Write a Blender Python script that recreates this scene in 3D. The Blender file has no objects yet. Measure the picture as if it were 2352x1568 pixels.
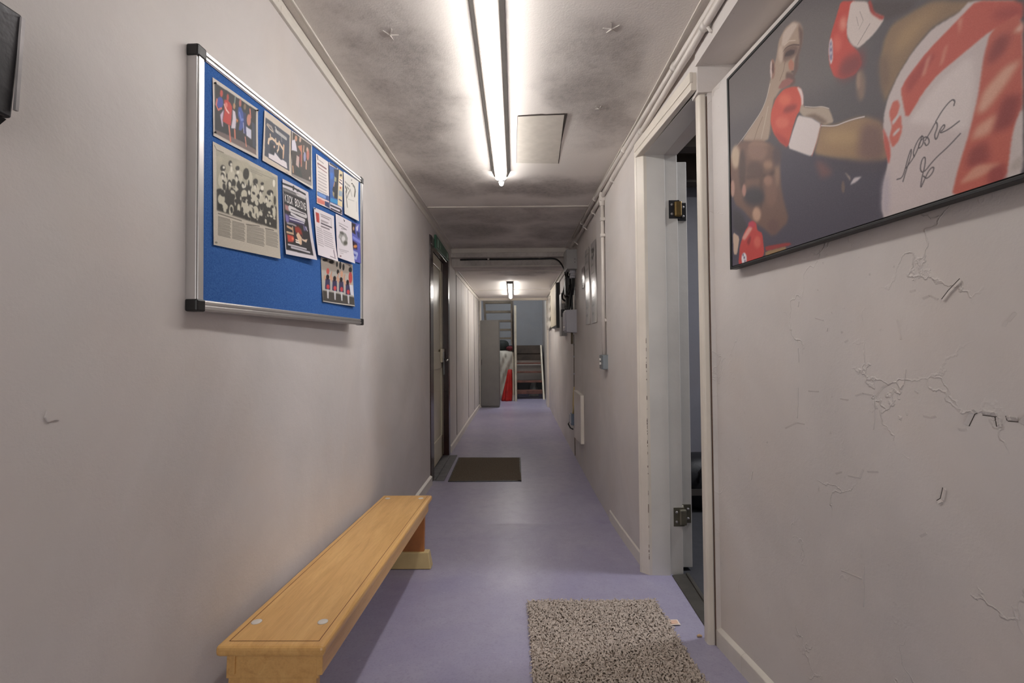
import bpy, bmesh, math, random
import numpy as np
from mathutils import Vector, Matrix, noise
random.seed(7); np.random.seed(7)
scn = bpy.context.scene
COL = scn.collection
PI = math.pi

# ------------------------------------------------------------------ colours and materials
def lin(c):
    c = np.asarray(c, float) / 255.0
    return np.where(c <= 0.04045, c / 12.92, ((c + 0.055) / 1.055) ** 2.4)
def rgba(c):
    l = lin(c); return (float(l[0]), float(l[1]), float(l[2]), 1.0)
class NT:
    def __init__(s, name):
        s.m = bpy.data.materials.new(name); s.m.use_nodes = True
        s.t = s.m.node_tree; s.b = s.t.nodes['Principled BSDF']
    def n(s, kind, **kw):
        o = s.t.nodes.new('ShaderNode' + kind)
        for k, v in kw.items():
            if k in o.inputs: o.inputs[k].default_value = v
            else: setattr(o, k, v)
        return o
    def l(s, a, b): s.t.links.new(a, b)
    def coord(s, scale=(1, 1, 1)):
        tc = s.n('TexCoord'); mp = s.n('Mapping'); mp.inputs['Scale'].default_value = scale
        s.l(tc.outputs['Object'], mp.inputs['Vector']); return mp.outputs['Vector']
    def noise(s, scale, detail=4, rough=0.55, dist=0.0, vec=None):
        o = s.n('TexNoise'); o.inputs['Scale'].default_value = scale; o.inputs['Detail'].default_value = detail
        o.inputs['Roughness'].default_value = rough; o.inputs['Distortion'].default_value = dist
        if vec is not None: s.l(vec, o.inputs['Vector'])
        return o.outputs['Fac']
    def ramp(s, fac, stops):
        o = s.n('ValToRGB'); e = o.color_ramp.elements
        while len(e) < len(stops): e.new(0.5)
        for i, (p, c) in enumerate(stops):
            e[i].position = p; e[i].color = c if len(c) == 4 else (c[0], c[1], c[2], 1)
        s.l(fac, o.inputs['Fac']); return o.outputs['Color']
    def mix(s, fac, a, b, blend='MIX'):
        o = s.n('Mix', data_type='RGBA', blend_type=blend)
        for sock, v in ((o.inputs['Factor'], fac), (o.inputs[6], a), (o.inputs[7], b)):
            if hasattr(v, 'is_linked'): s.l(v, sock)
            else: sock.default_value = v
        return o.outputs[2]
    def math(s, op, a, b=0.0):
        o = s.n('Math', operation=op)
        for sock, v in ((o.inputs[0], a), (o.inputs[1], b)):
            if hasattr(v, 'is_linked'): s.l(v, sock)
            else: sock.default_value = v
        return o.outputs[0]
    def bump(s, h, strength, dist=0.01, prev=None):
        o = s.n('Bump'); o.inputs['Strength'].default_value = strength; o.inputs['Distance'].default_value = dist
        s.l(h, o.inputs['Height'])
        if prev is not None: s.l(prev, o.inputs['Normal'])
        s.l(o.outputs['Normal'], s.b.inputs['Normal']); return o.outputs['Normal']
    def base(s, c):
        if hasattr(c, 'is_linked'): s.l(c, s.b.inputs['Base Color'])
        else: s.b.inputs['Base Color'].default_value = c
G = lambda v: (v, v, v, 1)
def plain(name, c, rough=0.5, metal=0.0, bump=0.0, bscale=60, spec=0.5, vary=0.0):
    t = NT(name); t.b.inputs['Roughness'].default_value = rough; t.b.inputs['Metallic'].default_value = metal
    t.b.inputs['Specular IOR Level'].default_value = spec
    v = t.coord(); f = t.noise(bscale, 3, vec=v)
    k = vary if vary else 0.05
    f2 = t.noise(bscale * 0.12, 4, vec=v)
    t.base(t.mix(t.ramp(f2, [(0.3, G(0)), (0.7, G(1))]), rgba([x * (1 - k) for x in c]), rgba([min(255, x * (1 + k)) for x in c])))
    if bump: t.bump(f, bump, 0.004)
    return t.m
def wall_paint(name, c, cracked=False, k=0.035):
    t = NT(name); t.b.inputs['Roughness'].default_value = 0.55; t.b.inputs['Specular IOR Level'].default_value = 0.35
    v = t.coord()
    big = t.noise(1.6, 5, 0.6, 0.6, v)
    col = t.mix(t.ramp(big, [(0.35, G(0)), (0.68, G(1))]), rgba([x * (1 - k) for x in c]), rgba([min(255, x * (1 + k)) for x in c]))
    warm = t.noise(3.1, 3, 0.5, 0.2, v)
    col = t.mix(t.math('MULTIPLY', t.ramp(warm, [(0.45, G(0)), (0.75, G(1))]), 0.22), col, rgba((c[0] * 1.0, c[1] * 0.94, c[2] * 0.87)))
    fine = t.noise(190, 3, 0.6, 0, v); med = t.noise(28, 4, 0.6, 0.3, v)
    n1 = t.bump(fine, 0.16, 0.002); n2 = t.bump(med, 0.16, 0.006, n1)
    if cracked:
        vor = t.n('TexVoronoi', feature='DISTANCE_TO_EDGE'); vor.inputs['Scale'].default_value = 5.5
        nd = t.n('TexNoise'); nd.inputs['Scale'].default_value = 9; nd.inputs['Detail'].default_value = 5
        t.l(v, nd.inputs['Vector'])
        vm = t.n('VectorMath', operation='MULTIPLY_ADD'); t.l(nd.outputs['Color'], vm.inputs[0]); vm.inputs[1].default_value = (.22, .22, .22); t.l(v, vm.inputs[2])
        t.l(vm.outputs[0], vor.inputs['Vector'])
        line = t.ramp(vor.outputs['Distance'], [(0.0, G(1)), (0.018, G(0))])
        msk = t.ramp(t.noise(4.0, 3, 0.5, 0.4, v), [(0.52, G(0)), (0.62, G(1))])
        sx = t.n('SeparateXYZ'); t.l(v, sx.inputs[0]); near = t.math('LESS_THAN', sx.outputs['Y'], 1.62)
        cr = t.math('MULTIPLY', t.math('MULTIPLY', line, msk), near)
        t.bump(cr, 0.5, 0.004, n2)
        spk = t.math('MULTIPLY', t.ramp(t.noise(75, 2, 0.5, 0, v), [(0.70, G(0)), (0.76, G(1))]), t.ramp(t.noise(2.3, 3, 0.5, 0, v), [(0.5, G(0)), (0.6, G(1))]))
        spk = t.math('MULTIPLY', spk, near)
        col = t.mix(t.math('MULTIPLY', spk, 0.25), col, rgba((96, 88, 82)))
    t.base(col); return t.m

MAT = {}
MAT['wall_l'] = wall_paint('wall paint left', (201, 195, 192))
MAT['wall_r'] = wall_paint('wall paint right', (201, 195, 191), True)
MAT['wall_far'] = wall_paint('wall paint panelled', (200, 195, 191))
MAT['wall_blue'] = wall_paint('stairwell blue paint', (139, 140, 143))
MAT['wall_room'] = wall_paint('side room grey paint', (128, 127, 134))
MAT['white_gloss'] = plain('old white gloss paint', (205, 199, 190), 0.38, bump=0.08, bscale=45, vary=0.03)
MAT['frame_white'] = plain('door frame cream gloss', (216, 208, 196), 0.35, bump=0.08, bscale=45, vary=0.03)
MAT['jamb'] = plain('door jamb grey white', (206, 203, 198), 0.42, bump=0.14, bscale=35, vary=0.03)
MAT['chip_shade'] = plain('bare timber chips and shadow line', (92, 70, 58), 0.8)
MAT['crack'] = plain('plaster crack shadow gap', (58, 50, 45), 0.9)
MAT['flake'] = plain('lifted paint flake', (200, 193, 184), 0.6)
MAT['dark_gap'] = plain('dark gap', (22, 20, 20), 0.8)
MAT['black_metal'] = plain('scuffed black steel', (38, 37, 40), 0.38, 0.3, bump=0.2, bscale=50, vary=0.35)
MAT['worn_edge'] = plain('worn pale edge', (150, 146, 146), 0.45, vary=0.25)
MAT['alu'] = plain('anodised aluminium', (205, 203, 202), 0.32, 0.85, vary=0.02)
MAT['black_plastic'] = plain('black plastic', (20, 20, 21), 0.4)
MAT['white_plastic'] = plain('white plastic', (214, 208, 200), 0.4)
MAT['conduit'] = plain('painted conduit', (206, 199, 192), 0.35, bump=0.05, bscale=30)
MAT['grey_box'] = plain('grey enamel box', (150, 148, 146), 0.45, vary=0.03)
MAT['pale_box'] = plain('pale grey plastic box', (168, 166, 172), 0.4, vary=0.02)
MAT['blue_grey'] = plain('blue grey plastic', (98, 110, 128), 0.5)
MAT['metal_grey'] = plain('dull steel', (128, 134, 138), 0.4, 0.6, vary=0.06)
MAT['chrome'] = plain('chrome', (210, 208, 205), 0.18, 1.0)
MAT['brass'] = plain('tarnished brass', (126, 104, 66), 0.35, 0.9, vary=0.15)
MAT['steel_old'] = plain('old hinge steel', (120, 116, 102), 0.4, 0.8, vary=0.25)
MAT['rubber'] = plain('black cable', (16, 15, 15), 0.45)
MAT['brown_cable'] = plain('brown pipe', (96, 84, 66), 0.6)
MAT['cream'] = plain('cream gloss door', (196, 188, 166), 0.3, bump=0.05, bscale=20, vary=0.04)
MAT['dark_brown'] = plain('dark brown gloss', (46, 26, 24), 0.22, bump=0.06, bscale=60, vary=0.15)
MAT['threshold'] = plain('worn dark threshold', (58, 55, 50), 0.6, bump=0.2, bscale=70, vary=0.2)
MAT['tape'] = plain('grey floor strip', (96, 94, 96), 0.7, bump=0.15, bscale=120, vary=0.1)
MAT['locker'] = plain('grey enamel locker', (106, 103, 99), 0.5, bump=0.03, bscale=80, vary=0.02)
MAT['tread'] = plain('red brown stair tread', (104, 68, 58), 0.55, bump=0.1, vary=0.2)
MAT['stair_dark'] = plain('dark stained stair timber', (62, 52, 44), 0.6, vary=0.2)
MAT['stair_white'] = plain('worn cream stair paint', (196, 186, 166), 0.5, bump=0.1, vary=0.08)
MAT['sheet'] = plain('off white sheet', (178, 172, 160), 0.85, vary=0.06)
MAT['red_cloth'] = plain('red cloth', (168, 26, 20), 0.7, vary=0.15)
MAT['maroon'] = plain('maroon cloth', (96, 26, 34), 0.8, vary=0.15)
MAT['dark_bag'] = plain('dark green bag', (34, 40, 38), 0.7, vary=0.2)
MAT['black_bag'] = plain('black holdall fabric', (20, 20, 23), 0.55, bump=0.2, vary=0.3)
MAT['grey_bag'] = plain('grey plastic bag', (128, 128, 126), 0.5, vary=0.1)
MAT['felt_grey'] = plain('room floor carpet', (60, 60, 64), 0.95, bump=0.3, bscale=200)
MAT['mat_dark'] = None
MAT['sign_green'] = plain('exit sign green', (34, 92, 66), 0.4)
MAT['sign_white'] = plain('exit sign pale print', (150, 186, 168), 0.5)
MAT['foot'] = plain('pale varnished pine', (196, 174, 124), 0.4, bump=0.05, vary=0.06)
MAT['tag'] = plain('sewn fabric tag', (222, 206, 190), 0.8)
MAT['tag_print'] = plain('tag print', (206, 170, 148), 0.8)
MAT['crumb'] = plain('tan crumb', (176, 146, 112), 0.9)
MAT['pin'] = plain('drawing pin head', (60, 56, 54), 0.3, 0.6)
MAT['hatch'] = plain('ceiling hatch board', (205, 198, 188), 0.6, bump=0.05, bscale=150, vary=0.03)
MAT['lamp_body'] = plain('lamp batten enamel', (70, 65, 61), 0.45, vary=0.03)
MAT['cream_panel'] = plain('cream framed panel', (188, 178, 158), 0.5, vary=0.05)

def emis(name, c, s):
    t = NT(name); t.base(rgba(c)); t.b.inputs['Emission Color'].default_value = rgba(c); t.b.inputs['Emission Strength'].default_value = s
    return t.m
MAT['tube'] = emis('lit diffuser', (255, 251, 247), 20.0)
MAT['tube_far'] = emis('lit tube', (255, 250, 244), 30.0)

def mk_ceiling():
    t = NT('mould and dark blotch ceiling'); t.b.inputs['Roughness'].default_value = 0.7; t.b.inputs['Specular IOR Level'].default_value = 0.25
    v = t.coord()
    a = t.noise(1.5, 6, 0.62, 0.5, v); b = t.noise(5.5, 6, 0.68, 0.4, v); c = t.noise(160, 2, 0.5, 0, v)
    # mould blotches nearer the viewer, wide dark areas further along, edges broken up by noise
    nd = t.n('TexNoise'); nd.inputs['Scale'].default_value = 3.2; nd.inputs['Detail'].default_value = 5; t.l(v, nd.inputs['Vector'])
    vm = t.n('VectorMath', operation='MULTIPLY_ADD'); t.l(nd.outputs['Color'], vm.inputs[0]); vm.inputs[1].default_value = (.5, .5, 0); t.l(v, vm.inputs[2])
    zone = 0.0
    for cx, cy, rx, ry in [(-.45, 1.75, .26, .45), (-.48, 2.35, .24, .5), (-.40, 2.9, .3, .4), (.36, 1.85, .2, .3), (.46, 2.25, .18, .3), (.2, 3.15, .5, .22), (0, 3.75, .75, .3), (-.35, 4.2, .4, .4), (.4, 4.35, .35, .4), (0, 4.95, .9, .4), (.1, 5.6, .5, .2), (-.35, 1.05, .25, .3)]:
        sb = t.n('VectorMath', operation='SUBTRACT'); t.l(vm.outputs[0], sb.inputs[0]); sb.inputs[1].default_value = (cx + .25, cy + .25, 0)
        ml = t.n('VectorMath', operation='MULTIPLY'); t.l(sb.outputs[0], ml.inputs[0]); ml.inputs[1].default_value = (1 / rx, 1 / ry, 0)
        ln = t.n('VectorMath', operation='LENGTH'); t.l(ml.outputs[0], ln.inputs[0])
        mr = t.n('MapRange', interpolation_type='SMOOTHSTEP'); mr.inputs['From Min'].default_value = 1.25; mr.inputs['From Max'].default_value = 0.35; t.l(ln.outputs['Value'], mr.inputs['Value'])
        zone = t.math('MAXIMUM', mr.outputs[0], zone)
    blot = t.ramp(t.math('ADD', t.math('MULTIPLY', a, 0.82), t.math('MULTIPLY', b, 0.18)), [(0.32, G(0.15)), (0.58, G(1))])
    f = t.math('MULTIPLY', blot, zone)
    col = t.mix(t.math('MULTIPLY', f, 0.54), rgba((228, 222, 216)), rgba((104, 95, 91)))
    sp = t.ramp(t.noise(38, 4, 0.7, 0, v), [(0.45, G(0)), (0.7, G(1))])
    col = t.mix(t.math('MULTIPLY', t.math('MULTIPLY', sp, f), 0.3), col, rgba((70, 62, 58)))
    t.base(col)
    n1 = t.bump(c, 0.25, 0.003); t.bump(b, 0.12, 0.01, n1)
    return t.m
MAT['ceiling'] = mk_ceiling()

def mk_floor():
    t = NT('lilac vinyl floor'); t.b.inputs['Specular IOR Level'].default_value = 0.6
    v = t.coord()
    a = t.noise(2.2, 5, 0.6, 0.4, v); b = t.noise(120, 3, 0.7, 0, v); c = t.noise(16, 5, 0.65, 0.3, v)
    col = t.mix(t.ramp(a, [(0.35, G(0)), (0.7, G(1))]), rgba((142, 137, 163)), rgba((156, 152, 170)))
    col = t.mix(t.math('MULTIPLY', t.ramp(c, [(0.45, G(0)), (0.75, G(1))]), 0.30), col, rgba((132, 125, 148)))
    col = t.mix(t.math('MULTIPLY', t.ramp(b, [(0.5, G(0)), (0.75, G(1))]), 0.45), col, rgba((116, 109, 134)))
    sp = t.ramp(t.noise(60, 1, 0.4, 0, v), [(0.72, G(0)), (0.76, G(1))])
    col = t.mix(t.math('MULTIPLY', sp, 0.35), col, rgba((176, 170, 182)))
    t.base(col)
    r = t.n('MapRange'); r.inputs['To Min'].default_value = 0.26; r.inputs['To Max'].default_value = 0.46; t.l(c, r.inputs['Value']); t.l(r.outputs[0], t.b.inputs['Roughness'])
    t.bump(b, 0.06, 0.002); return t.m
MAT['floor'] = mk_floor()

def mk_wood():
    t = NT('varnished bench wood'); t.b.inputs['Roughness'].default_value = 0.34
    t.b.inputs['Coat Weight'].default_value = 0.15; t.b.inputs['Coat Roughness'].default_value = 0.25
    v = t.coord((9, 0.8, 9))
    g = t.noise(5.0, 6, 0.6, 0.7, v); h = t.noise(40, 4, 0.6, 0.2, t.coord((6, 0.5, 6))); k = t.noise(2.2, 3, 0.5, 0, t.coord((2, 0.8, 2)))
    col = t.ramp(g, [(0.25, rgba((194, 148, 86))), (0.5, rgba((212, 166, 102))), (0.75, rgba((222, 180, 114)))])
    col = t.mix(t.math('MULTIPLY', t.ramp(h, [(0.5, G(0)), (0.8, G(1))]), 0.35), col, rgba((166, 118, 68)))
    col = t.mix(t.math('MULTIPLY', t.ramp(k, [(0.4, G(0)), (0.7, G(1))]), 0.3), col, rgba((216, 164, 96)))
    t.base(col); t.bump(h, 0.04, 0.002); return t.m
MAT['wood'] = mk_wood()
MAT['wood_line'] = plain('dark inlay line', (110, 66, 32), 0.5)
MAT['wood_red'] = plain('orange stained ply', (170, 108, 58), 0.42, bump=0.05, vary=0.1)

def mk_felt():
    t = NT('blue felt'); t.b.inputs['Roughness'].default_value = 0.95; t.b.inputs['Specular IOR Level'].default_value = 0.1
    v = t.coord(); a = t.noise(260, 3, 0.7, 0, v); b = t.noise(6, 4, 0.6, 0, v)
    col = t.mix(t.ramp(a, [(0.35, G(0)), (0.7, G(1))]), rgba((48, 88, 150)), rgba((76, 116, 180)))
    col = t.mix(t.math('MULTIPLY', b, 0.3), col, rgba((58, 98, 160)))
    t.base(col); t.bump(a, 0.3, 0.002); return t.m
MAT['felt'] = mk_felt()
def mk_mat():
    t = NT('olive coir matting'); t.b.inputs['Roughness'].default_value = 0.95; t.b.inputs['Specular IOR Level'].default_value = 0.1
    v = t.coord(); a = t.noise(150, 3, 0.7, 0, v)
    t.base(t.ramp(a, [(0.3, rgba((68, 59, 52))), (0.6, rgba((112, 101, 88))), (0.8, rgba((136, 124, 104)))]))
    t.bump(a, 0.7, 0.006); return t.m
MAT['mat_dark'] = mk_mat()
def mk_rug():
    t = NT('taupe shag pile'); t.b.inputs['Roughness'].default_value = 0.95; t.b.inputs['Specular IOR Level'].default_value = 0.1
    v = t.coord(); a = t.noise(70, 2, 0.6, 0, v)
    t.base(t.ramp(a, [(0.3, rgba((152, 140, 130))), (0.7, rgba((192, 180, 169)))])); return t.m
MAT['pile'] = mk_rug()
MAT['rug_back'] = plain('rug backing', (120, 106, 94), 0.95)
def mk_print():
    t = NT('printed paper'); t.b.inputs['Roughness'].default_value = 0.5; t.b.inputs['Specular IOR Level'].default_value = 0.3
    a = t.n('VertexColor', layer_name='Print'); t.l(a.outputs['Color'], t.b.inputs['Base Color']); return t.m
MAT['print'] = mk_print()
def mk_canvas():
    t = NT('printed canvas'); t.b.inputs['Roughness'].default_value = 0.55; t.b.inputs['Specular IOR Level'].default_value = 0.35
    a = t.n('VertexColor', layer_name='Print'); t.l(a.outputs['Color'], t.b.inputs['Base Color'])
    t.bump(t.noise(420, 2, 0.5, 0, t.coord()), 0.12, 0.001); return t.m
MAT['canvas'] = mk_canvas()
def mk_lam():
    t = NT('laminated sheet'); t.b.inputs['Roughness'].default_value = 0.22; t.b.inputs['Specular IOR Level'].default_value = 0.7
    a = t.n('VertexColor', layer_name='Print'); t.l(a.outputs['Color'], t.b.inputs['Base Color'])
    t.bump(t.noise(14, 2, 0.5, 0, t.coord()), 0.10, 0.006); return t.m
MAT['laminate'] = mk_lam()

# ------------------------------------------------------------------ mesh helpers
class MB:
    def __init__(s): s.v = []; s.f = []; s.mi = []; s.sm = []
    def add(s, vs, fs, mi=0, smooth=False):
        o = len(s.v); s.v += [tuple(float(q) for q in p) for p in vs]
        for f in fs: s.f.append([i + o for i in f]); s.mi.append(mi); s.sm.append(smooth)
        return s
    def box(s, x0, x1, y0, y1, z0, z1, mi=0):
        v = [(x, y, z) for z in (z0, z1) for y in (y0, y1) for x in (x0, x1)]
        return s.add(v, [(0, 2, 3, 1), (4, 5, 7, 6), (0, 1, 5, 4), (2, 6, 7, 3), (0, 4, 6, 2), (1, 3, 7, 5)], mi)
    def hexa(s, lo, hi, mi=0):            # two matching rings of points
        n = len(lo); f = [tuple(reversed(range(n))), tuple(range(n, 2 * n))]
        f += [(i, (i + 1) % n, n + (i + 1) % n, n + i) for i in range(n)]
        return s.add(list(lo) + list(hi), f, mi)
    def prism(s, plan, z0, z1, mi=0):      # plan polygon, z may be a number or one height per corner
        zz = lambda z, i: z[i] if hasattr(z, '__len__') else z
        return s.hexa([(p[0], p[1], zz(z0, i)) for i, p in enumerate(plan)], [(p[0], p[1], zz(z1, i)) for i, p in enumerate(plan)], mi)
    def slab(s, front, depth, z0, z1, mi=0, y0=None):   # wall whose face follows (x, y) points; depth is signed along x
        for a, b in zip(front[:-1], front[1:]):
            s.prism([a, b, (b[0] + depth, b[1]), (a[0] + depth, a[1])], z0, z1, mi)
        return s
    def tube(s, pts, r, n=10, mi=0, caps=True):
        pts = [Vector(p) for p in pts]; rings = []
        up = Vector((0, 0, 1))
        for i, p in enumerate(pts):
            t = (pts[min(i + 1, len(pts) - 1)] - pts[max(i - 1, 0)]).normalized()
            a = t.cross(up)
            if a.length < 0.05: a = t.cross(Vector((0, 1, 0)))
            a.normalize(); b = t.cross(a)
            rr = r[i] if hasattr(r, '__len__') else r
            rings.append([p + a * math.cos(2 * PI * k / n) * rr + b * math.sin(2 * PI * k / n) * rr for k in range(n)])
        vs = [q for R in rings for q in R]; fs = []
        for i in range(len(rings) - 1):
            for k in range(n): fs.append((i * n + k, i * n + (k + 1) % n, (i + 1) * n + (k + 1) % n, (i + 1) * n + k))
        if caps: fs += [tuple(range(n - 1, -1, -1)), tuple((len(rings) - 1) * n + k for k in range(n))]
        return s.add(vs, fs, mi, True)
    def grid(s, P, mi=0, smooth=True):     # rows of points
        h, w = len(P), len(P[0])
        return s.add([p for r in P for p in r], [(j * w + i, j * w + i + 1, (j + 1) * w + i + 1, (j + 1) * w + i) for j in range(h - 1) for i in range(w - 1)], mi, smooth)
    def build(s, name, mats, parent=None, bevel=0.0, seg=2, loc=None):
        me = bpy.data.meshes.new(name)
        if loc is not None: s.v = [(p[0] - loc[0], p[1] - loc[1], p[2] - loc[2]) for p in s.v]
        me.from_pydata(s.v, [], s.f)
        for m in (mats if isinstance(mats, (list, tuple)) else [mats]): me.materials.append(MAT[m])
        me.polygons.foreach_set('material_index', s.mi); me.polygons.foreach_set('use_smooth', s.sm)
        bm = bmesh.new(); bm.from_mesh(me); bmesh.ops.recalc_face_normals(bm, faces=bm.faces); bm.to_mesh(me); bm.free()
        o = bpy.data.objects.new(name, me); COL.objects.link(o)
        if loc is not None: o.location = loc
        if parent is not None: o.parent = parent
        if bevel:
            b = o.modifiers.new('edge', 'BEVEL'); b.width = bevel; b.segments = seg; b.limit_method = 'ANGLE'; b.angle_limit = math.radians(40)
        return o
def tag(o, label=None, cat=None, group=None, kind=None):
    if label: o['label'] = label
    if cat: o['category'] = cat
    if group: o['group'] = group
    if kind: o['kind'] = kind
    return o
def thing(name, label, cat, loc=(0, 0, 0), group=None):
    o = bpy.data.objects.new(name, None); COL.objects.link(o); o.location = loc; o.empty_display_size = 0.05
    return tag(o, label, cat, group)
def struct(o): o['kind'] = 'structure'; return o
def rel(root, o):            # built in world coordinates: keep it there under its root
    o.parent = root; o.matrix_parent_inverse = Matrix.Identity(4)
    o.data.transform(Matrix.Translation(-Vector(root.location))) if o.data.users == 1 else None
    return o

# ------------------------------------------------------------------ flat printed matter (vertex colours are the ink, on the canvas also a painted sheen)
class Ras:
    def __init__(s, w, h, bg):
        s.w, s.h = w, h; s.a = np.empty((h, w, 3)); s.a[:] = bg
        s.u, s.v = np.meshgrid((np.arange(w)) / (w - 1), (np.arange(h)) / (h - 1)); s.asp = 1.0
    def _put(s, m, col):
        s.a += (np.asarray(col, float) - s.a) * m[..., None]
    def _blur(s, m, px):
        px = int(round(px))
        if px < 1: return m
        for _ in range(2):
            for ax in (0, 1):
                pad = [(0, 0), (0, 0)]; pad[ax] = (px + 1, px)
                c = np.cumsum(np.pad(m, pad, mode='edge'), axis=ax); n = 2 * px + 1
                m = (c[n:, :] - c[:-n, :]) / n if ax == 0 else (c[:, n:] - c[:, :-n]) / n
        return m
    def poly(s, pts, col, soft=0.0):
        x, y = s.u, s.v; m = np.zeros(x.shape, bool); n = len(pts)
        for i in range(n):
            x0, y0 = pts[i]; x1, y1 = pts[(i + 1) % n]
            if y0 == y1: continue
            c = ((y0 > y) != (y1 > y)) & (x < (x1 - x0) * (y - y0) / (y1 - y0) + x0)
            m ^= c
        s._put(s._blur(m.astype(float), max(0.9, soft * s.w * 1.0)), col)
    def line(s, pts, col, wd):
        asp = s.asp; best = np.full(s.u.shape, 9.0)
        for (x0, y0), (x1, y1) in zip(pts[:-1], pts[1:]):
            dx, dy = x1 - x0, (y1 - y0) * asp; L = dx * dx + dy * dy + 1e-12
            t = np.clip(((s.u - x0) * dx + (s.v - y0) * asp * dy) / L, 0, 1)
            best = np.minimum(best, np.hypot(s.u - x0 - t * dx, (s.v - y0) * asp - t * dy))
        px = 1.0 / s.w
        s._put(np.clip((wd / 2 + px * 0.6 - best) / (px * 1.2), 0, 1), col)
    def run(s, ops, rounded=False):
        for k, col, wd, pts in ops:
            if rounded and len(pts) >= 4:
                w = .85 if k == 'p' else .75
                for _ in range(1 if k == 'p' else 2):            # corner cutting: drawn shapes are curved
                    n = len(pts); q = [] if k == 'p' else [pts[0]]
                    for i in range(n if k == 'p' else n - 1):
                        a, b = pts[i], pts[(i + 1) % n]
                        q += [[a[0] * w + b[0] * (1 - w), a[1] * w + b[1] * (1 - w)], [a[0] * (1 - w) + b[0] * w, a[1] * (1 - w) + b[1] * w]]
                    pts = q if k == 'p' else q + [pts[-1]]
            (s.poly if k == 'p' else s.line)(pts, col, wd)
    def text(s, txt, u0, v0, u1, v1, col):
        n = len(txt) * 6 - 1
        for i, ch in enumerate(txt):
            for r, row in enumerate(FONT.get(ch, FONT[' '])):
                for c in range(5):
                    if row & (16 >> c):
                        a = u0 + (u1 - u0) * (i * 6 + c) / n; b = u0 + (u1 - u0) * (i * 6 + c + 1) / n
                        p = v0 + (v1 - v0) * r / 7; q = v0 + (v1 - v0) * (r + 1) / 7
                        m = (s.u >= a) & (s.u < b) & (s.v >= p) & (s.v < q); s.a[m] = col
    def grain(s, amp): s.a += np.random.randn(s.h, s.w, 1) * amp
FONT = {' ': (0,) * 7, 'K': (17, 18, 20, 24, 20, 18, 17), 'I': (14, 4, 4, 4, 4, 4, 14), 'C': (14, 17, 16, 16, 16, 17, 14), 'B': (30, 17, 17, 30, 17, 17, 30), 'O': (14, 17, 17, 17, 17, 17, 14), 'X': (17, 17, 10, 4, 10, 17, 17), 'N': (17, 25, 21, 19, 17, 17, 17), 'G': (14, 17, 16, 23, 17, 17, 14), 'F': (31, 16, 16, 30, 16, 16, 16)}
def printed(name, ras, P, mat, parent=None, loc=None):
    """P(u, v) gives the point of the sheet; v runs downwards."""
    w, h = ras.w, ras.h
    o3 = np.array(loc if loc is not None else (0, 0, 0), float)
    vs = np.stack([np.broadcast_to(q, ras.u.shape) for q in P(ras.u, ras.v)], -1).reshape(-1, 3) - o3
    jj, ii = np.meshgrid(np.arange(h - 1), np.arange(w - 1), indexing='ij'); k0 = (jj * w + ii).ravel()
    fs = np.stack([k0, k0 + w, k0 + w + 1, k0 + 1], -1)
    me = bpy.data.meshes.new(name); me.from_pydata(vs.tolist(), [], fs.tolist())
    ca = me.color_attributes.new('Print', 'FLOAT_COLOR', 'POINT')
    c = np.ones((w * h, 4)); c[:, :3] = lin(np.clip(ras.a, 0, 255)).reshape(-1, 3)
    ca.data.foreach_set('color', c.astype(np.float32).ravel())
    me.materials.append(MAT[mat]); me.polygons.foreach_set('use_smooth', [True] * len(fs))
    o = bpy.data.objects.new(name, me); COL.objects.link(o)
    if loc is not None: o.location = loc
    if parent is not None: o.parent = parent
    return o
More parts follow.
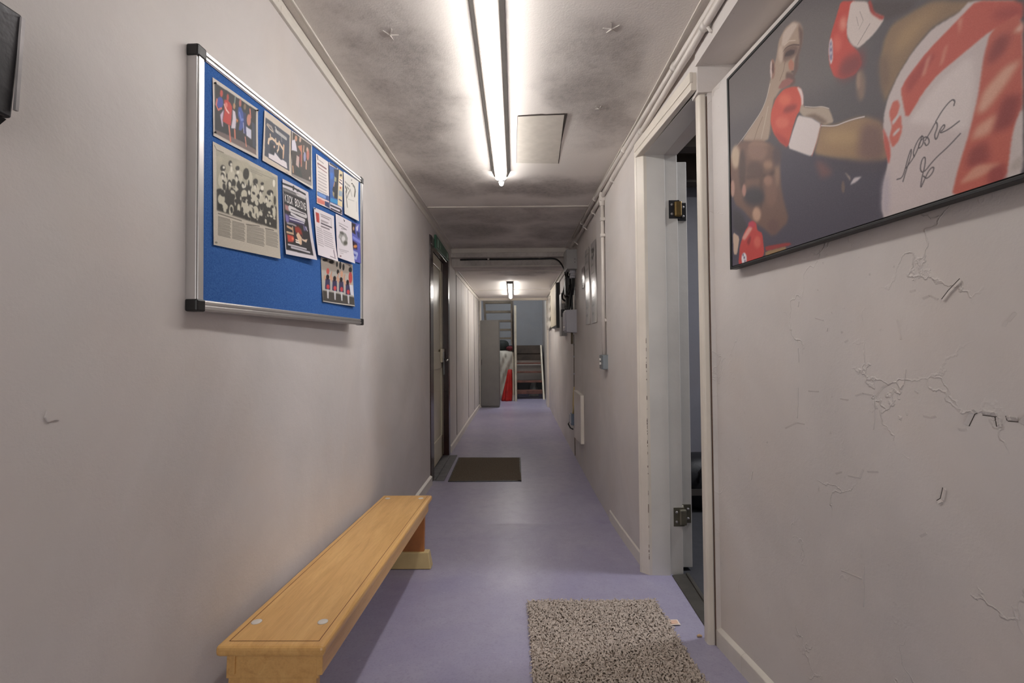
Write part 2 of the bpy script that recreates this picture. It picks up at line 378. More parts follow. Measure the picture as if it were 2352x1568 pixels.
POSTER=[["p",[70,66,80],0.0213,[[-0.086,0.364],[0.543,0.734],[0.701,0.878],[0.696,1.251],[-0.098,1.03]]],["p",[104,98,97],0.0249,[[-0.075,-0.23],[0.304,0.006],[0.482,0.26],[0.397,0.469],[0.174,0.316],[-0.032,0.211]]],["p",[168,146,128],0.0018,[[0.208,0.134],[0.22,0.061],[0.242,0.038],[0.269,0.043],[0.292,0.081],[0.301,0.122],[0.297,0.173],[0.285,0.203],[0.281,0.257],[0.267,0.256],[0.26,0.279],[0.244,0.284],[0.223,0.286],[0.205,0.299],[0.191,0.333],[0.185,0.4],[0.171,0.478],[0.057,0.382],[0.098,0.347],[0.145,0.313],[0.168,0.277],[0.184,0.204]]],["p",[196,178,165],0.0021,[[0.235,0.049],[0.269,0.047],[0.286,0.077],[0.268,0.092],[0.244,0.114],[0.228,0.102]]],["p",[104,82,76],0.0025,[[0.286,0.077],[0.302,0.128],[0.297,0.18],[0.286,0.211],[0.283,0.267],[0.265,0.285],[0.272,0.21],[0.29,0.172]]],["p",[112,88,80],0.0032,[[0.23,0.16],[0.24,0.125],[0.265,0.136],[0.287,0.168],[0.282,0.199],[0.261,0.196],[0.239,0.183]]],["p",[66,52,52],0.0011,[[0.238,0.158],[0.244,0.146],[0.26,0.154],[0.274,0.174],[0.271,0.185],[0.257,0.178]]],["l",[84,66,62],0.0021,[[0.233,0.132],[0.245,0.125],[0.267,0.14],[0.288,0.169]]],["l",[206,186,170],0.0018,[[0.239,0.108],[0.256,0.111],[0.276,0.134]]],["l",[120,96,86],0.0018,[[0.241,0.181],[0.233,0.218],[0.22,0.244]]],["p",[190,168,152],0.0021,[[0.234,0.142],[0.233,0.157],[0.231,0.168],[0.227,0.171],[0.223,0.166],[0.22,0.155],[0.217,0.138],[0.217,0.12],[0.218,0.104],[0.221,0.094],[0.224,0.091],[0.228,0.096],[0.232,0.108],[0.234,0.124]]],["p",[176,116,96],0.0014,[[0.25,0.2],[0.261,0.194],[0.271,0.227],[0.267,0.255],[0.253,0.234]]],["p",[104,78,72],0.0028,[[0.243,0.231],[0.265,0.259],[0.275,0.312],[0.258,0.316],[0.24,0.257]]],["p",[60,44,44],0.0007,[[0.269,0.259],[0.268,0.26],[0.267,0.259],[0.265,0.258],[0.263,0.255],[0.261,0.253],[0.26,0.25],[0.26,0.248],[0.26,0.247],[0.261,0.248],[0.263,0.249],[0.265,0.252],[0.267,0.255],[0.269,0.257]]],["l",[70,50,50],0.0014,[[0.223,0.269],[0.244,0.275],[0.265,0.296]]],["l",[120,100,88],0.0028,[[0.2,0.307],[0.188,0.363],[0.18,0.453]]],["l",[190,172,154],0.0028,[[0.174,0.316],[0.16,0.377],[0.144,0.439]]],["l",[126,106,92],0.0025,[[0.151,0.343],[0.129,0.383],[0.114,0.422]]],["p",[150,112,98],0.0011,[[0.204,0.173],[0.203,0.192],[0.2,0.205],[0.196,0.21],[0.192,0.205],[0.188,0.192],[0.186,0.173],[0.185,0.152],[0.186,0.133],[0.189,0.12],[0.193,0.115],[0.197,0.12],[0.201,0.133],[0.203,0.152]]],["p",[205,185,178],0.0007,[[0.193,0.165],[0.192,0.183],[0.191,0.196],[0.189,0.202],[0.188,0.2],[0.186,0.19],[0.185,0.174],[0.185,0.156],[0.186,0.138],[0.187,0.125],[0.189,0.119],[0.191,0.121],[0.192,0.131],[0.193,0.147]]],["p",[96,68,62],0.0007,[[0.2,0.165],[0.199,0.176],[0.198,0.184],[0.196,0.187],[0.195,0.185],[0.193,0.178],[0.192,0.168],[0.192,0.156],[0.193,0.144],[0.194,0.136],[0.196,0.133],[0.197,0.135],[0.199,0.142],[0.2,0.153]]],["p",[150,92,86],0.0014,[[0.213,0.271],[0.229,0.254],[0.253,0.268],[0.268,0.297],[0.253,0.3],[0.228,0.291]]],["p",[110,94,86],0.0028,[[0.195,0.304],[0.205,0.299],[0.2,0.374],[0.187,0.459],[0.183,0.407]]],["l",[214,204,198],0.0018,[[0.184,0.22],[0.168,0.277],[0.147,0.313],[0.103,0.344],[0.057,0.373],[0.023,0.391]]],["p",[112,84,74],0.0036,[[0.0,0.43],[0.012,0.392],[0.057,0.373],[0.171,0.478],[0.198,0.524],[0.21,0.59],[0.22,0.754],[0.243,0.883],[0.184,0.925],[0.143,0.865],[0.098,0.809],[0.059,0.735],[0.016,0.675],[-0.001,0.523]]],["p",[188,164,140],0.0043,[[0.05,0.454],[0.047,0.478],[0.041,0.494],[0.032,0.499],[0.021,0.492],[0.012,0.473],[0.006,0.447],[0.004,0.419],[0.007,0.394],[0.014,0.378],[0.024,0.374],[0.034,0.382],[0.043,0.401],[0.048,0.427]]],["p",[136,104,90],0.0071,[[0.169,0.521],[0.165,0.539],[0.153,0.548],[0.136,0.545],[0.117,0.53],[0.099,0.506],[0.086,0.479],[0.082,0.452],[0.087,0.433],[0.1,0.426],[0.118,0.431],[0.138,0.447],[0.154,0.471],[0.165,0.497]]],["p",[158,122,100],0.0043,[[0.188,0.597],[0.186,0.604],[0.181,0.606],[0.173,0.604],[0.165,0.598],[0.157,0.588],[0.151,0.578],[0.149,0.569],[0.152,0.562],[0.157,0.56],[0.165,0.563],[0.174,0.569],[0.182,0.578],[0.187,0.588]]],["p",[80,62,58],0.0043,[[0.075,0.54],[0.072,0.585],[0.067,0.618],[0.06,0.635],[0.053,0.63],[0.046,0.605],[0.042,0.564],[0.041,0.516],[0.044,0.47],[0.049,0.436],[0.056,0.421],[0.064,0.427],[0.07,0.453],[0.074,0.493]]],["p",[84,64,58],0.0036,[[0.074,0.566],[0.125,0.589],[0.169,0.628],[0.199,0.622],[0.199,0.641],[0.168,0.65],[0.125,0.61],[0.074,0.588]]],["p",[146,114,97],0.0036,[[0.081,0.426],[0.109,0.423],[0.157,0.468],[0.183,0.511],[0.157,0.484],[0.109,0.441]]],["p",[92,70,62],0.0043,[[0.134,0.583],[0.149,0.593],[0.143,0.773],[0.13,0.766]]],["p",[140,110,94],0.005,[[0.213,0.647],[0.211,0.677],[0.208,0.7],[0.205,0.711],[0.2,0.708],[0.197,0.692],[0.195,0.666],[0.195,0.634],[0.196,0.604],[0.199,0.581],[0.203,0.57],[0.207,0.573],[0.21,0.59],[0.212,0.616]]],["p",[92,70,64],0.0057,[[0.151,0.595],[0.147,0.61],[0.137,0.618],[0.122,0.616],[0.105,0.604],[0.089,0.585],[0.078,0.562],[0.075,0.54],[0.079,0.524],[0.091,0.517],[0.106,0.52],[0.123,0.533],[0.138,0.553],[0.148,0.574]]],["p",[60,56,62],0.0064,[[0.155,0.722],[0.151,0.74],[0.138,0.749],[0.119,0.747],[0.098,0.735],[0.078,0.714],[0.065,0.689],[0.06,0.664],[0.065,0.646],[0.08,0.638],[0.1,0.641],[0.121,0.655],[0.139,0.676],[0.151,0.7]]],["p",[124,92,80],0.0057,[[0.202,0.735],[0.199,0.761],[0.193,0.779],[0.183,0.786],[0.173,0.781],[0.164,0.763],[0.158,0.736],[0.156,0.706],[0.159,0.679],[0.166,0.661],[0.175,0.655],[0.186,0.662],[0.195,0.68],[0.2,0.706]]],["p",[188,150,126],0.0036,[[0.137,0.797],[0.135,0.811],[0.13,0.821],[0.122,0.824],[0.114,0.82],[0.107,0.809],[0.102,0.794],[0.1,0.777],[0.102,0.763],[0.108,0.753],[0.115,0.75],[0.123,0.755],[0.13,0.766],[0.135,0.781]]],["p",[150,112,96],0.0036,[[0.184,0.667],[0.183,0.677],[0.178,0.682],[0.171,0.682],[0.164,0.678],[0.157,0.668],[0.153,0.657],[0.151,0.645],[0.153,0.635],[0.158,0.63],[0.165,0.63],[0.172,0.635],[0.179,0.644],[0.183,0.656]]],["p",[104,76,72],0.0057,[[0.207,0.888],[0.205,0.902],[0.199,0.911],[0.189,0.914],[0.179,0.909],[0.17,0.898],[0.164,0.883],[0.162,0.866],[0.164,0.852],[0.171,0.843],[0.18,0.841],[0.191,0.846],[0.199,0.857],[0.205,0.872]]],["p",[176,136,122],0.0028,[[0.019,0.598],[0.018,0.616],[0.015,0.63],[0.01,0.636],[0.005,0.633],[0.001,0.621],[-0.002,0.604],[-0.002,0.584],[-0.001,0.565],[0.002,0.551],[0.007,0.546],[0.012,0.549],[0.016,0.56],[0.019,0.578]]],["p",[170,124,112],0.0028,[[0.074,0.642],[0.073,0.655],[0.07,0.664],[0.066,0.668],[0.062,0.666],[0.059,0.657],[0.056,0.644],[0.055,0.63],[0.057,0.617],[0.059,0.607],[0.063,0.603],[0.067,0.606],[0.071,0.615],[0.073,0.627]]],["p",[60,56,62],0.0043,[[0.007,0.697],[0.05,0.74],[0.082,0.836],[0.039,0.852],[0.009,0.801]]],["p",[84,68,70],0.0057,[[0.219,0.581],[0.217,0.6],[0.213,0.613],[0.206,0.618],[0.199,0.612],[0.193,0.599],[0.189,0.579],[0.188,0.557],[0.19,0.537],[0.194,0.524],[0.201,0.52],[0.208,0.526],[0.214,0.54],[0.218,0.56]]],["p",[204,76,60],0.0011,[[0.182,0.397],[0.186,0.348],[0.205,0.307],[0.234,0.297],[0.264,0.318],[0.287,0.346],[0.296,0.385],[0.297,0.43],[0.287,0.443],[0.275,0.453],[0.261,0.493],[0.243,0.563],[0.218,0.521],[0.192,0.455]]],["p",[222,100,78],0.0043,[[0.258,0.369],[0.256,0.377],[0.25,0.38],[0.241,0.377],[0.231,0.367],[0.222,0.353],[0.216,0.337],[0.214,0.324],[0.216,0.314],[0.223,0.312],[0.232,0.316],[0.242,0.326],[0.25,0.34],[0.256,0.355]]],["p",[150,52,48],0.0036,[[0.277,0.414],[0.276,0.42],[0.271,0.423],[0.263,0.422],[0.253,0.418],[0.242,0.411],[0.234,0.402],[0.23,0.394],[0.231,0.387],[0.236,0.384],[0.245,0.385],[0.255,0.39],[0.265,0.397],[0.273,0.406]]],["p",[218,98,80],0.0036,[[0.25,0.46],[0.247,0.469],[0.241,0.472],[0.231,0.468],[0.219,0.458],[0.209,0.444],[0.202,0.428],[0.2,0.414],[0.202,0.404],[0.21,0.402],[0.22,0.406],[0.231,0.417],[0.241,0.431],[0.248,0.446]]],["p",[176,58,52],0.0036,[[0.192,0.447],[0.218,0.486],[0.249,0.543],[0.242,0.562],[0.218,0.521]]],["p",[226,206,202],0.0011,[[0.277,0.333],[0.292,0.358],[0.298,0.397],[0.297,0.43],[0.29,0.43],[0.29,0.39]]],["p",[176,158,140],0.0014,[[0.29,0.42],[0.305,0.449],[0.329,0.474],[0.351,0.49],[0.37,0.517],[0.377,0.549],[0.382,0.581],[0.357,0.569],[0.343,0.545],[0.328,0.514],[0.296,0.477],[0.284,0.447]]],["p",[120,100,88],0.0018,[[0.296,0.477],[0.328,0.496],[0.348,0.529],[0.367,0.567],[0.348,0.556],[0.328,0.516]]],["l",[208,196,186],0.0014,[[0.302,0.442],[0.329,0.472],[0.351,0.49],[0.37,0.517]]],["p",[222,211,208],0.0011,[[0.28,0.457],[0.296,0.477],[0.32,0.506],[0.348,0.556],[0.337,0.609],[0.319,0.663],[0.283,0.617],[0.243,0.565],[0.261,0.508]]],["l",[206,104,86],0.0014,[[0.348,0.558],[0.336,0.609],[0.319,0.661]]],["p",[158,126,92],0.0036,[[0.347,0.56],[0.385,0.596],[0.412,0.605],[0.437,0.616],[0.461,0.636],[0.49,0.68],[0.498,0.728],[0.504,0.803],[0.491,0.822],[0.462,0.8],[0.426,0.774],[0.383,0.725],[0.326,0.658],[0.337,0.609]]],["p",[176,144,102],0.0078,[[0.448,0.694],[0.444,0.702],[0.431,0.701],[0.413,0.692],[0.391,0.674],[0.371,0.652],[0.357,0.629],[0.352,0.612],[0.357,0.603],[0.372,0.606],[0.392,0.618],[0.414,0.637],[0.432,0.659],[0.444,0.679]]],["p",[122,92,84],0.0092,[[0.449,0.642],[0.494,0.686],[0.504,0.803],[0.473,0.809],[0.435,0.761]]],["p",[70,64,76],0.005,[[0.323,0.662],[0.365,0.703],[0.418,0.749],[0.455,0.786],[0.504,0.817],[0.503,0.857],[0.392,0.778],[0.345,0.7]]],["l",[216,204,200],0.0021,[[0.348,0.563],[0.385,0.599],[0.41,0.606],[0.437,0.618],[0.455,0.629]]],["p",[110,76,78],0.0057,[[0.326,0.682],[0.353,0.712],[0.379,0.775],[0.344,0.768]]],["p",[204,194,198],0.0011,[[0.418,0.845],[0.428,0.824],[0.447,0.832],[0.434,0.842]]],["p",[156,138,132],0.0011,[[0.406,0.788],[0.419,0.813],[0.42,0.832]]],["p",[112,92,86],0.0014,[[0.406,0.843],[0.405,0.853],[0.404,0.86],[0.402,0.863],[0.401,0.862],[0.399,0.857],[0.398,0.848],[0.398,0.838],[0.398,0.828],[0.4,0.82],[0.401,0.817],[0.403,0.818],[0.404,0.824],[0.405,0.833]]],["p",[72,62,64],0.0036,[[0.471,0.244],[0.567,0.381],[0.542,0.384],[0.502,0.356],[0.474,0.291]]],["p",[198,68,58],0.0014,[[0.407,0.153],[0.444,0.205],[0.427,0.232],[0.42,0.255],[0.421,0.315],[0.437,0.364],[0.446,0.39],[0.453,0.442],[0.436,0.46],[0.408,0.445],[0.385,0.411],[0.375,0.359],[0.372,0.308],[0.378,0.247],[0.396,0.19]]],["p",[132,52,54],0.0078,[[0.407,0.369],[0.456,0.396],[0.455,0.463],[0.415,0.456],[0.393,0.419]]],["p",[226,140,122],0.0043,[[0.42,0.255],[0.419,0.265],[0.416,0.271],[0.413,0.271],[0.409,0.266],[0.406,0.257],[0.403,0.245],[0.403,0.232],[0.404,0.222],[0.406,0.217],[0.41,0.216],[0.414,0.222],[0.417,0.231],[0.419,0.243]]],["p",[216,92,78],0.005,[[0.406,0.309],[0.405,0.322],[0.402,0.329],[0.397,0.33],[0.392,0.324],[0.387,0.312],[0.384,0.296],[0.383,0.28],[0.385,0.268],[0.388,0.26],[0.393,0.26],[0.398,0.267],[0.402,0.279],[0.405,0.294]]],["p",[214,200,193],0.0011,[[0.431,0.187],[0.469,0.242],[0.474,0.285],[0.504,0.348],[0.48,0.371],[0.446,0.378],[0.43,0.345],[0.419,0.293],[0.422,0.245]]],["p",[172,60,52],0.0011,[[0.469,0.241],[0.476,0.251],[0.482,0.299],[0.503,0.342],[0.497,0.347],[0.475,0.294]]],["l",[110,98,94],0.0011,[[0.444,0.362],[0.456,0.346],[0.472,0.324]]],["l",[160,148,142],0.0011,[[0.451,0.253],[0.458,0.294],[0.448,0.312]]],["l",[160,148,142],0.0011,[[0.443,0.261],[0.447,0.298]]],["p",[212,204,210],0.0007,[[0.384,0.312],[0.384,0.333],[0.382,0.348],[0.379,0.355],[0.377,0.352],[0.375,0.34],[0.374,0.321],[0.373,0.299],[0.374,0.278],[0.376,0.263],[0.379,0.256],[0.381,0.259],[0.383,0.272],[0.384,0.29]]],["p",[120,110,140],0.0007,[[0.382,0.309],[0.382,0.326],[0.381,0.338],[0.379,0.344],[0.378,0.342],[0.376,0.333],[0.376,0.319],[0.376,0.302],[0.376,0.285],[0.377,0.273],[0.379,0.267],[0.38,0.269],[0.381,0.278],[0.382,0.292]]],["p",[212,204,210],0.0004,[[0.381,0.293],[0.381,0.295],[0.38,0.297],[0.38,0.297],[0.379,0.296],[0.378,0.294],[0.378,0.291],[0.377,0.288],[0.378,0.285],[0.378,0.284],[0.379,0.283],[0.38,0.284],[0.38,0.287],[0.381,0.289]]],["p",[212,204,210],0.0004,[[0.381,0.315],[0.38,0.318],[0.38,0.32],[0.379,0.321],[0.378,0.32],[0.378,0.318],[0.377,0.314],[0.377,0.311],[0.377,0.307],[0.378,0.305],[0.379,0.305],[0.379,0.306],[0.38,0.308],[0.381,0.311]]],["p",[140,112,84],0.0036,[[0.501,0.413],[0.516,0.385],[0.555,0.396],[0.587,0.409],[0.659,0.512],[0.626,0.499],[0.586,0.486],[0.553,0.517],[0.526,0.561],[0.509,0.599],[0.499,0.624],[0.492,0.558],[0.49,0.478]]],["p",[166,134,96],0.0092,[[0.514,0.479],[0.532,0.421],[0.578,0.428],[0.613,0.457],[0.572,0.462],[0.54,0.499]]],["p",[112,88,74],0.0071,[[0.49,0.467],[0.502,0.464],[0.508,0.541],[0.502,0.615],[0.494,0.56]]],["p",[130,106,94],0.0036,[[0.459,0.523],[0.458,0.546],[0.455,0.562],[0.45,0.569],[0.446,0.565],[0.442,0.549],[0.439,0.527],[0.439,0.501],[0.44,0.477],[0.443,0.461],[0.448,0.455],[0.452,0.46],[0.456,0.475],[0.459,0.498]]],["p",[158,130,112],0.0028,[[0.448,0.495],[0.448,0.508],[0.446,0.518],[0.445,0.522],[0.443,0.52],[0.441,0.513],[0.44,0.501],[0.44,0.487],[0.441,0.474],[0.442,0.464],[0.444,0.46],[0.446,0.462],[0.447,0.47],[0.448,0.482]]],["p",[208,194,191],0.0011,[[0.641,0.486],[0.705,0.578],[0.699,1.011],[0.608,1.006],[0.491,1.006],[0.486,0.965],[0.491,0.892],[0.503,0.813],[0.493,0.724],[0.496,0.662],[0.504,0.617],[0.526,0.561],[0.553,0.519],[0.586,0.491],[0.626,0.499]]],["p",[226,214,210],0.005,[[0.54,0.731],[0.589,0.662],[0.643,0.634],[0.646,0.742],[0.633,0.845],[0.567,0.756]]],["p",[186,176,184],0.005,[[0.489,0.891],[0.502,0.841],[0.504,0.924],[0.499,1.007],[0.487,0.972]]],["p",[198,86,72],0.0014,[[0.538,0.719],[0.529,0.614],[0.539,0.592],[0.576,0.548],[0.628,0.514],[0.65,0.499],[0.705,0.578],[0.705,0.625],[0.667,0.603],[0.634,0.617],[0.592,0.635],[0.569,0.661]]],["p",[172,66,60],0.0036,[[0.539,0.597],[0.576,0.558],[0.593,0.573],[0.563,0.613],[0.541,0.644]]],["p",[222,150,132],0.0021,[[0.576,0.569],[0.583,0.561],[0.572,0.612],[0.566,0.616]]],["p",[222,150,132],0.0021,[[0.604,0.571],[0.609,0.562],[0.6,0.613],[0.596,0.613]]],["p",[170,66,62],0.005,[[0.667,0.552],[0.705,0.586],[0.705,0.616],[0.676,0.59]]],["p",[224,160,140],0.0021,[[0.625,0.518],[0.63,0.52],[0.626,0.563]]],["p",[198,94,78],0.0014,[[0.667,0.604],[0.705,0.603],[0.702,0.835],[0.692,0.878],[0.682,1.005],[0.607,1.006],[0.619,0.927],[0.635,0.847],[0.648,0.763],[0.657,0.665]]],["p",[146,60,58],0.005,[[0.675,0.626],[0.692,0.643],[0.683,0.681],[0.661,0.692],[0.664,0.658]]],["p",[146,58,56],0.005,[[0.681,0.788],[0.702,0.809],[0.69,0.877],[0.663,0.871]]],["p",[150,62,58],0.005,[[0.635,0.89],[0.658,0.885],[0.662,0.944],[0.629,0.939]]],["p",[224,166,142],0.0036,[[0.655,0.752],[0.682,0.717],[0.703,0.719],[0.684,0.763],[0.657,0.809],[0.645,0.799]]],["p",[224,160,136],0.0036,[[0.645,0.836],[0.672,0.824],[0.663,0.871],[0.637,0.868]]],["p",[220,150,126],0.0028,[[0.618,0.975],[0.643,0.939],[0.679,0.961],[0.647,0.976]]],["p",[224,180,160],0.0028,[[0.694,0.641],[0.705,0.629],[0.704,0.655]]],["p",[158,64,60],0.0036,[[0.661,0.962],[0.681,0.962],[0.681,1.001],[0.656,1.0]]],["p",[210,198,193],0.0011,[[0.702,0.835],[0.699,1.012],[0.681,1.004],[0.688,0.91],[0.692,0.878]]],["p",[186,174,166],0.0021,[[0.7,0.955],[0.699,0.989],[0.684,0.987],[0.687,0.967]]],["p",[208,104,88],0.0014,[[0.506,0.666],[0.514,0.636],[0.524,0.64],[0.527,0.663],[0.521,0.691],[0.529,0.694],[0.53,0.744],[0.523,0.772],[0.511,0.785],[0.505,0.746],[0.511,0.716]]],["p",[200,92,80],0.0014,[[0.493,0.698],[0.505,0.757],[0.508,0.8],[0.503,0.836],[0.495,0.767]]],["p",[212,204,202],0.0007,[[0.511,0.699],[0.525,0.683],[0.526,0.694],[0.513,0.713]]],["p",[212,204,202],0.0007,[[0.512,0.74],[0.526,0.729],[0.526,0.739],[0.513,0.75]]],["l",[74,68,72],0.0018,[[0.518,0.892],[0.528,0.894],[0.534,0.868],[0.54,0.834],[0.546,0.812],[0.545,0.834],[0.535,0.877],[0.529,0.906]]],["l",[74,68,72],0.0018,[[0.535,0.868],[0.55,0.845],[0.56,0.814],[0.564,0.791]]],["l",[74,68,72],0.0018,[[0.55,0.844],[0.548,0.829],[0.556,0.8],[0.566,0.788],[0.567,0.817],[0.557,0.828],[0.56,0.804],[0.572,0.797],[0.577,0.82],[0.571,0.829],[0.568,0.815]]],["l",[74,68,72],0.0018,[[0.569,0.81],[0.58,0.788],[0.588,0.767],[0.59,0.787],[0.584,0.807],[0.587,0.826],[0.593,0.798],[0.6,0.787],[0.601,0.799],[0.591,0.808],[0.605,0.81],[0.622,0.8]]],["l",[74,68,72],0.0018,[[0.587,0.769],[0.598,0.745],[0.612,0.728],[0.617,0.737],[0.615,0.749]]],["l",[74,68,72],0.0018,[[0.623,0.836],[0.605,0.858],[0.583,0.877],[0.565,0.906],[0.559,0.891],[0.563,0.861],[0.569,0.857],[0.568,0.884],[0.562,0.917],[0.559,0.95],[0.565,0.93],[0.575,0.9],[0.583,0.898],[0.58,0.916],[0.57,0.927],[0.565,0.914]]],["p",[194,168,148],0.0014,[[0.006,0.819],[0.039,0.861],[0.025,0.947],[0.008,0.94]]],["p",[192,62,58],0.0011,[[0.03,1.004],[0.04,0.903],[0.065,0.842],[0.097,0.807],[0.117,0.829],[0.12,0.865],[0.141,0.888],[0.148,0.992],[0.122,1.017],[0.07,1.026]]],["p",[218,150,138],0.0021,[[0.048,0.874],[0.09,0.823],[0.101,0.846],[0.064,0.89]]],["p",[140,40,44],0.0018,[[0.071,0.902],[0.089,0.875],[0.093,0.894],[0.082,0.924]]],["p",[212,96,84],0.0036,[[0.134,0.929],[0.133,0.94],[0.128,0.949],[0.122,0.952],[0.116,0.949],[0.11,0.941],[0.105,0.929],[0.104,0.916],[0.106,0.904],[0.11,0.896],[0.117,0.893],[0.123,0.896],[0.129,0.904],[0.133,0.916]]],["p",[190,60,80],0.0021,[[0.112,0.832],[0.11,0.838],[0.106,0.841],[0.1,0.841],[0.093,0.837],[0.086,0.831],[0.082,0.824],[0.08,0.816],[0.082,0.81],[0.087,0.807],[0.093,0.807],[0.1,0.811],[0.106,0.817],[0.11,0.824]]],["p",[222,216,222],0.0007,[[0.071,0.985],[0.069,0.999],[0.066,1.008],[0.061,1.013],[0.055,1.011],[0.05,1.003],[0.047,0.991],[0.046,0.976],[0.047,0.963],[0.051,0.953],[0.056,0.949],[0.062,0.951],[0.067,0.959],[0.07,0.971]]],["p",[70,66,96],0.0004,[[0.057,0.961],[0.057,0.964],[0.056,0.966],[0.055,0.967],[0.054,0.966],[0.053,0.965],[0.052,0.962],[0.052,0.959],[0.052,0.956],[0.053,0.954],[0.054,0.953],[0.055,0.953],[0.056,0.955],[0.057,0.957]]],["p",[70,66,96],0.0004,[[0.062,0.977],[0.062,0.98],[0.061,0.982],[0.06,0.983],[0.059,0.983],[0.058,0.981],[0.057,0.978],[0.057,0.975],[0.057,0.972],[0.058,0.97],[0.059,0.969],[0.06,0.969],[0.061,0.971],[0.062,0.973]]],["p",[70,66,96],0.0004,[[0.065,0.996],[0.065,0.999],[0.064,1.001],[0.063,1.002],[0.062,1.001],[0.061,1.0],[0.06,0.997],[0.06,0.994],[0.06,0.991],[0.061,0.989],[0.062,0.988],[0.063,0.988],[0.064,0.99],[0.065,0.992]]],["p",[150,50,50],0.0014,[[0.15,0.956],[0.241,0.975],[0.251,0.991],[0.155,0.982]]],["p",[150,120,82],0.0014,[[0.151,0.981],[0.229,0.988],[0.23,1.001],[0.152,1.007]]]]
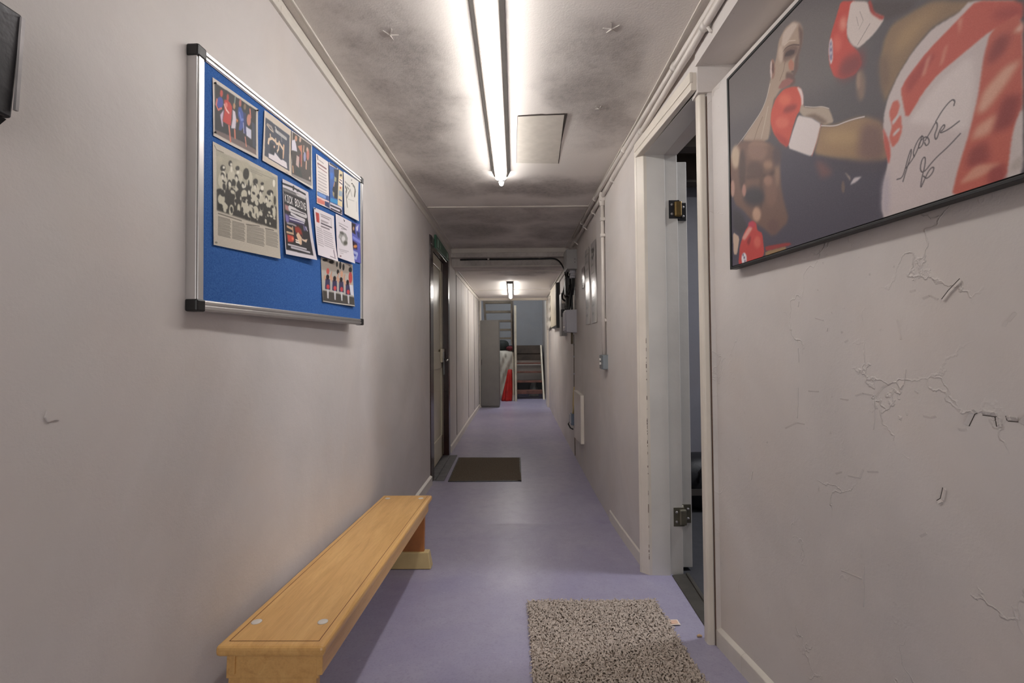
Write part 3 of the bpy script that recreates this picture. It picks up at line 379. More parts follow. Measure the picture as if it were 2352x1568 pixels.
PAPERS={
'a':[[[0.0503,1.7346],[0.2264,1.7513],[0.2233,1.6133],[0.0525,1.5985]],[200,190,180],[["p",[36,34,37],0.0024,[[0.037,0.071],[0.952,0.049],[0.948,0.877],[0.031,0.921]]],["p",[112,94,90],0.0061,[[0.031,0.882],[0.235,0.853],[0.602,0.825],[0.947,0.844],[0.949,0.945],[0.031,0.941]]],["p",[60,72,158],0.0049,[[0.205,0.323],[0.198,0.372],[0.18,0.419],[0.153,0.453],[0.124,0.469],[0.099,0.462],[0.081,0.436],[0.075,0.394],[0.082,0.346],[0.099,0.3],[0.125,0.265],[0.154,0.249],[0.18,0.254],[0.198,0.28]]],["l",[200,110,105],0.0268,[[0.079,0.335],[0.062,0.44],[0.1,0.506],[0.167,0.441]]],["p",[185,66,56],0.0049,[[0.199,0.161],[0.196,0.191],[0.187,0.219],[0.175,0.239],[0.161,0.247],[0.148,0.241],[0.139,0.223],[0.136,0.197],[0.14,0.167],[0.148,0.139],[0.161,0.119],[0.175,0.111],[0.187,0.116],[0.196,0.134]]],["p",[180,70,58],0.0049,[[0.321,0.164],[0.319,0.197],[0.311,0.225],[0.301,0.245],[0.29,0.251],[0.28,0.243],[0.273,0.222],[0.27,0.193],[0.272,0.161],[0.28,0.133],[0.29,0.113],[0.301,0.107],[0.311,0.115],[0.318,0.135]]],["p",[188,50,42],0.0049,[[0.218,0.266],[0.27,0.228],[0.352,0.241],[0.394,0.298],[0.367,0.656],[0.191,0.664],[0.224,0.469]]],["l",[226,172,165],0.0317,[[0.23,0.348],[0.27,0.415],[0.317,0.44]]],["p",[216,120,110],0.0049,[[0.297,0.311],[0.294,0.334],[0.285,0.357],[0.271,0.373],[0.257,0.381],[0.244,0.378],[0.235,0.366],[0.232,0.347],[0.235,0.324],[0.244,0.302],[0.257,0.285],[0.271,0.277],[0.284,0.279],[0.293,0.292]]],["p",[192,172,194],0.0049,[[0.139,0.573],[0.218,0.433],[0.192,0.634],[0.201,0.749],[0.178,0.76]]],["l",[200,112,92],0.0317,[[0.327,0.676],[0.344,0.811],[0.356,0.939]]],["p",[172,132,98],0.0049,[[0.465,0.239],[0.462,0.267],[0.454,0.293],[0.442,0.311],[0.43,0.318],[0.418,0.312],[0.41,0.296],[0.407,0.271],[0.41,0.243],[0.417,0.218],[0.429,0.2],[0.442,0.193],[0.454,0.198],[0.462,0.215]]],["l",[120,130,120],0.0244,[[0.457,0.073],[0.447,0.188]]],["p",[206,196,206],0.0049,[[0.4,0.335],[0.461,0.343],[0.488,0.472],[0.47,0.657],[0.371,0.695],[0.401,0.517]]],["p",[215,120,50],0.0049,[[0.488,0.451],[0.533,0.469],[0.499,0.539]]],["l",[196,116,92],0.0341,[[0.453,0.686],[0.458,0.829]]],["p",[172,98,88],0.0049,[[0.6,0.104],[0.598,0.139],[0.59,0.17],[0.578,0.191],[0.564,0.199],[0.552,0.19],[0.544,0.168],[0.541,0.137],[0.543,0.103],[0.551,0.072],[0.563,0.05],[0.576,0.043],[0.589,0.051],[0.597,0.073]]],["p",[52,76,152],0.0049,[[0.528,0.226],[0.586,0.184],[0.648,0.264],[0.665,0.402],[0.651,0.536],[0.6,0.626],[0.54,0.643],[0.567,0.473],[0.522,0.372]]],["l",[96,116,190],0.0317,[[0.56,0.311],[0.599,0.426],[0.649,0.389]]],["l",[150,150,190],0.0244,[[0.65,0.462],[0.665,0.635]]],["p",[126,100,76],0.0049,[[0.71,0.117],[0.707,0.145],[0.699,0.172],[0.686,0.19],[0.673,0.198],[0.66,0.192],[0.651,0.175],[0.648,0.15],[0.651,0.122],[0.659,0.096],[0.671,0.077],[0.685,0.069],[0.697,0.074],[0.706,0.091]]],["p",[36,44,96],0.0049,[[0.648,0.244],[0.713,0.251],[0.718,0.663],[0.672,0.632]]],["p",[192,126,106],0.0049,[[0.828,0.308],[0.824,0.361],[0.81,0.409],[0.79,0.442],[0.768,0.453],[0.747,0.441],[0.733,0.407],[0.727,0.36],[0.732,0.307],[0.745,0.26],[0.765,0.227],[0.787,0.215],[0.807,0.227],[0.822,0.26]]],["l",[196,110,90],0.0317,[[0.803,0.118],[0.819,0.259]]],["p",[196,196,212],0.0049,[[0.709,0.491],[0.837,0.498],[0.834,0.687],[0.718,0.663]]],["l",[200,130,110],0.022,[[0.69,0.709],[0.71,0.872]]],["p",[50,56,72],0.0098,[[0.847,0.33],[0.93,0.343],[0.939,0.814],[0.869,0.812]]]]],
'b':[[[0.253,1.7628],[0.3941,1.7726],[0.388,1.6278],[0.2425,1.6174]],[202,188,173],[["p",[58,62,76],0.0041,[[0.042,0.135],[0.932,0.143],[0.92,0.91],[0.062,0.88]]],["l",[150,140,135],0.0493,[[0.114,0.239],[0.247,0.24],[0.314,0.304]]],["l",[190,170,150],0.0246,[[0.097,0.258],[0.194,0.297],[0.291,0.314]]],["l",[170,166,166],0.0698,[[0.415,0.251],[0.801,0.262]]],["l",[90,90,96],0.0123,[[0.443,0.216],[0.842,0.21]]],["l",[200,198,196],0.0246,[[0.381,0.184],[0.466,0.265]]],["l",[130,130,134],0.0205,[[0.612,0.301],[0.648,0.382]]],["l",[214,190,166],0.0534,[[0.169,0.599],[0.181,0.516],[0.281,0.455],[0.399,0.466],[0.461,0.5],[0.569,0.458],[0.687,0.52]]],["l",[210,186,160],0.037,[[0.22,0.4],[0.234,0.462]]],["l",[210,186,160],0.037,[[0.415,0.413],[0.44,0.496]]],["l",[210,186,160],0.0411,[[0.549,0.42],[0.526,0.59],[0.471,0.667]]],["l",[206,170,140],0.0493,[[0.72,0.437],[0.712,0.593],[0.697,0.703]]],["l",[210,190,170],0.0329,[[0.601,0.47],[0.687,0.531]]],["p",[34,38,50],0.0062,[[0.221,0.546],[0.425,0.559],[0.481,0.664],[0.364,0.774],[0.235,0.751]]],["p",[34,38,50],0.0062,[[0.51,0.653],[0.605,0.55],[0.684,0.626],[0.679,0.755],[0.577,0.755]]],["p",[206,170,150],0.0062,[[0.405,0.583],[0.403,0.597],[0.396,0.61],[0.386,0.619],[0.374,0.623],[0.363,0.622],[0.355,0.615],[0.351,0.603],[0.353,0.59],[0.36,0.577],[0.37,0.567],[0.382,0.563],[0.393,0.565],[0.401,0.572]]],["p",[222,214,218],0.0062,[[0.191,0.789],[0.284,0.778],[0.379,0.767],[0.406,0.69],[0.474,0.722],[0.618,0.775],[0.699,0.748],[0.826,0.763],[0.854,0.885],[0.485,0.899],[0.198,0.885]]],["l",[40,40,52],0.0205,[[0.198,0.885],[0.485,0.888],[0.919,0.902]]],["l",[150,140,140],0.0205,[[0.805,0.972],[0.88,0.978]]]]],
'c':[[[0.3925,1.7713],[0.5209,1.7832],[0.521,1.6328],[0.388,1.6278]],[206,200,192],[["p",[66,58,54],0.0054,[[0.032,0.021],[0.966,0.028],[0.926,0.939],[0.017,0.972]]],["p",[206,202,214],0.0082,[[0.013,0.215],[0.137,0.151],[0.192,0.231],[0.255,0.384],[-0.02,0.434]]],["p",[56,48,45],0.0082,[[-0.014,0.445],[0.229,0.404],[0.206,0.691],[0.058,0.854]]],["p",[192,142,118],0.0082,[[0.246,0.094],[0.241,0.124],[0.226,0.152],[0.203,0.172],[0.178,0.18],[0.154,0.175],[0.137,0.158],[0.131,0.132],[0.136,0.102],[0.151,0.074],[0.174,0.054],[0.199,0.045],[0.223,0.05],[0.24,0.067]]],["p",[188,120,96],0.0082,[[0.267,0.256],[0.484,0.163],[0.501,0.331],[0.493,0.641],[0.436,0.661],[0.439,0.338]]],["p",[200,170,150],0.0082,[[0.436,0.056],[0.432,0.085],[0.419,0.111],[0.4,0.13],[0.378,0.137],[0.359,0.131],[0.345,0.114],[0.34,0.088],[0.344,0.059],[0.356,0.033],[0.376,0.014],[0.397,0.007],[0.417,0.013],[0.431,0.03]]],["p",[192,166,160],0.0082,[[0.231,0.465],[0.362,0.467],[0.342,0.71],[0.206,0.685]]],["p",[120,40,48],0.0109,[[0.361,0.4],[0.435,0.401],[0.445,0.619],[0.372,0.544]]],["p",[150,150,186],0.0109,[[0.688,0.36],[0.683,0.41],[0.667,0.454],[0.643,0.482],[0.617,0.49],[0.593,0.476],[0.576,0.443],[0.569,0.397],[0.574,0.346],[0.59,0.302],[0.614,0.273],[0.64,0.265],[0.665,0.279],[0.682,0.313]]],["l",[180,150,130],0.049,[[0.579,0.155],[0.568,0.285]]],["p",[184,112,98],0.0109,[[0.858,0.256],[0.851,0.319],[0.831,0.373],[0.803,0.408],[0.771,0.418],[0.743,0.4],[0.722,0.359],[0.715,0.301],[0.721,0.239],[0.741,0.185],[0.769,0.149],[0.801,0.138],[0.83,0.156],[0.85,0.198]]],["p",[196,160,140],0.0109,[[0.802,0.16],[0.797,0.184],[0.783,0.206],[0.764,0.222],[0.742,0.229],[0.722,0.225],[0.708,0.212],[0.703,0.192],[0.707,0.168],[0.721,0.146],[0.741,0.13],[0.763,0.123],[0.783,0.126],[0.797,0.14]]],["l",[190,150,130],0.0599,[[0.706,0.466],[0.694,0.618]]],["l",[180,140,110],0.0545,[[0.067,0.768],[0.084,0.882]]],["p",[50,52,48],0.0163,[[0.182,0.734],[0.416,0.712],[0.525,0.885],[0.162,0.918]]],["p",[142,134,130],0.0136,[[0.03,0.933],[0.954,0.853],[0.932,0.94],[0.032,0.973]]],["p",[200,180,170],0.0082,[[0.896,0.778],[0.892,0.795],[0.882,0.811],[0.867,0.822],[0.85,0.827],[0.834,0.824],[0.824,0.815],[0.82,0.8],[0.824,0.783],[0.834,0.767],[0.849,0.756],[0.866,0.751],[0.882,0.754],[0.892,0.763]]]]],
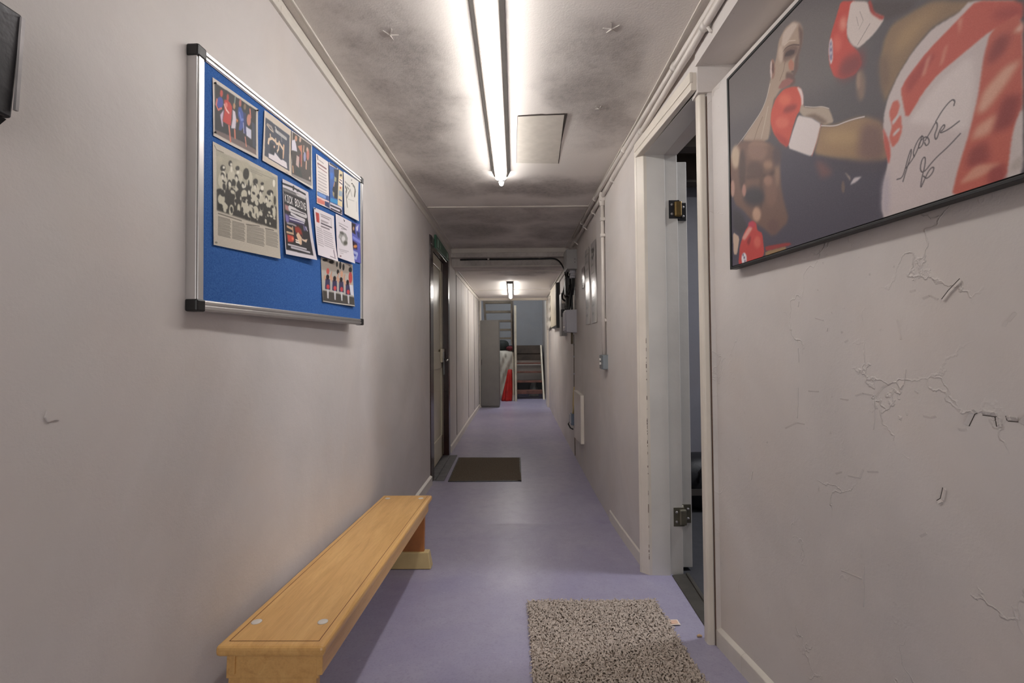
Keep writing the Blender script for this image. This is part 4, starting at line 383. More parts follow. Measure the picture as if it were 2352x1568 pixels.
'd':[[[0.0524,1.5848],[0.3212,1.6042],[0.3289,1.3634],[0.0541,1.3434]],[194,186,172],[["p",[168,162,144],0.0024,[[0.039,0.065],[0.981,0.029],[0.959,0.652],[0.045,0.656]]],["p",[60,57,52],0.0144,[[0.045,0.455],[0.237,0.396],[0.37,0.29],[0.536,0.271],[0.713,0.412],[0.965,0.381],[0.959,0.652],[0.045,0.656]]],["p",[178,172,152],0.0168,[[0.129,0.124],[0.124,0.139],[0.111,0.155],[0.093,0.168],[0.073,0.175],[0.055,0.176],[0.043,0.17],[0.039,0.158],[0.043,0.143],[0.055,0.127],[0.073,0.114],[0.093,0.107],[0.111,0.106],[0.124,0.112]]],["p",[178,172,152],0.0168,[[0.515,0.045],[0.5,0.073],[0.46,0.106],[0.403,0.136],[0.341,0.157],[0.288,0.167],[0.251,0.163],[0.239,0.147],[0.251,0.121],[0.288,0.09],[0.342,0.06],[0.404,0.037],[0.46,0.025],[0.501,0.028]]],["p",[178,172,152],0.0168,[[0.901,0.026],[0.884,0.056],[0.84,0.09],[0.778,0.121],[0.712,0.143],[0.654,0.152],[0.615,0.146],[0.601,0.128],[0.615,0.1],[0.655,0.068],[0.714,0.037],[0.781,0.014],[0.842,0.003],[0.885,0.007]]],["p",[196,191,172],0.006,[[0.187,0.317],[0.18,0.357],[0.162,0.394],[0.137,0.419],[0.109,0.427],[0.084,0.418],[0.067,0.394],[0.061,0.358],[0.067,0.319],[0.084,0.283],[0.109,0.257],[0.137,0.247],[0.163,0.256],[0.18,0.28]]],["p",[196,191,172],0.006,[[0.292,0.25],[0.287,0.285],[0.271,0.317],[0.249,0.339],[0.225,0.347],[0.204,0.339],[0.19,0.317],[0.185,0.286],[0.19,0.251],[0.205,0.219],[0.226,0.196],[0.25,0.188],[0.272,0.195],[0.287,0.217]]],["p",[196,191,172],0.006,[[0.403,0.212],[0.397,0.246],[0.382,0.277],[0.36,0.298],[0.335,0.306],[0.314,0.299],[0.299,0.278],[0.294,0.249],[0.3,0.216],[0.315,0.185],[0.337,0.164],[0.361,0.155],[0.383,0.162],[0.398,0.182]]],["p",[196,191,172],0.006,[[0.555,0.178],[0.55,0.214],[0.538,0.245],[0.521,0.265],[0.503,0.271],[0.486,0.261],[0.475,0.238],[0.472,0.206],[0.476,0.171],[0.488,0.141],[0.505,0.12],[0.523,0.113],[0.54,0.123],[0.551,0.146]]],["p",[196,191,172],0.006,[[0.678,0.297],[0.669,0.343],[0.646,0.384],[0.614,0.412],[0.579,0.421],[0.548,0.411],[0.528,0.384],[0.521,0.344],[0.529,0.3],[0.551,0.26],[0.582,0.231],[0.617,0.22],[0.649,0.229],[0.671,0.257]]],["p",[196,191,172],0.006,[[0.897,0.316],[0.89,0.358],[0.873,0.395],[0.848,0.419],[0.822,0.425],[0.799,0.414],[0.784,0.387],[0.779,0.349],[0.785,0.308],[0.802,0.271],[0.826,0.247],[0.852,0.239],[0.876,0.25],[0.892,0.277]]],["p",[196,191,172],0.006,[[0.149,0.517],[0.144,0.541],[0.131,0.563],[0.112,0.578],[0.092,0.584],[0.074,0.579],[0.061,0.564],[0.057,0.543],[0.061,0.519],[0.074,0.497],[0.092,0.482],[0.113,0.476],[0.131,0.481],[0.144,0.495]]],["p",[196,191,172],0.006,[[0.648,0.525],[0.642,0.559],[0.627,0.589],[0.605,0.608],[0.582,0.613],[0.561,0.604],[0.547,0.582],[0.542,0.551],[0.548,0.518],[0.563,0.489],[0.584,0.469],[0.608,0.463],[0.629,0.472],[0.644,0.494]]],["p",[196,191,172],0.006,[[0.478,0.509],[0.472,0.55],[0.457,0.586],[0.436,0.609],[0.413,0.614],[0.393,0.602],[0.379,0.574],[0.375,0.536],[0.38,0.495],[0.395,0.46],[0.415,0.436],[0.438,0.43],[0.459,0.442],[0.473,0.47]]],["p",[196,191,172],0.006,[[0.469,0.377],[0.464,0.4],[0.45,0.421],[0.431,0.436],[0.41,0.442],[0.392,0.438],[0.379,0.424],[0.375,0.404],[0.38,0.381],[0.393,0.36],[0.411,0.345],[0.432,0.338],[0.451,0.342],[0.464,0.356]]],["p",[196,191,172],0.006,[[0.733,0.335],[0.728,0.371],[0.715,0.403],[0.696,0.423],[0.676,0.428],[0.659,0.418],[0.647,0.394],[0.643,0.36],[0.648,0.325],[0.661,0.293],[0.679,0.273],[0.699,0.267],[0.717,0.277],[0.729,0.301]]],["p",[196,191,172],0.006,[[0.268,0.596],[0.265,0.621],[0.256,0.642],[0.243,0.656],[0.228,0.659],[0.216,0.652],[0.207,0.635],[0.204,0.612],[0.207,0.587],[0.216,0.566],[0.229,0.551],[0.243,0.548],[0.256,0.555],[0.265,0.572]]],["p",[196,191,172],0.006,[[0.188,0.585],[0.184,0.599],[0.174,0.613],[0.16,0.622],[0.145,0.626],[0.131,0.624],[0.121,0.615],[0.118,0.603],[0.121,0.589],[0.131,0.575],[0.145,0.566],[0.16,0.561],[0.174,0.564],[0.184,0.572]]],["p",[196,191,172],0.006,[[0.949,0.451],[0.945,0.484],[0.936,0.512],[0.924,0.529],[0.912,0.532],[0.9,0.52],[0.893,0.496],[0.891,0.465],[0.894,0.432],[0.903,0.404],[0.915,0.387],[0.928,0.384],[0.939,0.395],[0.947,0.419]]],["p",[196,191,172],0.006,[[0.83,0.562],[0.825,0.582],[0.814,0.6],[0.798,0.613],[0.781,0.616],[0.766,0.611],[0.756,0.598],[0.753,0.579],[0.757,0.559],[0.768,0.541],[0.783,0.529],[0.8,0.525],[0.816,0.53],[0.826,0.543]]],["p",[196,191,172],0.006,[[0.362,0.555],[0.36,0.577],[0.353,0.596],[0.344,0.607],[0.334,0.61],[0.325,0.603],[0.319,0.587],[0.317,0.567],[0.32,0.545],[0.326,0.527],[0.335,0.515],[0.345,0.512],[0.354,0.519],[0.36,0.535]]],["p",[196,191,172],0.006,[[0.527,0.581],[0.525,0.614],[0.519,0.642],[0.511,0.658],[0.503,0.66],[0.495,0.647],[0.49,0.622],[0.489,0.59],[0.491,0.557],[0.497,0.529],[0.505,0.512],[0.513,0.51],[0.521,0.523],[0.526,0.548]]],["p",[196,191,172],0.006,[[0.304,0.473],[0.302,0.505],[0.298,0.532],[0.293,0.547],[0.287,0.549],[0.282,0.536],[0.279,0.512],[0.277,0.481],[0.279,0.449],[0.283,0.423],[0.288,0.407],[0.294,0.405],[0.299,0.418],[0.303,0.442]]],["p",[196,191,172],0.006,[[0.728,0.461],[0.725,0.477],[0.717,0.492],[0.705,0.501],[0.692,0.505],[0.68,0.501],[0.672,0.491],[0.67,0.476],[0.673,0.46],[0.681,0.446],[0.693,0.436],[0.706,0.432],[0.718,0.436],[0.725,0.446]]],["p",[196,191,172],0.006,[[0.781,0.357],[0.778,0.378],[0.77,0.395],[0.759,0.407],[0.747,0.41],[0.737,0.405],[0.729,0.391],[0.727,0.372],[0.73,0.352],[0.738,0.334],[0.749,0.323],[0.761,0.319],[0.772,0.325],[0.779,0.338]]],["p",[56,54,49],0.006,[[0.291,0.453],[0.284,0.472],[0.266,0.491],[0.24,0.506],[0.212,0.514],[0.186,0.514],[0.169,0.505],[0.163,0.49],[0.169,0.471],[0.187,0.452],[0.212,0.437],[0.24,0.428],[0.266,0.429],[0.284,0.437]]],["p",[56,54,49],0.006,[[0.37,0.356],[0.366,0.4],[0.357,0.437],[0.344,0.46],[0.33,0.464],[0.318,0.448],[0.309,0.417],[0.307,0.375],[0.31,0.332],[0.319,0.295],[0.332,0.272],[0.346,0.267],[0.358,0.282],[0.367,0.314]]],["p",[56,54,49],0.006,[[0.512,0.364],[0.509,0.435],[0.503,0.492],[0.495,0.526],[0.486,0.528],[0.479,0.499],[0.474,0.444],[0.473,0.375],[0.476,0.305],[0.482,0.247],[0.49,0.213],[0.499,0.21],[0.506,0.239],[0.511,0.294]]],["p",[56,54,49],0.006,[[0.673,0.422],[0.664,0.436],[0.639,0.452],[0.603,0.467],[0.564,0.477],[0.529,0.481],[0.506,0.479],[0.497,0.47],[0.506,0.457],[0.53,0.441],[0.564,0.427],[0.604,0.416],[0.64,0.411],[0.665,0.413]]],["p",[56,54,49],0.006,[[0.82,0.428],[0.815,0.453],[0.801,0.475],[0.782,0.491],[0.762,0.496],[0.743,0.49],[0.731,0.475],[0.727,0.452],[0.732,0.428],[0.745,0.406],[0.764,0.39],[0.784,0.385],[0.803,0.39],[0.816,0.406]]],["p",[56,54,49],0.006,[[0.946,0.563],[0.935,0.593],[0.907,0.622],[0.866,0.642],[0.823,0.652],[0.784,0.648],[0.758,0.632],[0.749,0.607],[0.759,0.578],[0.786,0.55],[0.825,0.528],[0.869,0.518],[0.909,0.521],[0.937,0.537]]],["p",[56,54,49],0.006,[[0.108,0.598],[0.105,0.608],[0.098,0.618],[0.088,0.625],[0.076,0.628],[0.066,0.627],[0.059,0.621],[0.057,0.611],[0.059,0.601],[0.066,0.591],[0.076,0.584],[0.088,0.581],[0.098,0.582],[0.105,0.588]]],["p",[56,54,49],0.006,[[0.158,0.204],[0.155,0.219],[0.145,0.234],[0.131,0.246],[0.115,0.251],[0.102,0.25],[0.092,0.242],[0.089,0.229],[0.092,0.213],[0.102,0.198],[0.116,0.187],[0.131,0.181],[0.145,0.182],[0.155,0.191]]],["p",[56,54,49],0.006,[[0.248,0.123],[0.246,0.136],[0.238,0.149],[0.228,0.158],[0.217,0.163],[0.206,0.161],[0.199,0.153],[0.197,0.142],[0.2,0.128],[0.207,0.115],[0.217,0.106],[0.228,0.102],[0.239,0.103],[0.246,0.111]]],["p",[56,54,49],0.006,[[0.354,0.136],[0.351,0.148],[0.342,0.159],[0.33,0.168],[0.317,0.173],[0.306,0.172],[0.298,0.167],[0.295,0.157],[0.298,0.145],[0.306,0.134],[0.318,0.125],[0.331,0.12],[0.343,0.12],[0.351,0.126]]],["p",[56,54,49],0.006,[[0.501,0.145],[0.496,0.174],[0.483,0.201],[0.463,0.219],[0.442,0.226],[0.423,0.221],[0.41,0.203],[0.406,0.178],[0.411,0.149],[0.424,0.123],[0.443,0.104],[0.465,0.096],[0.484,0.101],[0.497,0.119]]],["p",[56,54,49],0.006,[[0.644,0.184],[0.639,0.201],[0.628,0.217],[0.611,0.229],[0.593,0.235],[0.577,0.233],[0.566,0.225],[0.562,0.211],[0.566,0.194],[0.578,0.179],[0.594,0.166],[0.612,0.16],[0.628,0.162],[0.64,0.17]]],["p",[56,54,49],0.006,[[0.747,0.173],[0.744,0.182],[0.735,0.191],[0.723,0.198],[0.71,0.203],[0.699,0.203],[0.691,0.199],[0.688,0.192],[0.691,0.184],[0.699,0.175],[0.711,0.168],[0.724,0.163],[0.736,0.163],[0.744,0.167]]],["p",[56,54,49],0.006,[[0.913,0.228],[0.907,0.244],[0.89,0.261],[0.866,0.274],[0.839,0.282],[0.816,0.282],[0.8,0.276],[0.794,0.263],[0.8,0.247],[0.817,0.231],[0.841,0.217],[0.867,0.209],[0.891,0.208],[0.908,0.215]]],["p",[56,54,49],0.006,[[0.474,0.413],[0.469,0.42],[0.456,0.429],[0.437,0.437],[0.416,0.442],[0.398,0.445],[0.385,0.444],[0.38,0.44],[0.385,0.433],[0.398,0.424],[0.416,0.416],[0.437,0.41],[0.456,0.408],[0.469,0.408]]],["p",[56,54,49],0.006,[[0.122,0.439],[0.118,0.448],[0.107,0.458],[0.091,0.467],[0.074,0.472],[0.058,0.473],[0.047,0.47],[0.043,0.463],[0.047,0.454],[0.058,0.444],[0.074,0.436],[0.091,0.431],[0.107,0.429],[0.119,0.432]]],["p",[56,54,49],0.006,[[0.324,0.386],[0.319,0.391],[0.303,0.399],[0.281,0.407],[0.257,0.414],[0.236,0.419],[0.221,0.421],[0.216,0.419],[0.221,0.414],[0.236,0.407],[0.257,0.399],[0.281,0.391],[0.304,0.386],[0.319,0.384]]],["p",[56,54,49],0.006,[[0.958,0.308],[0.956,0.333],[0.949,0.354],[0.941,0.368],[0.932,0.37],[0.924,0.361],[0.919,0.343],[0.917,0.32],[0.92,0.295],[0.926,0.273],[0.934,0.26],[0.943,0.258],[0.951,0.266],[0.957,0.284]]],["p",[56,54,49],0.006,[[0.201,0.415],[0.199,0.437],[0.194,0.454],[0.188,0.466],[0.18,0.468],[0.174,0.461],[0.169,0.446],[0.167,0.426],[0.169,0.405],[0.174,0.387],[0.181,0.375],[0.188,0.373],[0.195,0.38],[0.199,0.395]]],["p",[56,54,49],0.006,[[0.185,0.286],[0.184,0.303],[0.181,0.318],[0.176,0.327],[0.172,0.329],[0.168,0.322],[0.165,0.31],[0.164,0.293],[0.165,0.275],[0.168,0.26],[0.172,0.251],[0.177,0.25],[0.181,0.256],[0.184,0.269]]],["p",[56,54,49],0.006,[[0.743,0.26],[0.738,0.266],[0.727,0.272],[0.711,0.279],[0.693,0.284],[0.677,0.287],[0.667,0.287],[0.663,0.284],[0.667,0.279],[0.678,0.273],[0.694,0.266],[0.711,0.261],[0.727,0.258],[0.739,0.258]]],["p",[226,222,208],0.0036,[[0.152,0.199],[0.15,0.206],[0.146,0.213],[0.139,0.219],[0.132,0.221],[0.125,0.221],[0.121,0.217],[0.119,0.211],[0.121,0.203],[0.125,0.196],[0.132,0.191],[0.139,0.188],[0.146,0.189],[0.15,0.193]]],["p",[226,222,208],0.0036,[[0.248,0.133],[0.247,0.141],[0.243,0.148],[0.237,0.153],[0.231,0.155],[0.225,0.154],[0.222,0.15],[0.22,0.143],[0.222,0.136],[0.226,0.129],[0.231,0.124],[0.237,0.121],[0.243,0.122],[0.247,0.127]]],["p",[226,222,208],0.0036,[[0.349,0.179],[0.347,0.188],[0.342,0.196],[0.334,0.202],[0.326,0.205],[0.319,0.204],[0.314,0.199],[0.313,0.192],[0.314,0.183],[0.319,0.175],[0.327,0.169],[0.335,0.166],[0.342,0.167],[0.347,0.172]]],["p",[226,222,208],0.0036,[[0.628,0.225],[0.625,0.232],[0.62,0.238],[0.611,0.244],[0.602,0.246],[0.594,0.246],[0.589,0.243],[0.587,0.238],[0.589,0.231],[0.594,0.224],[0.603,0.219],[0.612,0.216],[0.62,0.216],[0.626,0.219]]],["p",[226,222,208],0.0036,[[0.149,0.255],[0.147,0.264],[0.141,0.273],[0.133,0.28],[0.124,0.283],[0.115,0.282],[0.11,0.277],[0.108,0.269],[0.11,0.259],[0.116,0.25],[0.124,0.243],[0.133,0.24],[0.141,0.241],[0.147,0.246]]],["p",[226,222,208],0.0036,[[0.253,0.182],[0.252,0.196],[0.248,0.209],[0.241,0.217],[0.235,0.22],[0.229,0.216],[0.225,0.206],[0.223,0.192],[0.225,0.178],[0.229,0.165],[0.235,0.157],[0.242,0.154],[0.248,0.158],[0.252,0.168]]],["p",[226,222,208],0.0036,[[0.452,0.289],[0.449,0.301],[0.443,0.312],[0.433,0.319],[0.423,0.323],[0.413,0.321],[0.407,0.314],[0.405,0.304],[0.407,0.292],[0.414,0.281],[0.423,0.273],[0.434,0.27],[0.443,0.272],[0.449,0.279]]],["p",[226,222,208],0.0036,[[0.743,0.224],[0.74,0.237],[0.733,0.249],[0.722,0.257],[0.71,0.261],[0.699,0.259],[0.692,0.252],[0.69,0.241],[0.692,0.228],[0.7,0.217],[0.711,0.208],[0.723,0.204],[0.733,0.206],[0.741,0.213]]],["p",[226,222,208],0.0036,[[0.951,0.103],[0.949,0.125],[0.942,0.143],[0.932,0.155],[0.921,0.159],[0.912,0.152],[0.906,0.138],[0.904,0.118],[0.907,0.097],[0.914,0.079],[0.924,0.067],[0.934,0.063],[0.943,0.069],[0.95,0.084]]],["l",[128,122,112],0.0072,[[0.06,0.713],[0.213,0.708]]],["l",[128,122,112],0.0072,[[0.06,0.725],[0.219,0.72]]],["l",[128,122,112],0.0072,[[0.06,0.738],[0.225,0.732]]],["l",[128,122,112],0.0072,[[0.059,0.751],[0.215,0.747]]],["l",[128,122,112],0.0072,[[0.059,0.764],[0.221,0.759]]],["l",[128,122,112],0.0072,[[0.059,0.777],[0.211,0.775]]],["l",[128,122,112],0.0072,[[0.059,0.79],[0.217,0.787]]],["l",[128,122,112],0.0072,[[0.058,0.803],[0.223,0.799]]],["l",[128,122,112],0.0072,[[0.058,0.815],[0.213,0.814]]],["l",[128,122,112],0.0072,[[0.058,0.828],[0.219,0.826]]],["l",[128,122,112],0.0072,[[0.057,0.841],[0.209,0.841]]],["l",[128,122,112],0.0072,[[0.057,0.854],[0.215,0.853]]],["l",[128,122,112],0.0072,[[0.057,0.867],[0.221,0.865]]],["l",[128,122,112],0.0072,[[0.056,0.88],[0.211,0.88]]],["l",[128,122,112],0.0072,[[0.056,0.892],[0.217,0.893]]],["l",[128,122,112],0.0072,[[0.248,0.715],[0.414,0.711]]],["l",[128,122,112],0.0072,[[0.247,0.729],[0.421,0.723]]],["l",[128,122,112],0.0072,[[0.247,0.743],[0.427,0.736]]],["l",[128,122,112],0.0072,[[0.247,0.756],[0.416,0.752]]],["l",[128,122,112],0.0072,[[0.246,0.769],[0.423,0.765]]],["l",[128,122,112],0.0072,[[0.246,0.783],[0.412,0.781]]],["l",[128,122,112],0.0072,[[0.245,0.796],[0.418,0.794]]],["l",[128,122,112],0.0072,[[0.245,0.81],[0.425,0.806]]],["l",[128,122,112],0.0072,[[0.245,0.823],[0.414,0.822]]],["l",[128,122,112],0.0072,[[0.244,0.837],[0.42,0.835]]],["l",[128,122,112],0.0072,[[0.244,0.85],[0.409,0.851]]],["l",[128,122,112],0.0072,[[0.243,0.863],[0.416,0.863]]],["l",[128,122,112],0.0072,[[0.243,0.877],[0.422,0.876]]],["l",[128,122,112],0.0072,[[0.243,0.89],[0.411,0.892]]],["l",[128,122,112],0.0072,[[0.459,0.709],[0.72,0.701]]],["l",[128,122,112],0.0072,[[0.458,0.724],[0.727,0.715]]],["l",[128,122,112],0.0072,[[0.458,0.738],[0.734,0.728]]],["l",[128,122,112],0.0072,[[0.457,0.752],[0.722,0.746]]],["l",[128,122,112],0.0072,[[0.457,0.766],[0.729,0.759]]],["l",[128,122,112],0.0072,[[0.456,0.78],[0.716,0.777]]],["l",[128,122,112],0.0072,[[0.456,0.794],[0.724,0.79]]],["l",[128,122,112],0.0072,[[0.455,0.809],[0.731,0.804]]],["l",[128,122,112],0.0072,[[0.455,0.823],[0.718,0.821]]],["l",[128,122,112],0.0072,[[0.454,0.837],[0.726,0.834]]],["l",[128,122,112],0.0072,[[0.454,0.851],[0.713,0.851]]],["l",[128,122,112],0.0072,[[0.453,0.865],[0.72,0.865]]],["l",[128,122,112],0.0072,[[0.452,0.879],[0.728,0.878]]],["l",[128,122,112],0.0072,[[0.452,0.893],[0.715,0.895]]],["l",[128,122,112],0.0072,[[0.761,0.702],[0.956,0.699]]],["l",[128,122,112],0.0072,[[0.76,0.717],[0.964,0.713]]],["l",[128,122,112],0.0072,[[0.76,0.732],[0.972,0.727]]],["l",[128,122,112],0.0072,[[0.759,0.747],[0.958,0.746]]],["l",[128,122,112],0.0072,[[0.758,0.762],[0.966,0.76]]],["l",[128,122,112],0.0072,[[0.758,0.778],[0.952,0.778]]],["l",[128,122,112],0.0072,[[0.757,0.793],[0.96,0.792]]],["l",[128,122,112],0.0072,[[0.756,0.808],[0.968,0.806]]],["l",[128,122,112],0.0072,[[0.755,0.823],[0.954,0.824]]],["l",[128,122,112],0.0072,[[0.755,0.838],[0.962,0.839]]],["l",[128,122,112],0.0072,[[0.754,0.853],[0.948,0.856]]],["l",[128,122,112],0.0072,[[0.753,0.868],[0.956,0.871]]],["l",[120,114,104],0.0108,[[0.062,0.682],[0.378,0.682]]],["l",[120,114,104],0.0096,[[0.447,0.704],[0.656,0.68]]],["l",[110,105,96],0.0108,[[0.755,0.685],[0.9,0.678]]],["l",[120,114,100],0.0072,[[0.019,0.03],[0.044,0.063],[0.134,0.058]]],["l",[150,145,130],0.0072,[[0.527,0.089],[0.958,0.063]]],["l",[150,145,130],0.0072,[[0.526,0.106],[0.719,0.097]]],["l",[130,126,116],0.0168,[[0.025,0.974],[0.039,0.971]]]]],
'e':[[[0.3439,1.6043],[0.4991,1.6161],[0.5342,1.3983],[0.354,1.3824]],[208,202,208],[["p",[40,37,42],0.0067,[[0.014,0.112],[0.883,0.097],[0.897,0.944],[0.021,0.939]]],["p",[122,120,120],0.0135,[[0.019,0.119],[0.869,0.103],[0.864,0.134],[0.031,0.157]]],["p",[200,196,196],0.0067,[[0.463,0.111],[0.873,0.083],[0.865,0.129],[0.527,0.134]]],["l",[40,40,44],0.0404,[[0.017,0.063],[0.339,0.048],[0.538,0.051],[0.866,0.056]]],["p",[40,40,44],0.0067,[[0.422,0.046],[0.417,0.062],[0.406,0.075],[0.391,0.085],[0.375,0.088],[0.361,0.085],[0.353,0.075],[0.351,0.061],[0.356,0.046],[0.367,0.032],[0.382,0.023],[0.398,0.019],[0.412,0.023],[0.42,0.032]]],["p",[40,40,44],0.0067,[[0.631,0.041],[0.623,0.05],[0.604,0.06],[0.577,0.069],[0.548,0.075],[0.522,0.077],[0.505,0.075],[0.5,0.069],[0.507,0.06],[0.526,0.05],[0.552,0.041],[0.581,0.035],[0.607,0.033],[0.625,0.035]]],["p",[168,124,124],0.018,[[0.05,0.328],[0.188,0.333],[0.214,0.406],[0.061,0.4]]],["p",[124,112,172],0.0225,[[0.047,0.45],[0.216,0.471],[0.149,0.575],[0.059,0.558]]],["p",[70,58,110],0.036,[[0.159,0.448],[0.726,0.46],[0.716,0.52],[0.171,0.541]]],["l",[208,204,206],0.1169,[[0.226,0.359],[0.433,0.362]]],["l",[200,196,198],0.1034,[[0.433,0.362],[0.628,0.372],[0.81,0.371]]],["l",[60,56,62],0.018,[[0.266,0.365],[0.789,0.355]]],["l",[212,208,212],0.0494,[[0.261,0.422],[0.488,0.437],[0.752,0.441]]],["l",[200,196,204],0.027,[[0.197,0.466],[0.484,0.462],[0.747,0.469]]],["l",[190,186,198],0.027,[[0.204,0.501],[0.48,0.496],[0.72,0.494]]],["l",[150,146,150],0.036,[[0.111,0.573],[0.287,0.564],[0.408,0.571]]],["l",[196,160,130],0.0449,[[0.107,0.62],[0.28,0.635]]],["l",[196,170,140],0.0404,[[0.083,0.698],[0.29,0.695]]],["l",[196,160,130],0.0315,[[0.283,0.603],[0.288,0.672]]],["p",[194,72,56],0.0135,[[0.081,0.724],[0.29,0.725],[0.309,0.768],[0.262,0.813],[0.092,0.827]]],["p",[228,130,100],0.0135,[[0.296,0.762],[0.291,0.772],[0.28,0.781],[0.264,0.787],[0.246,0.789],[0.231,0.786],[0.221,0.78],[0.218,0.77],[0.223,0.76],[0.234,0.751],[0.251,0.745],[0.268,0.743],[0.283,0.746],[0.293,0.752]]],["p",[152,48,34],0.0225,[[0.354,0.594],[0.492,0.567],[0.594,0.598],[0.604,0.673],[0.376,0.669]]],["l",[120,70,60],0.0135,[[0.531,0.586],[0.609,0.64],[0.61,0.703]]],["p",[216,184,154],0.009,[[0.385,0.699],[0.46,0.651],[0.504,0.665],[0.576,0.715],[0.551,0.817],[0.481,0.828],[0.444,0.776]]],["p",[216,190,166],0.009,[[0.564,0.724],[0.659,0.733],[0.783,0.712],[0.717,0.77],[0.591,0.756]]],["l",[232,214,196],0.0315,[[0.364,0.769],[0.464,0.777]]],["l",[232,224,216],0.0315,[[0.361,0.799],[0.471,0.803]]],["p",[96,92,130],0.0135,[[0.67,0.526],[0.827,0.53],[0.818,0.581],[0.679,0.607]]],["l",[200,196,208],0.0225,[[0.769,0.538],[0.816,0.59]]],["l",[190,185,190],0.0337,[[0.098,0.862],[0.353,0.862],[0.679,0.867]]],["l",[186,181,188],0.0404,[[0.188,0.892],[0.468,0.896],[0.78,0.906]]]]],
'f':[[[0.5531,1.7671],[0.6479,1.7764],[0.6497,1.6068],[0.5567,1.598]],[224,216,214],[["l",[60,50,60],0.056,[[0.094,0.028],[0.13,0.097]]],["l",[150,140,140],0.032,[[0.227,0.091],[0.584,0.103]]],["l",[138,100,102],0.056,[[0.108,0.176],[0.82,0.178]]],["l",[150,110,112],0.032,[[0.108,0.176],[0.144,0.246],[0.868,0.255]]],["l",[180,172,172],0.04,[[0.14,0.337],[0.799,0.329]]],["l",[180,172,172],0.04,[[0.138,0.398],[0.823,0.388]]],["l",[180,172,172],0.04,[[0.136,0.46],[0.847,0.448]]],["l",[180,172,172],0.04,[[0.134,0.521],[0.807,0.517]]],["l",[180,172,172],0.04,[[0.132,0.583],[0.831,0.578]]],["l",[180,172,172],0.04,[[0.129,0.644],[0.791,0.647]]],["l",[180,172,172],0.04,[[0.127,0.706],[0.815,0.708]]],["p",[52,82,142],0.012,[[0.048,0.75],[0.993,0.736],[0.99,0.847],[0.044,0.845]]],["l",[110,150,215],0.12,[[0.124,0.794],[0.688,0.794]]],["l",[228,200,195],0.056,[[0.044,0.856],[0.99,0.858]]],["p",[216,122,106],0.012,[[0.024,0.879],[0.652,0.88],[0.625,0.969],[0.039,0.985]]],["p",[32,48,98],0.012,[[0.652,0.88],[0.99,0.871],[0.987,0.991],[0.641,0.975]]]]],
'g':[[[0.6479,1.7782],[0.7718,1.7887],[0.7622,1.6134],[0.6538,1.6065]],[46,62,110],[["p",[44,92,164],0.0105,[[0.035,0.088],[0.672,0.033],[0.607,0.817],[0.012,0.836]]],["p",[36,110,200],0.0348,[[0.073,0.206],[0.264,0.19],[0.262,0.311],[0.084,0.364]]],["p",[216,206,202],0.0105,[[-0.0,0.007],[0.632,0.007],[0.615,0.036],[0.013,0.069]]],["l",[40,40,52],0.0418,[[0.065,0.026],[0.544,0.019]]],["p",[34,36,42],0.0174,[[0.318,0.086],[0.672,0.033],[0.603,0.691],[0.367,0.703],[0.214,0.541],[0.405,0.336]]],["p",[150,150,116],0.0174,[[0.369,0.24],[0.519,0.237],[0.506,0.333],[0.34,0.348]]],["l",[190,150,120],0.0488,[[0.368,0.374],[0.331,0.455]]],["p",[150,140,110],0.0174,[[0.22,0.583],[0.367,0.59],[0.348,0.695],[0.236,0.669]]],["p",[40,140,198],0.0139,[[0.075,0.748],[0.596,0.712],[0.591,0.807],[0.027,0.833]]],["p",[216,198,156],0.0105,[[0.693,0.014],[0.994,0.011],[0.966,0.821],[0.607,0.817]]],["p",[236,222,214],0.0139,[[0.748,0.2],[0.988,0.176],[0.964,0.351],[0.719,0.385]]],["p",[150,165,180],0.0139,[[0.704,0.475],[0.953,0.464],[0.942,0.58],[0.689,0.601]]],["p",[40,36,46],0.0105,[[0.926,0.1],[0.919,0.113],[0.898,0.126],[0.866,0.137],[0.83,0.144],[0.798,0.145],[0.775,0.14],[0.766,0.13],[0.774,0.117],[0.795,0.104],[0.827,0.093],[0.862,0.086],[0.895,0.085],[0.918,0.09]]],["p",[190,60,60],0.0105,[[0.879,0.394],[0.875,0.404],[0.863,0.414],[0.845,0.422],[0.824,0.425],[0.806,0.424],[0.793,0.419],[0.788,0.41],[0.792,0.4],[0.804,0.39],[0.822,0.383],[0.842,0.379],[0.861,0.38],[0.874,0.386]]],["l",[60,56,66],0.0348,[[0.733,0.286],[0.941,0.301]]],["l",[60,70,110],0.0418,[[0.712,0.678],[0.909,0.68]]],["l",[60,56,66],0.0279,[[0.768,0.227],[0.917,0.231]]],["p",[210,205,216],0.0105,[[0.011,0.847],[0.926,0.821],[0.938,1.01],[0.004,1.002]]],["l",[50,46,60],0.0557,[[0.061,0.907],[0.841,0.885]]],["l",[50,46,60],0.0488,[[0.077,0.975],[0.886,0.965]]],["p",[30,28,36],0.0105,[[0.923,0.908],[0.916,0.924],[0.894,0.939],[0.862,0.95],[0.826,0.956],[0.794,0.955],[0.771,0.948],[0.762,0.935],[0.769,0.92],[0.791,0.905],[0.823,0.893],[0.859,0.887],[0.891,0.888],[0.915,0.896]]]]],
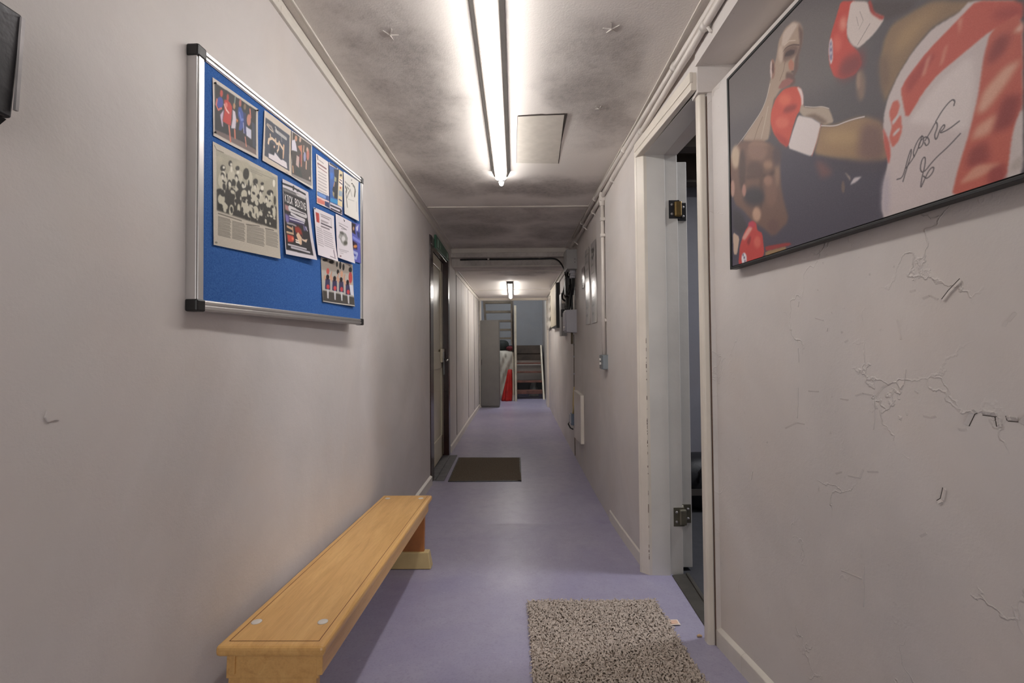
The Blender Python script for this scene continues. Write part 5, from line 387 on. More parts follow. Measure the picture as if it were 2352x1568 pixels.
'h':[[[0.7755,1.7902],[0.9281,1.8063],[0.9138,1.6329],[0.7774,1.6256]],[216,213,207],[["l",[158,156,150],0.0464,[[0.078,0.224],[0.211,0.247],[0.396,0.258]]],["l",[110,108,100],0.0728,[[0.104,0.338],[0.185,0.385],[0.144,0.453]]],["l",[140,138,130],0.0464,[[0.211,0.321],[0.33,0.342]]],["l",[150,148,140],0.053,[[0.432,0.332],[0.281,0.472],[0.213,0.571]]],["l",[110,108,102],0.0464,[[0.127,0.457],[0.161,0.619],[0.221,0.795]]],["l",[170,168,160],0.0397,[[0.449,0.34],[0.551,0.469]]],["l",[120,118,110],0.0662,[[0.613,0.179],[0.735,0.209],[0.785,0.292],[0.731,0.43]]],["l",[90,88,82],0.0662,[[0.773,0.259],[0.748,0.408]]],["l",[190,188,182],0.0265,[[0.282,0.593],[0.703,0.554]]],["p",[90,85,85],0.0066,[[0.541,0.073],[0.538,0.08],[0.529,0.087],[0.516,0.092],[0.501,0.095],[0.488,0.096],[0.478,0.093],[0.475,0.088],[0.478,0.081],[0.487,0.075],[0.5,0.069],[0.515,0.066],[0.528,0.066],[0.538,0.068]]],["l",[196,180,176],0.0331,[[0.864,0.545],[0.863,0.777]]]]],
'i':[[[0.5319,1.5767],[0.6872,1.5905],[0.699,1.4244],[0.5544,1.4198]],[226,219,224],[["p",[192,74,68],0.0105,[[0.063,0.089],[0.223,0.091],[0.219,0.288],[0.08,0.289]]],["l",[150,56,56],0.0174,[[0.12,0.095],[0.127,0.278]]],["l",[150,142,146],0.0174,[[0.293,0.086],[0.841,0.085],[0.844,0.243]]],["l",[90,82,92],0.0314,[[0.302,0.277],[0.86,0.278]]],["l",[170,160,166],0.0314,[[0.323,0.123],[0.746,0.128]]],["l",[170,160,166],0.0279,[[0.311,0.21],[0.684,0.211]]],["l",[176,168,172],0.0279,[[0.308,0.232],[0.611,0.224]]],["l",[130,122,128],0.0314,[[0.293,0.344],[0.726,0.338]]],["l",[186,178,184],0.0209,[[0.056,0.399],[0.316,0.406]]],["l",[186,178,184],0.0209,[[0.056,0.443],[0.34,0.447]]],["l",[186,178,184],0.0209,[[0.057,0.487],[0.363,0.488]]],["l",[186,178,184],0.0209,[[0.057,0.532],[0.331,0.539]]],["l",[186,178,184],0.0209,[[0.057,0.577],[0.355,0.581]]],["l",[186,178,184],0.0209,[[0.057,0.622],[0.323,0.633]]],["l",[186,178,184],0.0209,[[0.057,0.668],[0.346,0.675]]],["l",[186,178,184],0.0209,[[0.058,0.714],[0.37,0.718]]],["l",[186,178,184],0.0209,[[0.058,0.761],[0.338,0.771]]],["l",[186,178,184],0.0209,[[0.391,0.409],[0.825,0.42]]],["l",[186,178,184],0.0209,[[0.393,0.453],[0.851,0.461]]],["l",[186,178,184],0.0209,[[0.394,0.498],[0.877,0.504]]],["l",[186,178,184],0.0209,[[0.396,0.544],[0.846,0.555]]],["l",[186,178,184],0.0209,[[0.397,0.59],[0.873,0.598]]],["l",[186,178,184],0.0209,[[0.399,0.636],[0.842,0.651]]],["l",[186,178,184],0.0209,[[0.401,0.682],[0.868,0.695]]],["l",[186,178,184],0.0209,[[0.402,0.729],[0.895,0.739]]],["l",[140,128,140],0.0488,[[0.853,0.786],[0.861,0.917]]],["l",[150,140,150],0.0209,[[0.608,0.939],[0.897,0.953]]]]],
'j':[[[0.701,1.6035],[0.8489,1.6129],[0.8605,1.4457],[0.7099,1.4416]],[223,217,223],[["p",[158,156,154],0.0267,[[0.163,0.448],[0.232,0.378],[0.365,0.333],[0.607,0.354],[0.709,0.437],[0.659,0.562],[0.452,0.666],[0.272,0.613],[0.2,0.54],[0.115,0.522]]],["p",[216,214,214],0.0356,[[0.544,0.481],[0.53,0.513],[0.493,0.542],[0.442,0.563],[0.387,0.572],[0.338,0.568],[0.306,0.55],[0.296,0.524],[0.31,0.493],[0.345,0.464],[0.396,0.442],[0.452,0.432],[0.501,0.437],[0.534,0.454]]],["p",[96,95,86],0.0356,[[0.673,0.56],[0.659,0.584],[0.622,0.608],[0.571,0.626],[0.515,0.635],[0.465,0.633],[0.432,0.621],[0.421,0.601],[0.435,0.578],[0.471,0.554],[0.522,0.536],[0.578,0.527],[0.628,0.528],[0.662,0.54]]],["p",[112,112,108],0.0267,[[0.462,0.386],[0.433,0.399],[0.385,0.408],[0.326,0.412],[0.268,0.41],[0.223,0.403],[0.2,0.391],[0.202,0.378],[0.23,0.366],[0.278,0.357],[0.337,0.353],[0.395,0.354],[0.44,0.362],[0.464,0.373]]],["p",[186,184,184],0.0178,[[0.263,0.488],[0.256,0.503],[0.239,0.518],[0.214,0.528],[0.187,0.533],[0.163,0.531],[0.147,0.522],[0.142,0.509],[0.149,0.494],[0.166,0.479],[0.191,0.468],[0.218,0.464],[0.242,0.466],[0.258,0.475]]],["l",[150,144,150],0.0267,[[0.199,0.228],[0.66,0.252]]],["l",[186,180,186],0.0222,[[0.159,0.178],[0.756,0.175]]],["l",[170,164,170],0.0222,[[0.303,0.283],[0.66,0.252]]],["l",[186,180,186],0.0222,[[0.119,0.789],[0.69,0.758]]],["l",[190,184,190],0.0222,[[0.159,0.823],[0.575,0.8]]],["l",[190,184,190],0.0222,[[0.178,0.869],[0.351,0.859]]],["p",[130,90,90],0.0133,[[0.225,0.936],[0.219,0.944],[0.204,0.952],[0.183,0.958],[0.16,0.962],[0.14,0.962],[0.126,0.958],[0.121,0.952],[0.127,0.944],[0.141,0.936],[0.162,0.93],[0.185,0.926],[0.206,0.926],[0.22,0.93]]],["p",[90,80,80],0.0089,[[0.505,0.04],[0.502,0.046],[0.496,0.051],[0.486,0.055],[0.476,0.057],[0.467,0.057],[0.462,0.054],[0.46,0.049],[0.462,0.043],[0.469,0.038],[0.478,0.034],[0.488,0.032],[0.497,0.033],[0.503,0.036]]]]],
'k':[[[0.8312,1.6092],[0.9529,1.6302],[0.9481,1.4615],[0.8555,1.4569]],[96,102,184],[["p",[58,50,56],0.0307,[[0.156,0.005],[0.587,0.03],[0.478,0.16],[0.561,0.296],[0.163,0.258]]],["p",[190,150,120],0.0245,[[0.428,0.148],[0.417,0.171],[0.392,0.191],[0.358,0.203],[0.323,0.205],[0.292,0.197],[0.274,0.18],[0.27,0.158],[0.282,0.135],[0.307,0.116],[0.34,0.104],[0.375,0.102],[0.404,0.11],[0.423,0.126]]],["p",[204,206,230],0.0245,[[0.579,0.109],[0.862,0.021],[0.778,0.174],[0.667,0.209]]],["p",[60,66,110],0.0368,[[0.635,0.211],[0.957,0.206],[0.961,0.369],[0.759,0.349]]],["p",[60,40,60],0.0368,[[0.19,0.461],[0.683,0.515],[0.674,0.672],[0.147,0.676]]],["p",[222,150,86],0.0307,[[0.679,0.582],[0.658,0.601],[0.599,0.619],[0.515,0.634],[0.422,0.642],[0.338,0.641],[0.282,0.632],[0.264,0.616],[0.288,0.597],[0.348,0.579],[0.432,0.565],[0.523,0.557],[0.604,0.558],[0.66,0.567]]],["l",[170,180,225],0.0982,[[0.209,0.754],[0.668,0.777],[0.502,0.904],[0.185,0.888]]],["l",[130,140,215],0.0982,[[0.275,0.384],[0.963,0.456]]]]],
'l':[[[0.588,1.4191],[0.8663,1.4421],[0.8744,1.27],[0.5985,1.2642]],[184,180,172],[["p",[76,72,68],0.0133,[[0.011,0.739],[0.304,0.747],[1.002,0.771],[0.995,0.992],[0.0,0.997]]],["p",[160,150,140],0.0222,[[0.01,0.014],[0.988,0.022],[0.982,0.221],[-0.001,0.282]]],["p",[42,40,40],0.0089,[[0.188,0.03],[0.18,0.046],[0.159,0.062],[0.13,0.073],[0.097,0.079],[0.068,0.077],[0.049,0.069],[0.042,0.055],[0.05,0.039],[0.07,0.023],[0.1,0.011],[0.132,0.006],[0.161,0.007],[0.181,0.016]]],["p",[42,40,40],0.0089,[[0.372,0.042],[0.364,0.059],[0.343,0.074],[0.313,0.086],[0.279,0.092],[0.25,0.09],[0.23,0.082],[0.223,0.068],[0.231,0.051],[0.252,0.035],[0.282,0.024],[0.315,0.018],[0.345,0.019],[0.365,0.028]]],["p",[42,40,40],0.0089,[[0.493,0.073],[0.488,0.101],[0.479,0.125],[0.466,0.14],[0.452,0.142],[0.44,0.132],[0.432,0.111],[0.43,0.083],[0.434,0.055],[0.444,0.031],[0.457,0.016],[0.47,0.014],[0.483,0.024],[0.49,0.045]]],["p",[42,40,40],0.0089,[[0.607,0.078],[0.601,0.118],[0.59,0.151],[0.574,0.171],[0.556,0.174],[0.542,0.159],[0.532,0.129],[0.53,0.091],[0.535,0.051],[0.547,0.017],[0.563,-0.003],[0.58,-0.006],[0.594,0.009],[0.604,0.039]]],["p",[42,40,40],0.0089,[[0.71,0.101],[0.705,0.136],[0.694,0.165],[0.679,0.182],[0.663,0.185],[0.649,0.172],[0.639,0.146],[0.637,0.113],[0.642,0.078],[0.653,0.05],[0.668,0.032],[0.684,0.029],[0.698,0.042],[0.708,0.067]]],["p",[42,40,40],0.0089,[[0.975,0.123],[0.968,0.151],[0.951,0.176],[0.926,0.192],[0.899,0.196],[0.875,0.188],[0.859,0.169],[0.853,0.143],[0.86,0.115],[0.878,0.09],[0.903,0.074],[0.93,0.069],[0.954,0.077],[0.97,0.097]]],["p",[42,40,40],0.0089,[[0.529,0.244],[0.524,0.27],[0.512,0.292],[0.495,0.306],[0.477,0.309],[0.462,0.3],[0.451,0.282],[0.448,0.257],[0.453,0.231],[0.465,0.209],[0.481,0.195],[0.499,0.192],[0.515,0.201],[0.526,0.219]]],["p",[206,160,134],0.0089,[[0.115,0.442],[0.111,0.47],[0.102,0.494],[0.089,0.508],[0.076,0.51],[0.064,0.499],[0.057,0.478],[0.055,0.451],[0.059,0.423],[0.069,0.399],[0.081,0.385],[0.095,0.383],[0.106,0.394],[0.114,0.415]]],["p",[206,160,134],0.0089,[[0.29,0.409],[0.286,0.437],[0.277,0.461],[0.264,0.475],[0.25,0.477],[0.238,0.467],[0.231,0.446],[0.229,0.418],[0.233,0.39],[0.242,0.366],[0.255,0.352],[0.269,0.35],[0.281,0.36],[0.288,0.381]]],["l",[200,150,125],0.0267,[[0.256,0.392],[0.293,0.29]]],["p",[66,62,94],0.0089,[[0.106,0.462],[0.232,0.456],[0.231,0.701],[0.079,0.698]]],["p",[196,74,78],0.0111,[[0.216,0.63],[0.21,0.655],[0.196,0.676],[0.177,0.689],[0.155,0.692],[0.136,0.684],[0.124,0.667],[0.12,0.644],[0.126,0.619],[0.14,0.598],[0.159,0.585],[0.181,0.582],[0.2,0.59],[0.212,0.607]]],["p",[44,34,36],0.0089,[[0.214,0.414],[0.208,0.441],[0.195,0.464],[0.176,0.479],[0.155,0.482],[0.138,0.473],[0.126,0.454],[0.122,0.428],[0.128,0.401],[0.141,0.378],[0.16,0.363],[0.181,0.36],[0.198,0.369],[0.21,0.388]]],["p",[200,198,200],0.0089,[[0.131,0.698],[0.192,0.698],[0.17,0.903],[0.131,0.9]]],["p",[206,160,134],0.0089,[[0.324,0.442],[0.32,0.471],[0.311,0.495],[0.298,0.509],[0.284,0.511],[0.272,0.5],[0.264,0.479],[0.262,0.451],[0.266,0.423],[0.276,0.399],[0.289,0.385],[0.302,0.383],[0.314,0.393],[0.322,0.415]]],["p",[206,160,134],0.0089,[[0.503,0.409],[0.499,0.437],[0.489,0.461],[0.476,0.476],[0.462,0.478],[0.45,0.467],[0.442,0.446],[0.44,0.418],[0.444,0.389],[0.454,0.365],[0.467,0.351],[0.481,0.349],[0.493,0.359],[0.501,0.381]]],["l",[200,150,125],0.0267,[[0.468,0.391],[0.505,0.288]]],["p",[66,62,94],0.0089,[[0.315,0.463],[0.443,0.457],[0.443,0.704],[0.288,0.701]]],["p",[196,74,78],0.0111,[[0.428,0.633],[0.422,0.657],[0.408,0.679],[0.387,0.692],[0.366,0.695],[0.346,0.687],[0.334,0.67],[0.33,0.646],[0.335,0.622],[0.35,0.601],[0.37,0.587],[0.391,0.584],[0.411,0.592],[0.424,0.609]]],["p",[44,34,36],0.0089,[[0.425,0.414],[0.419,0.442],[0.405,0.465],[0.386,0.48],[0.365,0.483],[0.347,0.474],[0.335,0.454],[0.331,0.428],[0.337,0.401],[0.351,0.377],[0.37,0.363],[0.39,0.359],[0.409,0.368],[0.421,0.388]]],["p",[200,198,200],0.0089,[[0.341,0.702],[0.403,0.701],[0.382,0.908],[0.342,0.905]]],["p",[206,160,134],0.0089,[[0.533,0.435],[0.529,0.464],[0.52,0.488],[0.507,0.502],[0.493,0.504],[0.48,0.494],[0.472,0.472],[0.47,0.444],[0.474,0.416],[0.484,0.392],[0.497,0.377],[0.511,0.375],[0.523,0.386],[0.531,0.407]]],["p",[206,160,134],0.0089,[[0.716,0.401],[0.712,0.43],[0.702,0.454],[0.689,0.469],[0.675,0.471],[0.662,0.46],[0.654,0.439],[0.652,0.411],[0.656,0.382],[0.666,0.357],[0.679,0.343],[0.693,0.34],[0.706,0.351],[0.714,0.373]]],["l",[200,150,125],0.0267,[[0.68,0.383],[0.718,0.279]]],["p",[66,62,94],0.0089,[[0.524,0.456],[0.655,0.449],[0.656,0.7],[0.497,0.697]]],["p",[196,74,78],0.0111,[[0.64,0.628],[0.634,0.653],[0.62,0.674],[0.599,0.688],[0.577,0.691],[0.557,0.683],[0.544,0.665],[0.54,0.642],[0.546,0.617],[0.56,0.595],[0.581,0.581],[0.603,0.578],[0.623,0.586],[0.636,0.604]]],["p",[44,34,36],0.0089,[[0.636,0.406],[0.63,0.434],[0.616,0.458],[0.597,0.473],[0.576,0.476],[0.557,0.467],[0.544,0.447],[0.541,0.421],[0.546,0.393],[0.56,0.369],[0.58,0.354],[0.601,0.351],[0.62,0.36],[0.632,0.38]]],["p",[200,198,200],0.0089,[[0.551,0.697],[0.615,0.697],[0.594,0.906],[0.553,0.903]]],["p",[206,160,134],0.0089,[[0.749,0.469],[0.744,0.498],[0.735,0.522],[0.721,0.537],[0.707,0.539],[0.694,0.528],[0.686,0.506],[0.684,0.478],[0.688,0.449],[0.698,0.425],[0.711,0.41],[0.725,0.408],[0.738,0.419],[0.746,0.44]]],["p",[206,160,134],0.0089,[[0.936,0.434],[0.932,0.464],[0.922,0.489],[0.908,0.503],[0.893,0.506],[0.881,0.495],[0.872,0.473],[0.87,0.444],[0.874,0.415],[0.884,0.39],[0.897,0.375],[0.912,0.373],[0.925,0.384],[0.933,0.406]]],["l",[200,150,125],0.0267,[[0.899,0.417],[0.937,0.311]]],["p",[66,62,94],0.0089,[[0.739,0.49],[0.873,0.483],[0.875,0.737],[0.712,0.734]]],["p",[196,74,78],0.0111,[[0.859,0.664],[0.853,0.689],[0.838,0.711],[0.817,0.725],[0.794,0.728],[0.774,0.72],[0.76,0.702],[0.756,0.678],[0.762,0.653],[0.776,0.631],[0.797,0.617],[0.82,0.614],[0.84,0.622],[0.854,0.64]]],["p",[44,34,36],0.0089,[[0.854,0.44],[0.848,0.468],[0.834,0.492],[0.814,0.507],[0.792,0.51],[0.773,0.501],[0.76,0.481],[0.756,0.454],[0.762,0.426],[0.776,0.402],[0.796,0.387],[0.817,0.384],[0.837,0.393],[0.85,0.413]]],["p",[200,198,200],0.0089,[[0.768,0.734],[0.833,0.734],[0.812,0.946],[0.771,0.943]]],["p",[196,92,86],0.0089,[[0.223,0.277],[0.218,0.308],[0.205,0.335],[0.187,0.351],[0.168,0.354],[0.151,0.343],[0.14,0.321],[0.137,0.291],[0.142,0.26],[0.155,0.233],[0.173,0.217],[0.192,0.214],[0.209,0.225],[0.22,0.247]]],["p",[190,80,78],0.0089,[[0.975,0.305],[0.967,0.364],[0.947,0.414],[0.92,0.443],[0.89,0.448],[0.865,0.426],[0.848,0.382],[0.843,0.326],[0.851,0.267],[0.871,0.218],[0.898,0.188],[0.927,0.184],[0.953,0.205],[0.97,0.249]]],["p",[206,160,134],0.0089,[[0.661,0.272],[0.655,0.308],[0.64,0.339],[0.619,0.358],[0.597,0.361],[0.578,0.349],[0.565,0.322],[0.561,0.288],[0.567,0.251],[0.582,0.221],[0.603,0.202],[0.625,0.198],[0.644,0.211],[0.657,0.237]]],["p",[214,214,224],0.0089,[[0.857,0.489],[0.986,0.487],[0.991,0.739],[0.897,0.717]]],["l",[200,196,190],0.0156,[[0.022,0.986],[0.361,0.985],[0.984,0.973]]],["l",[40,38,36],0.0111,[[0.021,1.002],[0.361,1.005],[0.983,0.993]]]]],
}
# ------------------------------------------------------------------ the place
SL = 0.055; YR = 2.9; YT = 0.9                       # the floor ramps up towards the viewer
def fz(y): return SL * (YR - min(max(y, YT), YR))
def xr(y): return float(np.interp(y, [-1.6, 0, .667, 1.104, 1.455, 1.65], [.80, .788, .772, .740, .712, .695]))
def xl(y): return -float(np.interp(y, [-1.6, .5, 1.4, 2.5, 3.75], [.74, .728, .717, .703, .682]))
def xf(y): return float(np.interp(y, [2.2, 2.6, 3.4, 4.9, 7, 8.45, 8.9], [.612, .604, .600, .606, .622, .64, .645]))
def xlf(y): return -float(np.interp(y, [4.7, 5.4, 6.7, 7.5, 8.5], [.675, .668, .66, .648, .635]))

# floor
m = MB(); ys = [-1.7, YT, YR, 11.3]
for a, b in zip(ys[:-1], ys[1:]):
    m.hexa([(-1.3, a, fz(a) - .12), (.73, a, fz(a) - .12), (.73, b, fz(b) - .12), (-1.3, b, fz(b) - .12)],
           [(-1.3, a, fz(a)), (.73, a, fz(a)), (.73, b, fz(b)), (-1.3, b, fz(b))])
struct(m.build('floor', 'floor'))

# ceilings: near bay, drop beam with a stepped face, lower far bay
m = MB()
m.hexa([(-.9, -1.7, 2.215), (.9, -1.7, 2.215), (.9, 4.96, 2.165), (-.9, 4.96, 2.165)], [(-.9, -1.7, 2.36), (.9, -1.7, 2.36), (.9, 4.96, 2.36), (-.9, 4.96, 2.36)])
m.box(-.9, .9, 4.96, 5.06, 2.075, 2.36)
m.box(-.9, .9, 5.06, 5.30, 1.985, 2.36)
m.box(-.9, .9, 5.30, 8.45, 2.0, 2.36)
# small scars in the paint
for cx, cy, r in [(.345, 1.56, .03), (.40, 2.08, .022), (-.42, 1.58, .03)]:
    for k in range(5):
        an = k * 1.3 + cx * 9; dx, dy = math.cos(an) * r, math.sin(an) * r; zc = 2.2075 - .0075 * (cy + .7)
        m.hexa([(cx, cy, zc - .006), (cx + dx, cy + dy, zc - .0015), (cx + dx * .9 - dy * .12, cy + dy * .9 + dx * .12, zc - .0015)], [(cx, cy, zc + .01), (cx + dx, cy + dy, zc + .01), (cx + dx * .9 - dy * .12, cy + dy * .9 + dx * .12, zc + .01)])
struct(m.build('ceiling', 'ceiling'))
def cz(y): return 2.215 - (y + 1.7) * .05 / 6.66

# left wall: near length, over the door, panelled far length
m = MB()
yy = [-1.6, .5, 1.4, 2.5, 3.75]
m.slab([(xl(y), y) for y in yy], -.12, -.1, 2.36)
m.prism([(-.682, 3.75), (-.675, 4.80), (-.82, 4.80), (-.82, 3.75)], 2.03, 2.36)
yy = [4.80, 5.4, 6.7, 7.5, 8.42]
m.slab([(xlf(y), y) for y in yy], -.12, -.1, 2.36, 1)
for y, w in [(5.38, .012), (6.70, .012), (7.55, .012)]:          # panel joints
    m.box(xlf(y) - .01, xlf(y) + .0025, y - w, y + w, .09, 2.0, 2)
for y in (5.9, 8.1):
    m.box(xlf(y) - .01, xlf(y) + .001, y - .004, y + .004, .09, 2.0, 3)
pts = [(.717, 1.008), (.726, 1.004), (.733, .998), (.741, .995), (.737, .990), (.728, .992), (.719, .990), (.714, .998)]      # a lifted flake
m.hexa([(xl(.72) - .004, y, z) for y, z in pts], [(xl(.72) + .0025, y * .995 + .0035, z) for y, z in pts])
struct(m.build('wall_left', ['wall_l', 'wall_far', 'crack', 'white_gloss']))

# right wall: near length with the sloped top under the beam, over the door, far length
m = MB()
yy = [-1.6, 0, .667, 1.104, 1.455, 1.60]
for a, b in zip(yy[:-1], yy[1:]):
    A, B = xr(a), xr(b)
    m.hexa([(A, a, -.1), (B, b, -.1), (B, b, 1.99), (A, a, 1.99)], [(A + .25, a, -.1), (B + .25, b, -.1), (B + .25, b, 1.99), (A + .25, a, 1.99)])
    m.hexa([(A, a, 1.99), (B, b, 1.99), (B + .09, b, 2.085), (A + .09, a, 2.085)], [(A + .25, a, 1.99), (B + .25, b, 1.99), (B + .25, b, 2.085), (A + .25, a, 2.085)])
m.prism([(.686, 1.60), (.71, 1.592), (.86, 1.592), (.86, 1.655), (.686, 1.655)], -.1, 2.0)               # end of the wall beside the door
m.prism([(.652, 1.597), (.86, 1.580), (.86, 1.655), (.655, 1.655)], 1.985, 2.36)
m.prism([(.645, -1.6), (.645, 1.60), (1.05, 1.60), (1.05, -1.6)], 2.078, 2.36)            # beam
m.prism([(.652, 1.60), (.618, 2.20), (.775, 2.20), (.80, 1.60)], 2.0, 2.36)               # over the door
yy = [2.20, 2.6, 3.4, 4.9, 7, 8.45, 8.9]
m.slab([(xf(y), y) for y in yy], .17, -.1, 2.36)
CR = [[(0.779, 0.961), (0.769, 0.983), (0.765, 0.985)], [(0.757, 0.983), (0.736, 0.983), (0.738, 0.976)], [(0.723, 0.986), (0.721, 0.979), (0.707, 0.98)], [(0.7, 0.976), (0.691, 0.988), (0.687, 0.989)], [(0.738, 0.982), (0.736, 0.967)], [(0.786, 1.21), (0.806, 1.192), (0.818, 1.178)], [(0.852, 1.181), (0.84, 1.185), (0.826, 1.177)], [(0.878, 1.197), (0.867, 1.198)], [(1.011, 0.985), (0.991, 0.992), (0.957, 0.99), (0.942, 1.009), (0.918, 1.022)], [(0.894, 1.051), (0.899, 1.023), (0.907, 1.014)], [(1.055, 0.974), (1.032, 0.974)], [(0.967, 0.982), (0.968, 0.945), (0.971, 0.922)], [(1.073, 0.799), (1.054, 0.808)], [(1.038, 0.804), (1.004, 0.808), (0.994, 0.83)], [(0.985, 0.827), (0.958, 0.834)], [(1.196, 0.989), (1.198, 0.944), (1.202, 0.91)], [(1.245, 0.874), (1.199, 0.896), (1.173, 0.896)], [(1.156, 0.982), (1.121, 0.984)], [(1.186, 1.211), (1.19, 1.198)], [(1.129, 1.163), (1.102, 1.155)], [(1.091, 1.14), (1.094, 1.132)], [(1.037, 1.102), (1.027, 1.107)], [(0.714, 1.132), (0.704, 1.145)], [(0.72, 1.125), (0.716, 1.133)], [(0.825, 0.844), (0.83, 0.823), (0.837, 0.817)], [(1.336, 0.356), (1.333, 0.333)], [(1.33, 0.297), (1.327, 0.28)], [(1.003, 0.623), (1.008, 0.535)], [(1.064, 0.582), (1.007, 0.591)], [(0.869, 0.738), (0.856, 0.749)], [(0.909, 1.147), (0.902, 1.108)], [(1.005, 0.64), (0.999, 0.659)], [(0.858, 0.964), (0.843, 0.963), (0.833, 0.967)], [(0.875, 1.009), (0.868, 1.005)], [(1.193, 1.09), (1.191, 1.054)], [(0.689, 1.163), (0.682, 1.169)], [(0.794, 0.95), (0.782, 0.952)], [(1.4, 0.722), (1.41, 0.693)], [(1.296, 0.629), (1.288, 0.596)]]
def ribbon(mb, pts, w, lift, mi):
    for (y0, z0), (y1, z1) in zip(pts[:-1], pts[1:]):
        L = math.hypot(y1 - y0, z1 - z0) + 1e-9; ny, nz = -(z1 - z0) / L * w, (y1 - y0) / L * w
        q = [(y0, z0), (y1, z1), (y1 + ny, z1 + nz), (y0 + ny, z0 + nz)]
        mb.hexa([(xr(y) - l, y, z) for (y, z), l in zip(q, (.0002, .0002, lift, lift))], [(xr(y) + .004, y, z) for y, z in q], mi)
for i, c in enumerate(CR):
    big = i < 5 or i in (5, 24)
    ribbon(m, c, -.006 if big else -.004, .0028 if big else .0011, 2)     # lifted edge of paint
    if big: ribbon(m, c, .0012, .0004, 1)                                 # open crack above it
struct(m.build('wall_right', ['wall_r', 'crack', 'wall_r']))

# wall behind the viewer and the stairwell at the far end
struct(MB().box(-.9, .9, -1.75, -1.6, -.1, 2.36).build('wall_back', 'wall_l'))
struct(MB().box(-1.3, 1.3, 11.3, 11.45, -.1, 3.9).build('wall_stairwell_far', 'wall_blue'))
struct(MB().prism([(-1.0, 8.6), (-1.0, 11.3), (-1.12, 11.3), (-1.12, 8.6)], -.1, 3.9).build('wall_stairwell_left', 'wall_blue'))
struct(MB().prism([(.66, 8.9), (.71, 11.3), (.85, 11.3), (.85, 8.9)], -.1, 3.9).build('wall_stairwell_right', 'wall_r'))
m = MB(); m.box(-1.3, .9, 8.45, 8.60, 2.36, 3.9); m.box(-1.12, -.63, 8.47, 8.60, -.1, 2.36)
struct(m.build('wall_stairwell_near', 'wall_blue'))
struct(MB().box(-1.3, 1.3, 8.45, 11.45, 3.9, 4.0).build('ceiling_stairwell', 'wall_blue'))
m = MB(); m.box(-.645, .645, 8.43, 8.47, 1.955, 2.04); m.box(.605, .645, 8.45, 8.90, 0, 1.96); m.box(-.64, -.60, 8.47, 8.6, 0, 1.96)
struct(m.build('trim_stairwell', 'frame_white', bevel=.003))

# side room seen through the right door
struct(MB().prism([(.71, 1.62), (.76, 1.45), (2.6, 1.45), (2.6, 3.7), (.775, 3.7), (.775, 2.16), (.72, 2.16)], -.1, [.055, .062, .062, .03, .03, .035, .035]).build('floor_side_room', 'felt_grey'))
struct(MB().box(.77, 2.7, 3.62, 3.72, -.1, 2.6).build('wall_side_room_far', 'wall_room'))
struct(MB().box(2.6, 2.72, .6, 3.62, -.1, 2.6).build('wall_side_room_right', 'wall_room'))
struct(MB().box(1.0, 2.7, .5, .62, -.1, 2.6).build('wall_side_room_near', 'wall_room'))
m = MB(); m.box(.77, 2.7, .5, 3.72, 2.5, 2.6); m.box(.78, 2.6, 3.36, 3.48, 2.30, 2.5); m.box(.78, 2.6, 2.9, 3.0, 2.36, 2.5)
struct(m.build('ceiling_side_room', 'stair_dark'))

# skirtings
def skirt(name, pts, t, hgt, side, mats='white_gloss'):
    m = MB()
    for (x0, y0), (x1, y1) in zip(pts[:-1], pts[1:]):
        lo = [(x0, y0, fz(y0) - .02), (x1, y1, fz(y1) - .02), (x1, y1, fz(y1) + hgt), (x0, y0, fz(y0) + hgt)]
        hi = [(x0 + side * t, y0, fz(y0) - .02), (x1 + side * t, y1, fz(y1) - .02), (x1 + side * t, y1, fz(y1) + hgt - .012), (x0 + side * t, y0, fz(y0) + hgt - .012)]
        m.hexa(lo, hi)
    return struct(m.build(name, mats, bevel=.002))
skirt('baseboard_right', [(xr(y) + .004, y) for y in (-1.5, 0, .667, 1.104, 1.455, 1.61)], .018, .068, -1)
skirt('baseboard_right_far', [(xf(y) + .004, y) for y in (2.21, 2.6, 2.95)], .010, .07, -1)
skirt('baseboard_left', [(xl(y) - .004, y) for y in (-1.5, .5, 1.4, 2.5, 3.745)], .022, .075, 1)
skirt('baseboard_left_far', [(xlf(y) - .004, y) for y in (4.86, 5.4, 6.7, 7.5, 8.4)], .018, .075, 1)

# cornice trims and battens on the ceiling
def run(mb, pts, prof, mi=0):     # profile (dx, dz) swept along points
    for a, b in zip(pts[:-1], pts[1:]):
        mb.hexa([(a[0] + p[0], a[1], a[2] + p[1]) for p in prof], [(b[0] + p[0], b[1], b[2] + p[1]) for p in prof], mi)
m = MB()
L = [(xl(y), y, cz(y)) for y in (-1.5, .5, 1.4, 2.5, 3.72)] + [(-.672, 4.95, cz(4.95))]
run(m, L, [(-.01, -.058), (.010, -.055), (.010, -.032), (-.01, -.032)])
run(m, L, [(-.01, -.032), (.002, -.032), (.002, .01), (-.01, .01)])
run(m, L, [(.028, -.006), (.037, -.006), (.037, .01), (.028, .01)])
L2 = [(xlf(y), y, 2.0) for y in (5.31, 6.7, 7.5, 8.4)]
run(m, L2, [(-.01, -.05), (.010, -.05), (.010, .01), (-.01, .01)]); run(m, L2, [(.02, -.006), (.028, -.006), (.028, .01), (.02, .01)])
struct(m.build('trim_left', 'white_gloss', bevel=.002))
m = MB()
R = [(.606, y, cz(y)) for y in (-1.5, 1.4, 2.2)] + [(.585, 3.6, cz(3.6)), (.570, 4.95, cz(4.95))]
run(m, R, [(-.007, -.006), (0, -.006), (0, .01), (-.007, .01)])
R2 = [(xf(y) - .03, y, 2.0) for y in (5.31, 6.7, 8.4)]
run(m, R2, [(-.008, -.008), (0, -.008), (0, .01), (-.008, .01)]); run(m, R2, [(.012, -.05), (.04, -.05), (.04, .01), (.012, .01)])
struct(m.build('trim_right', 'white_gloss'))
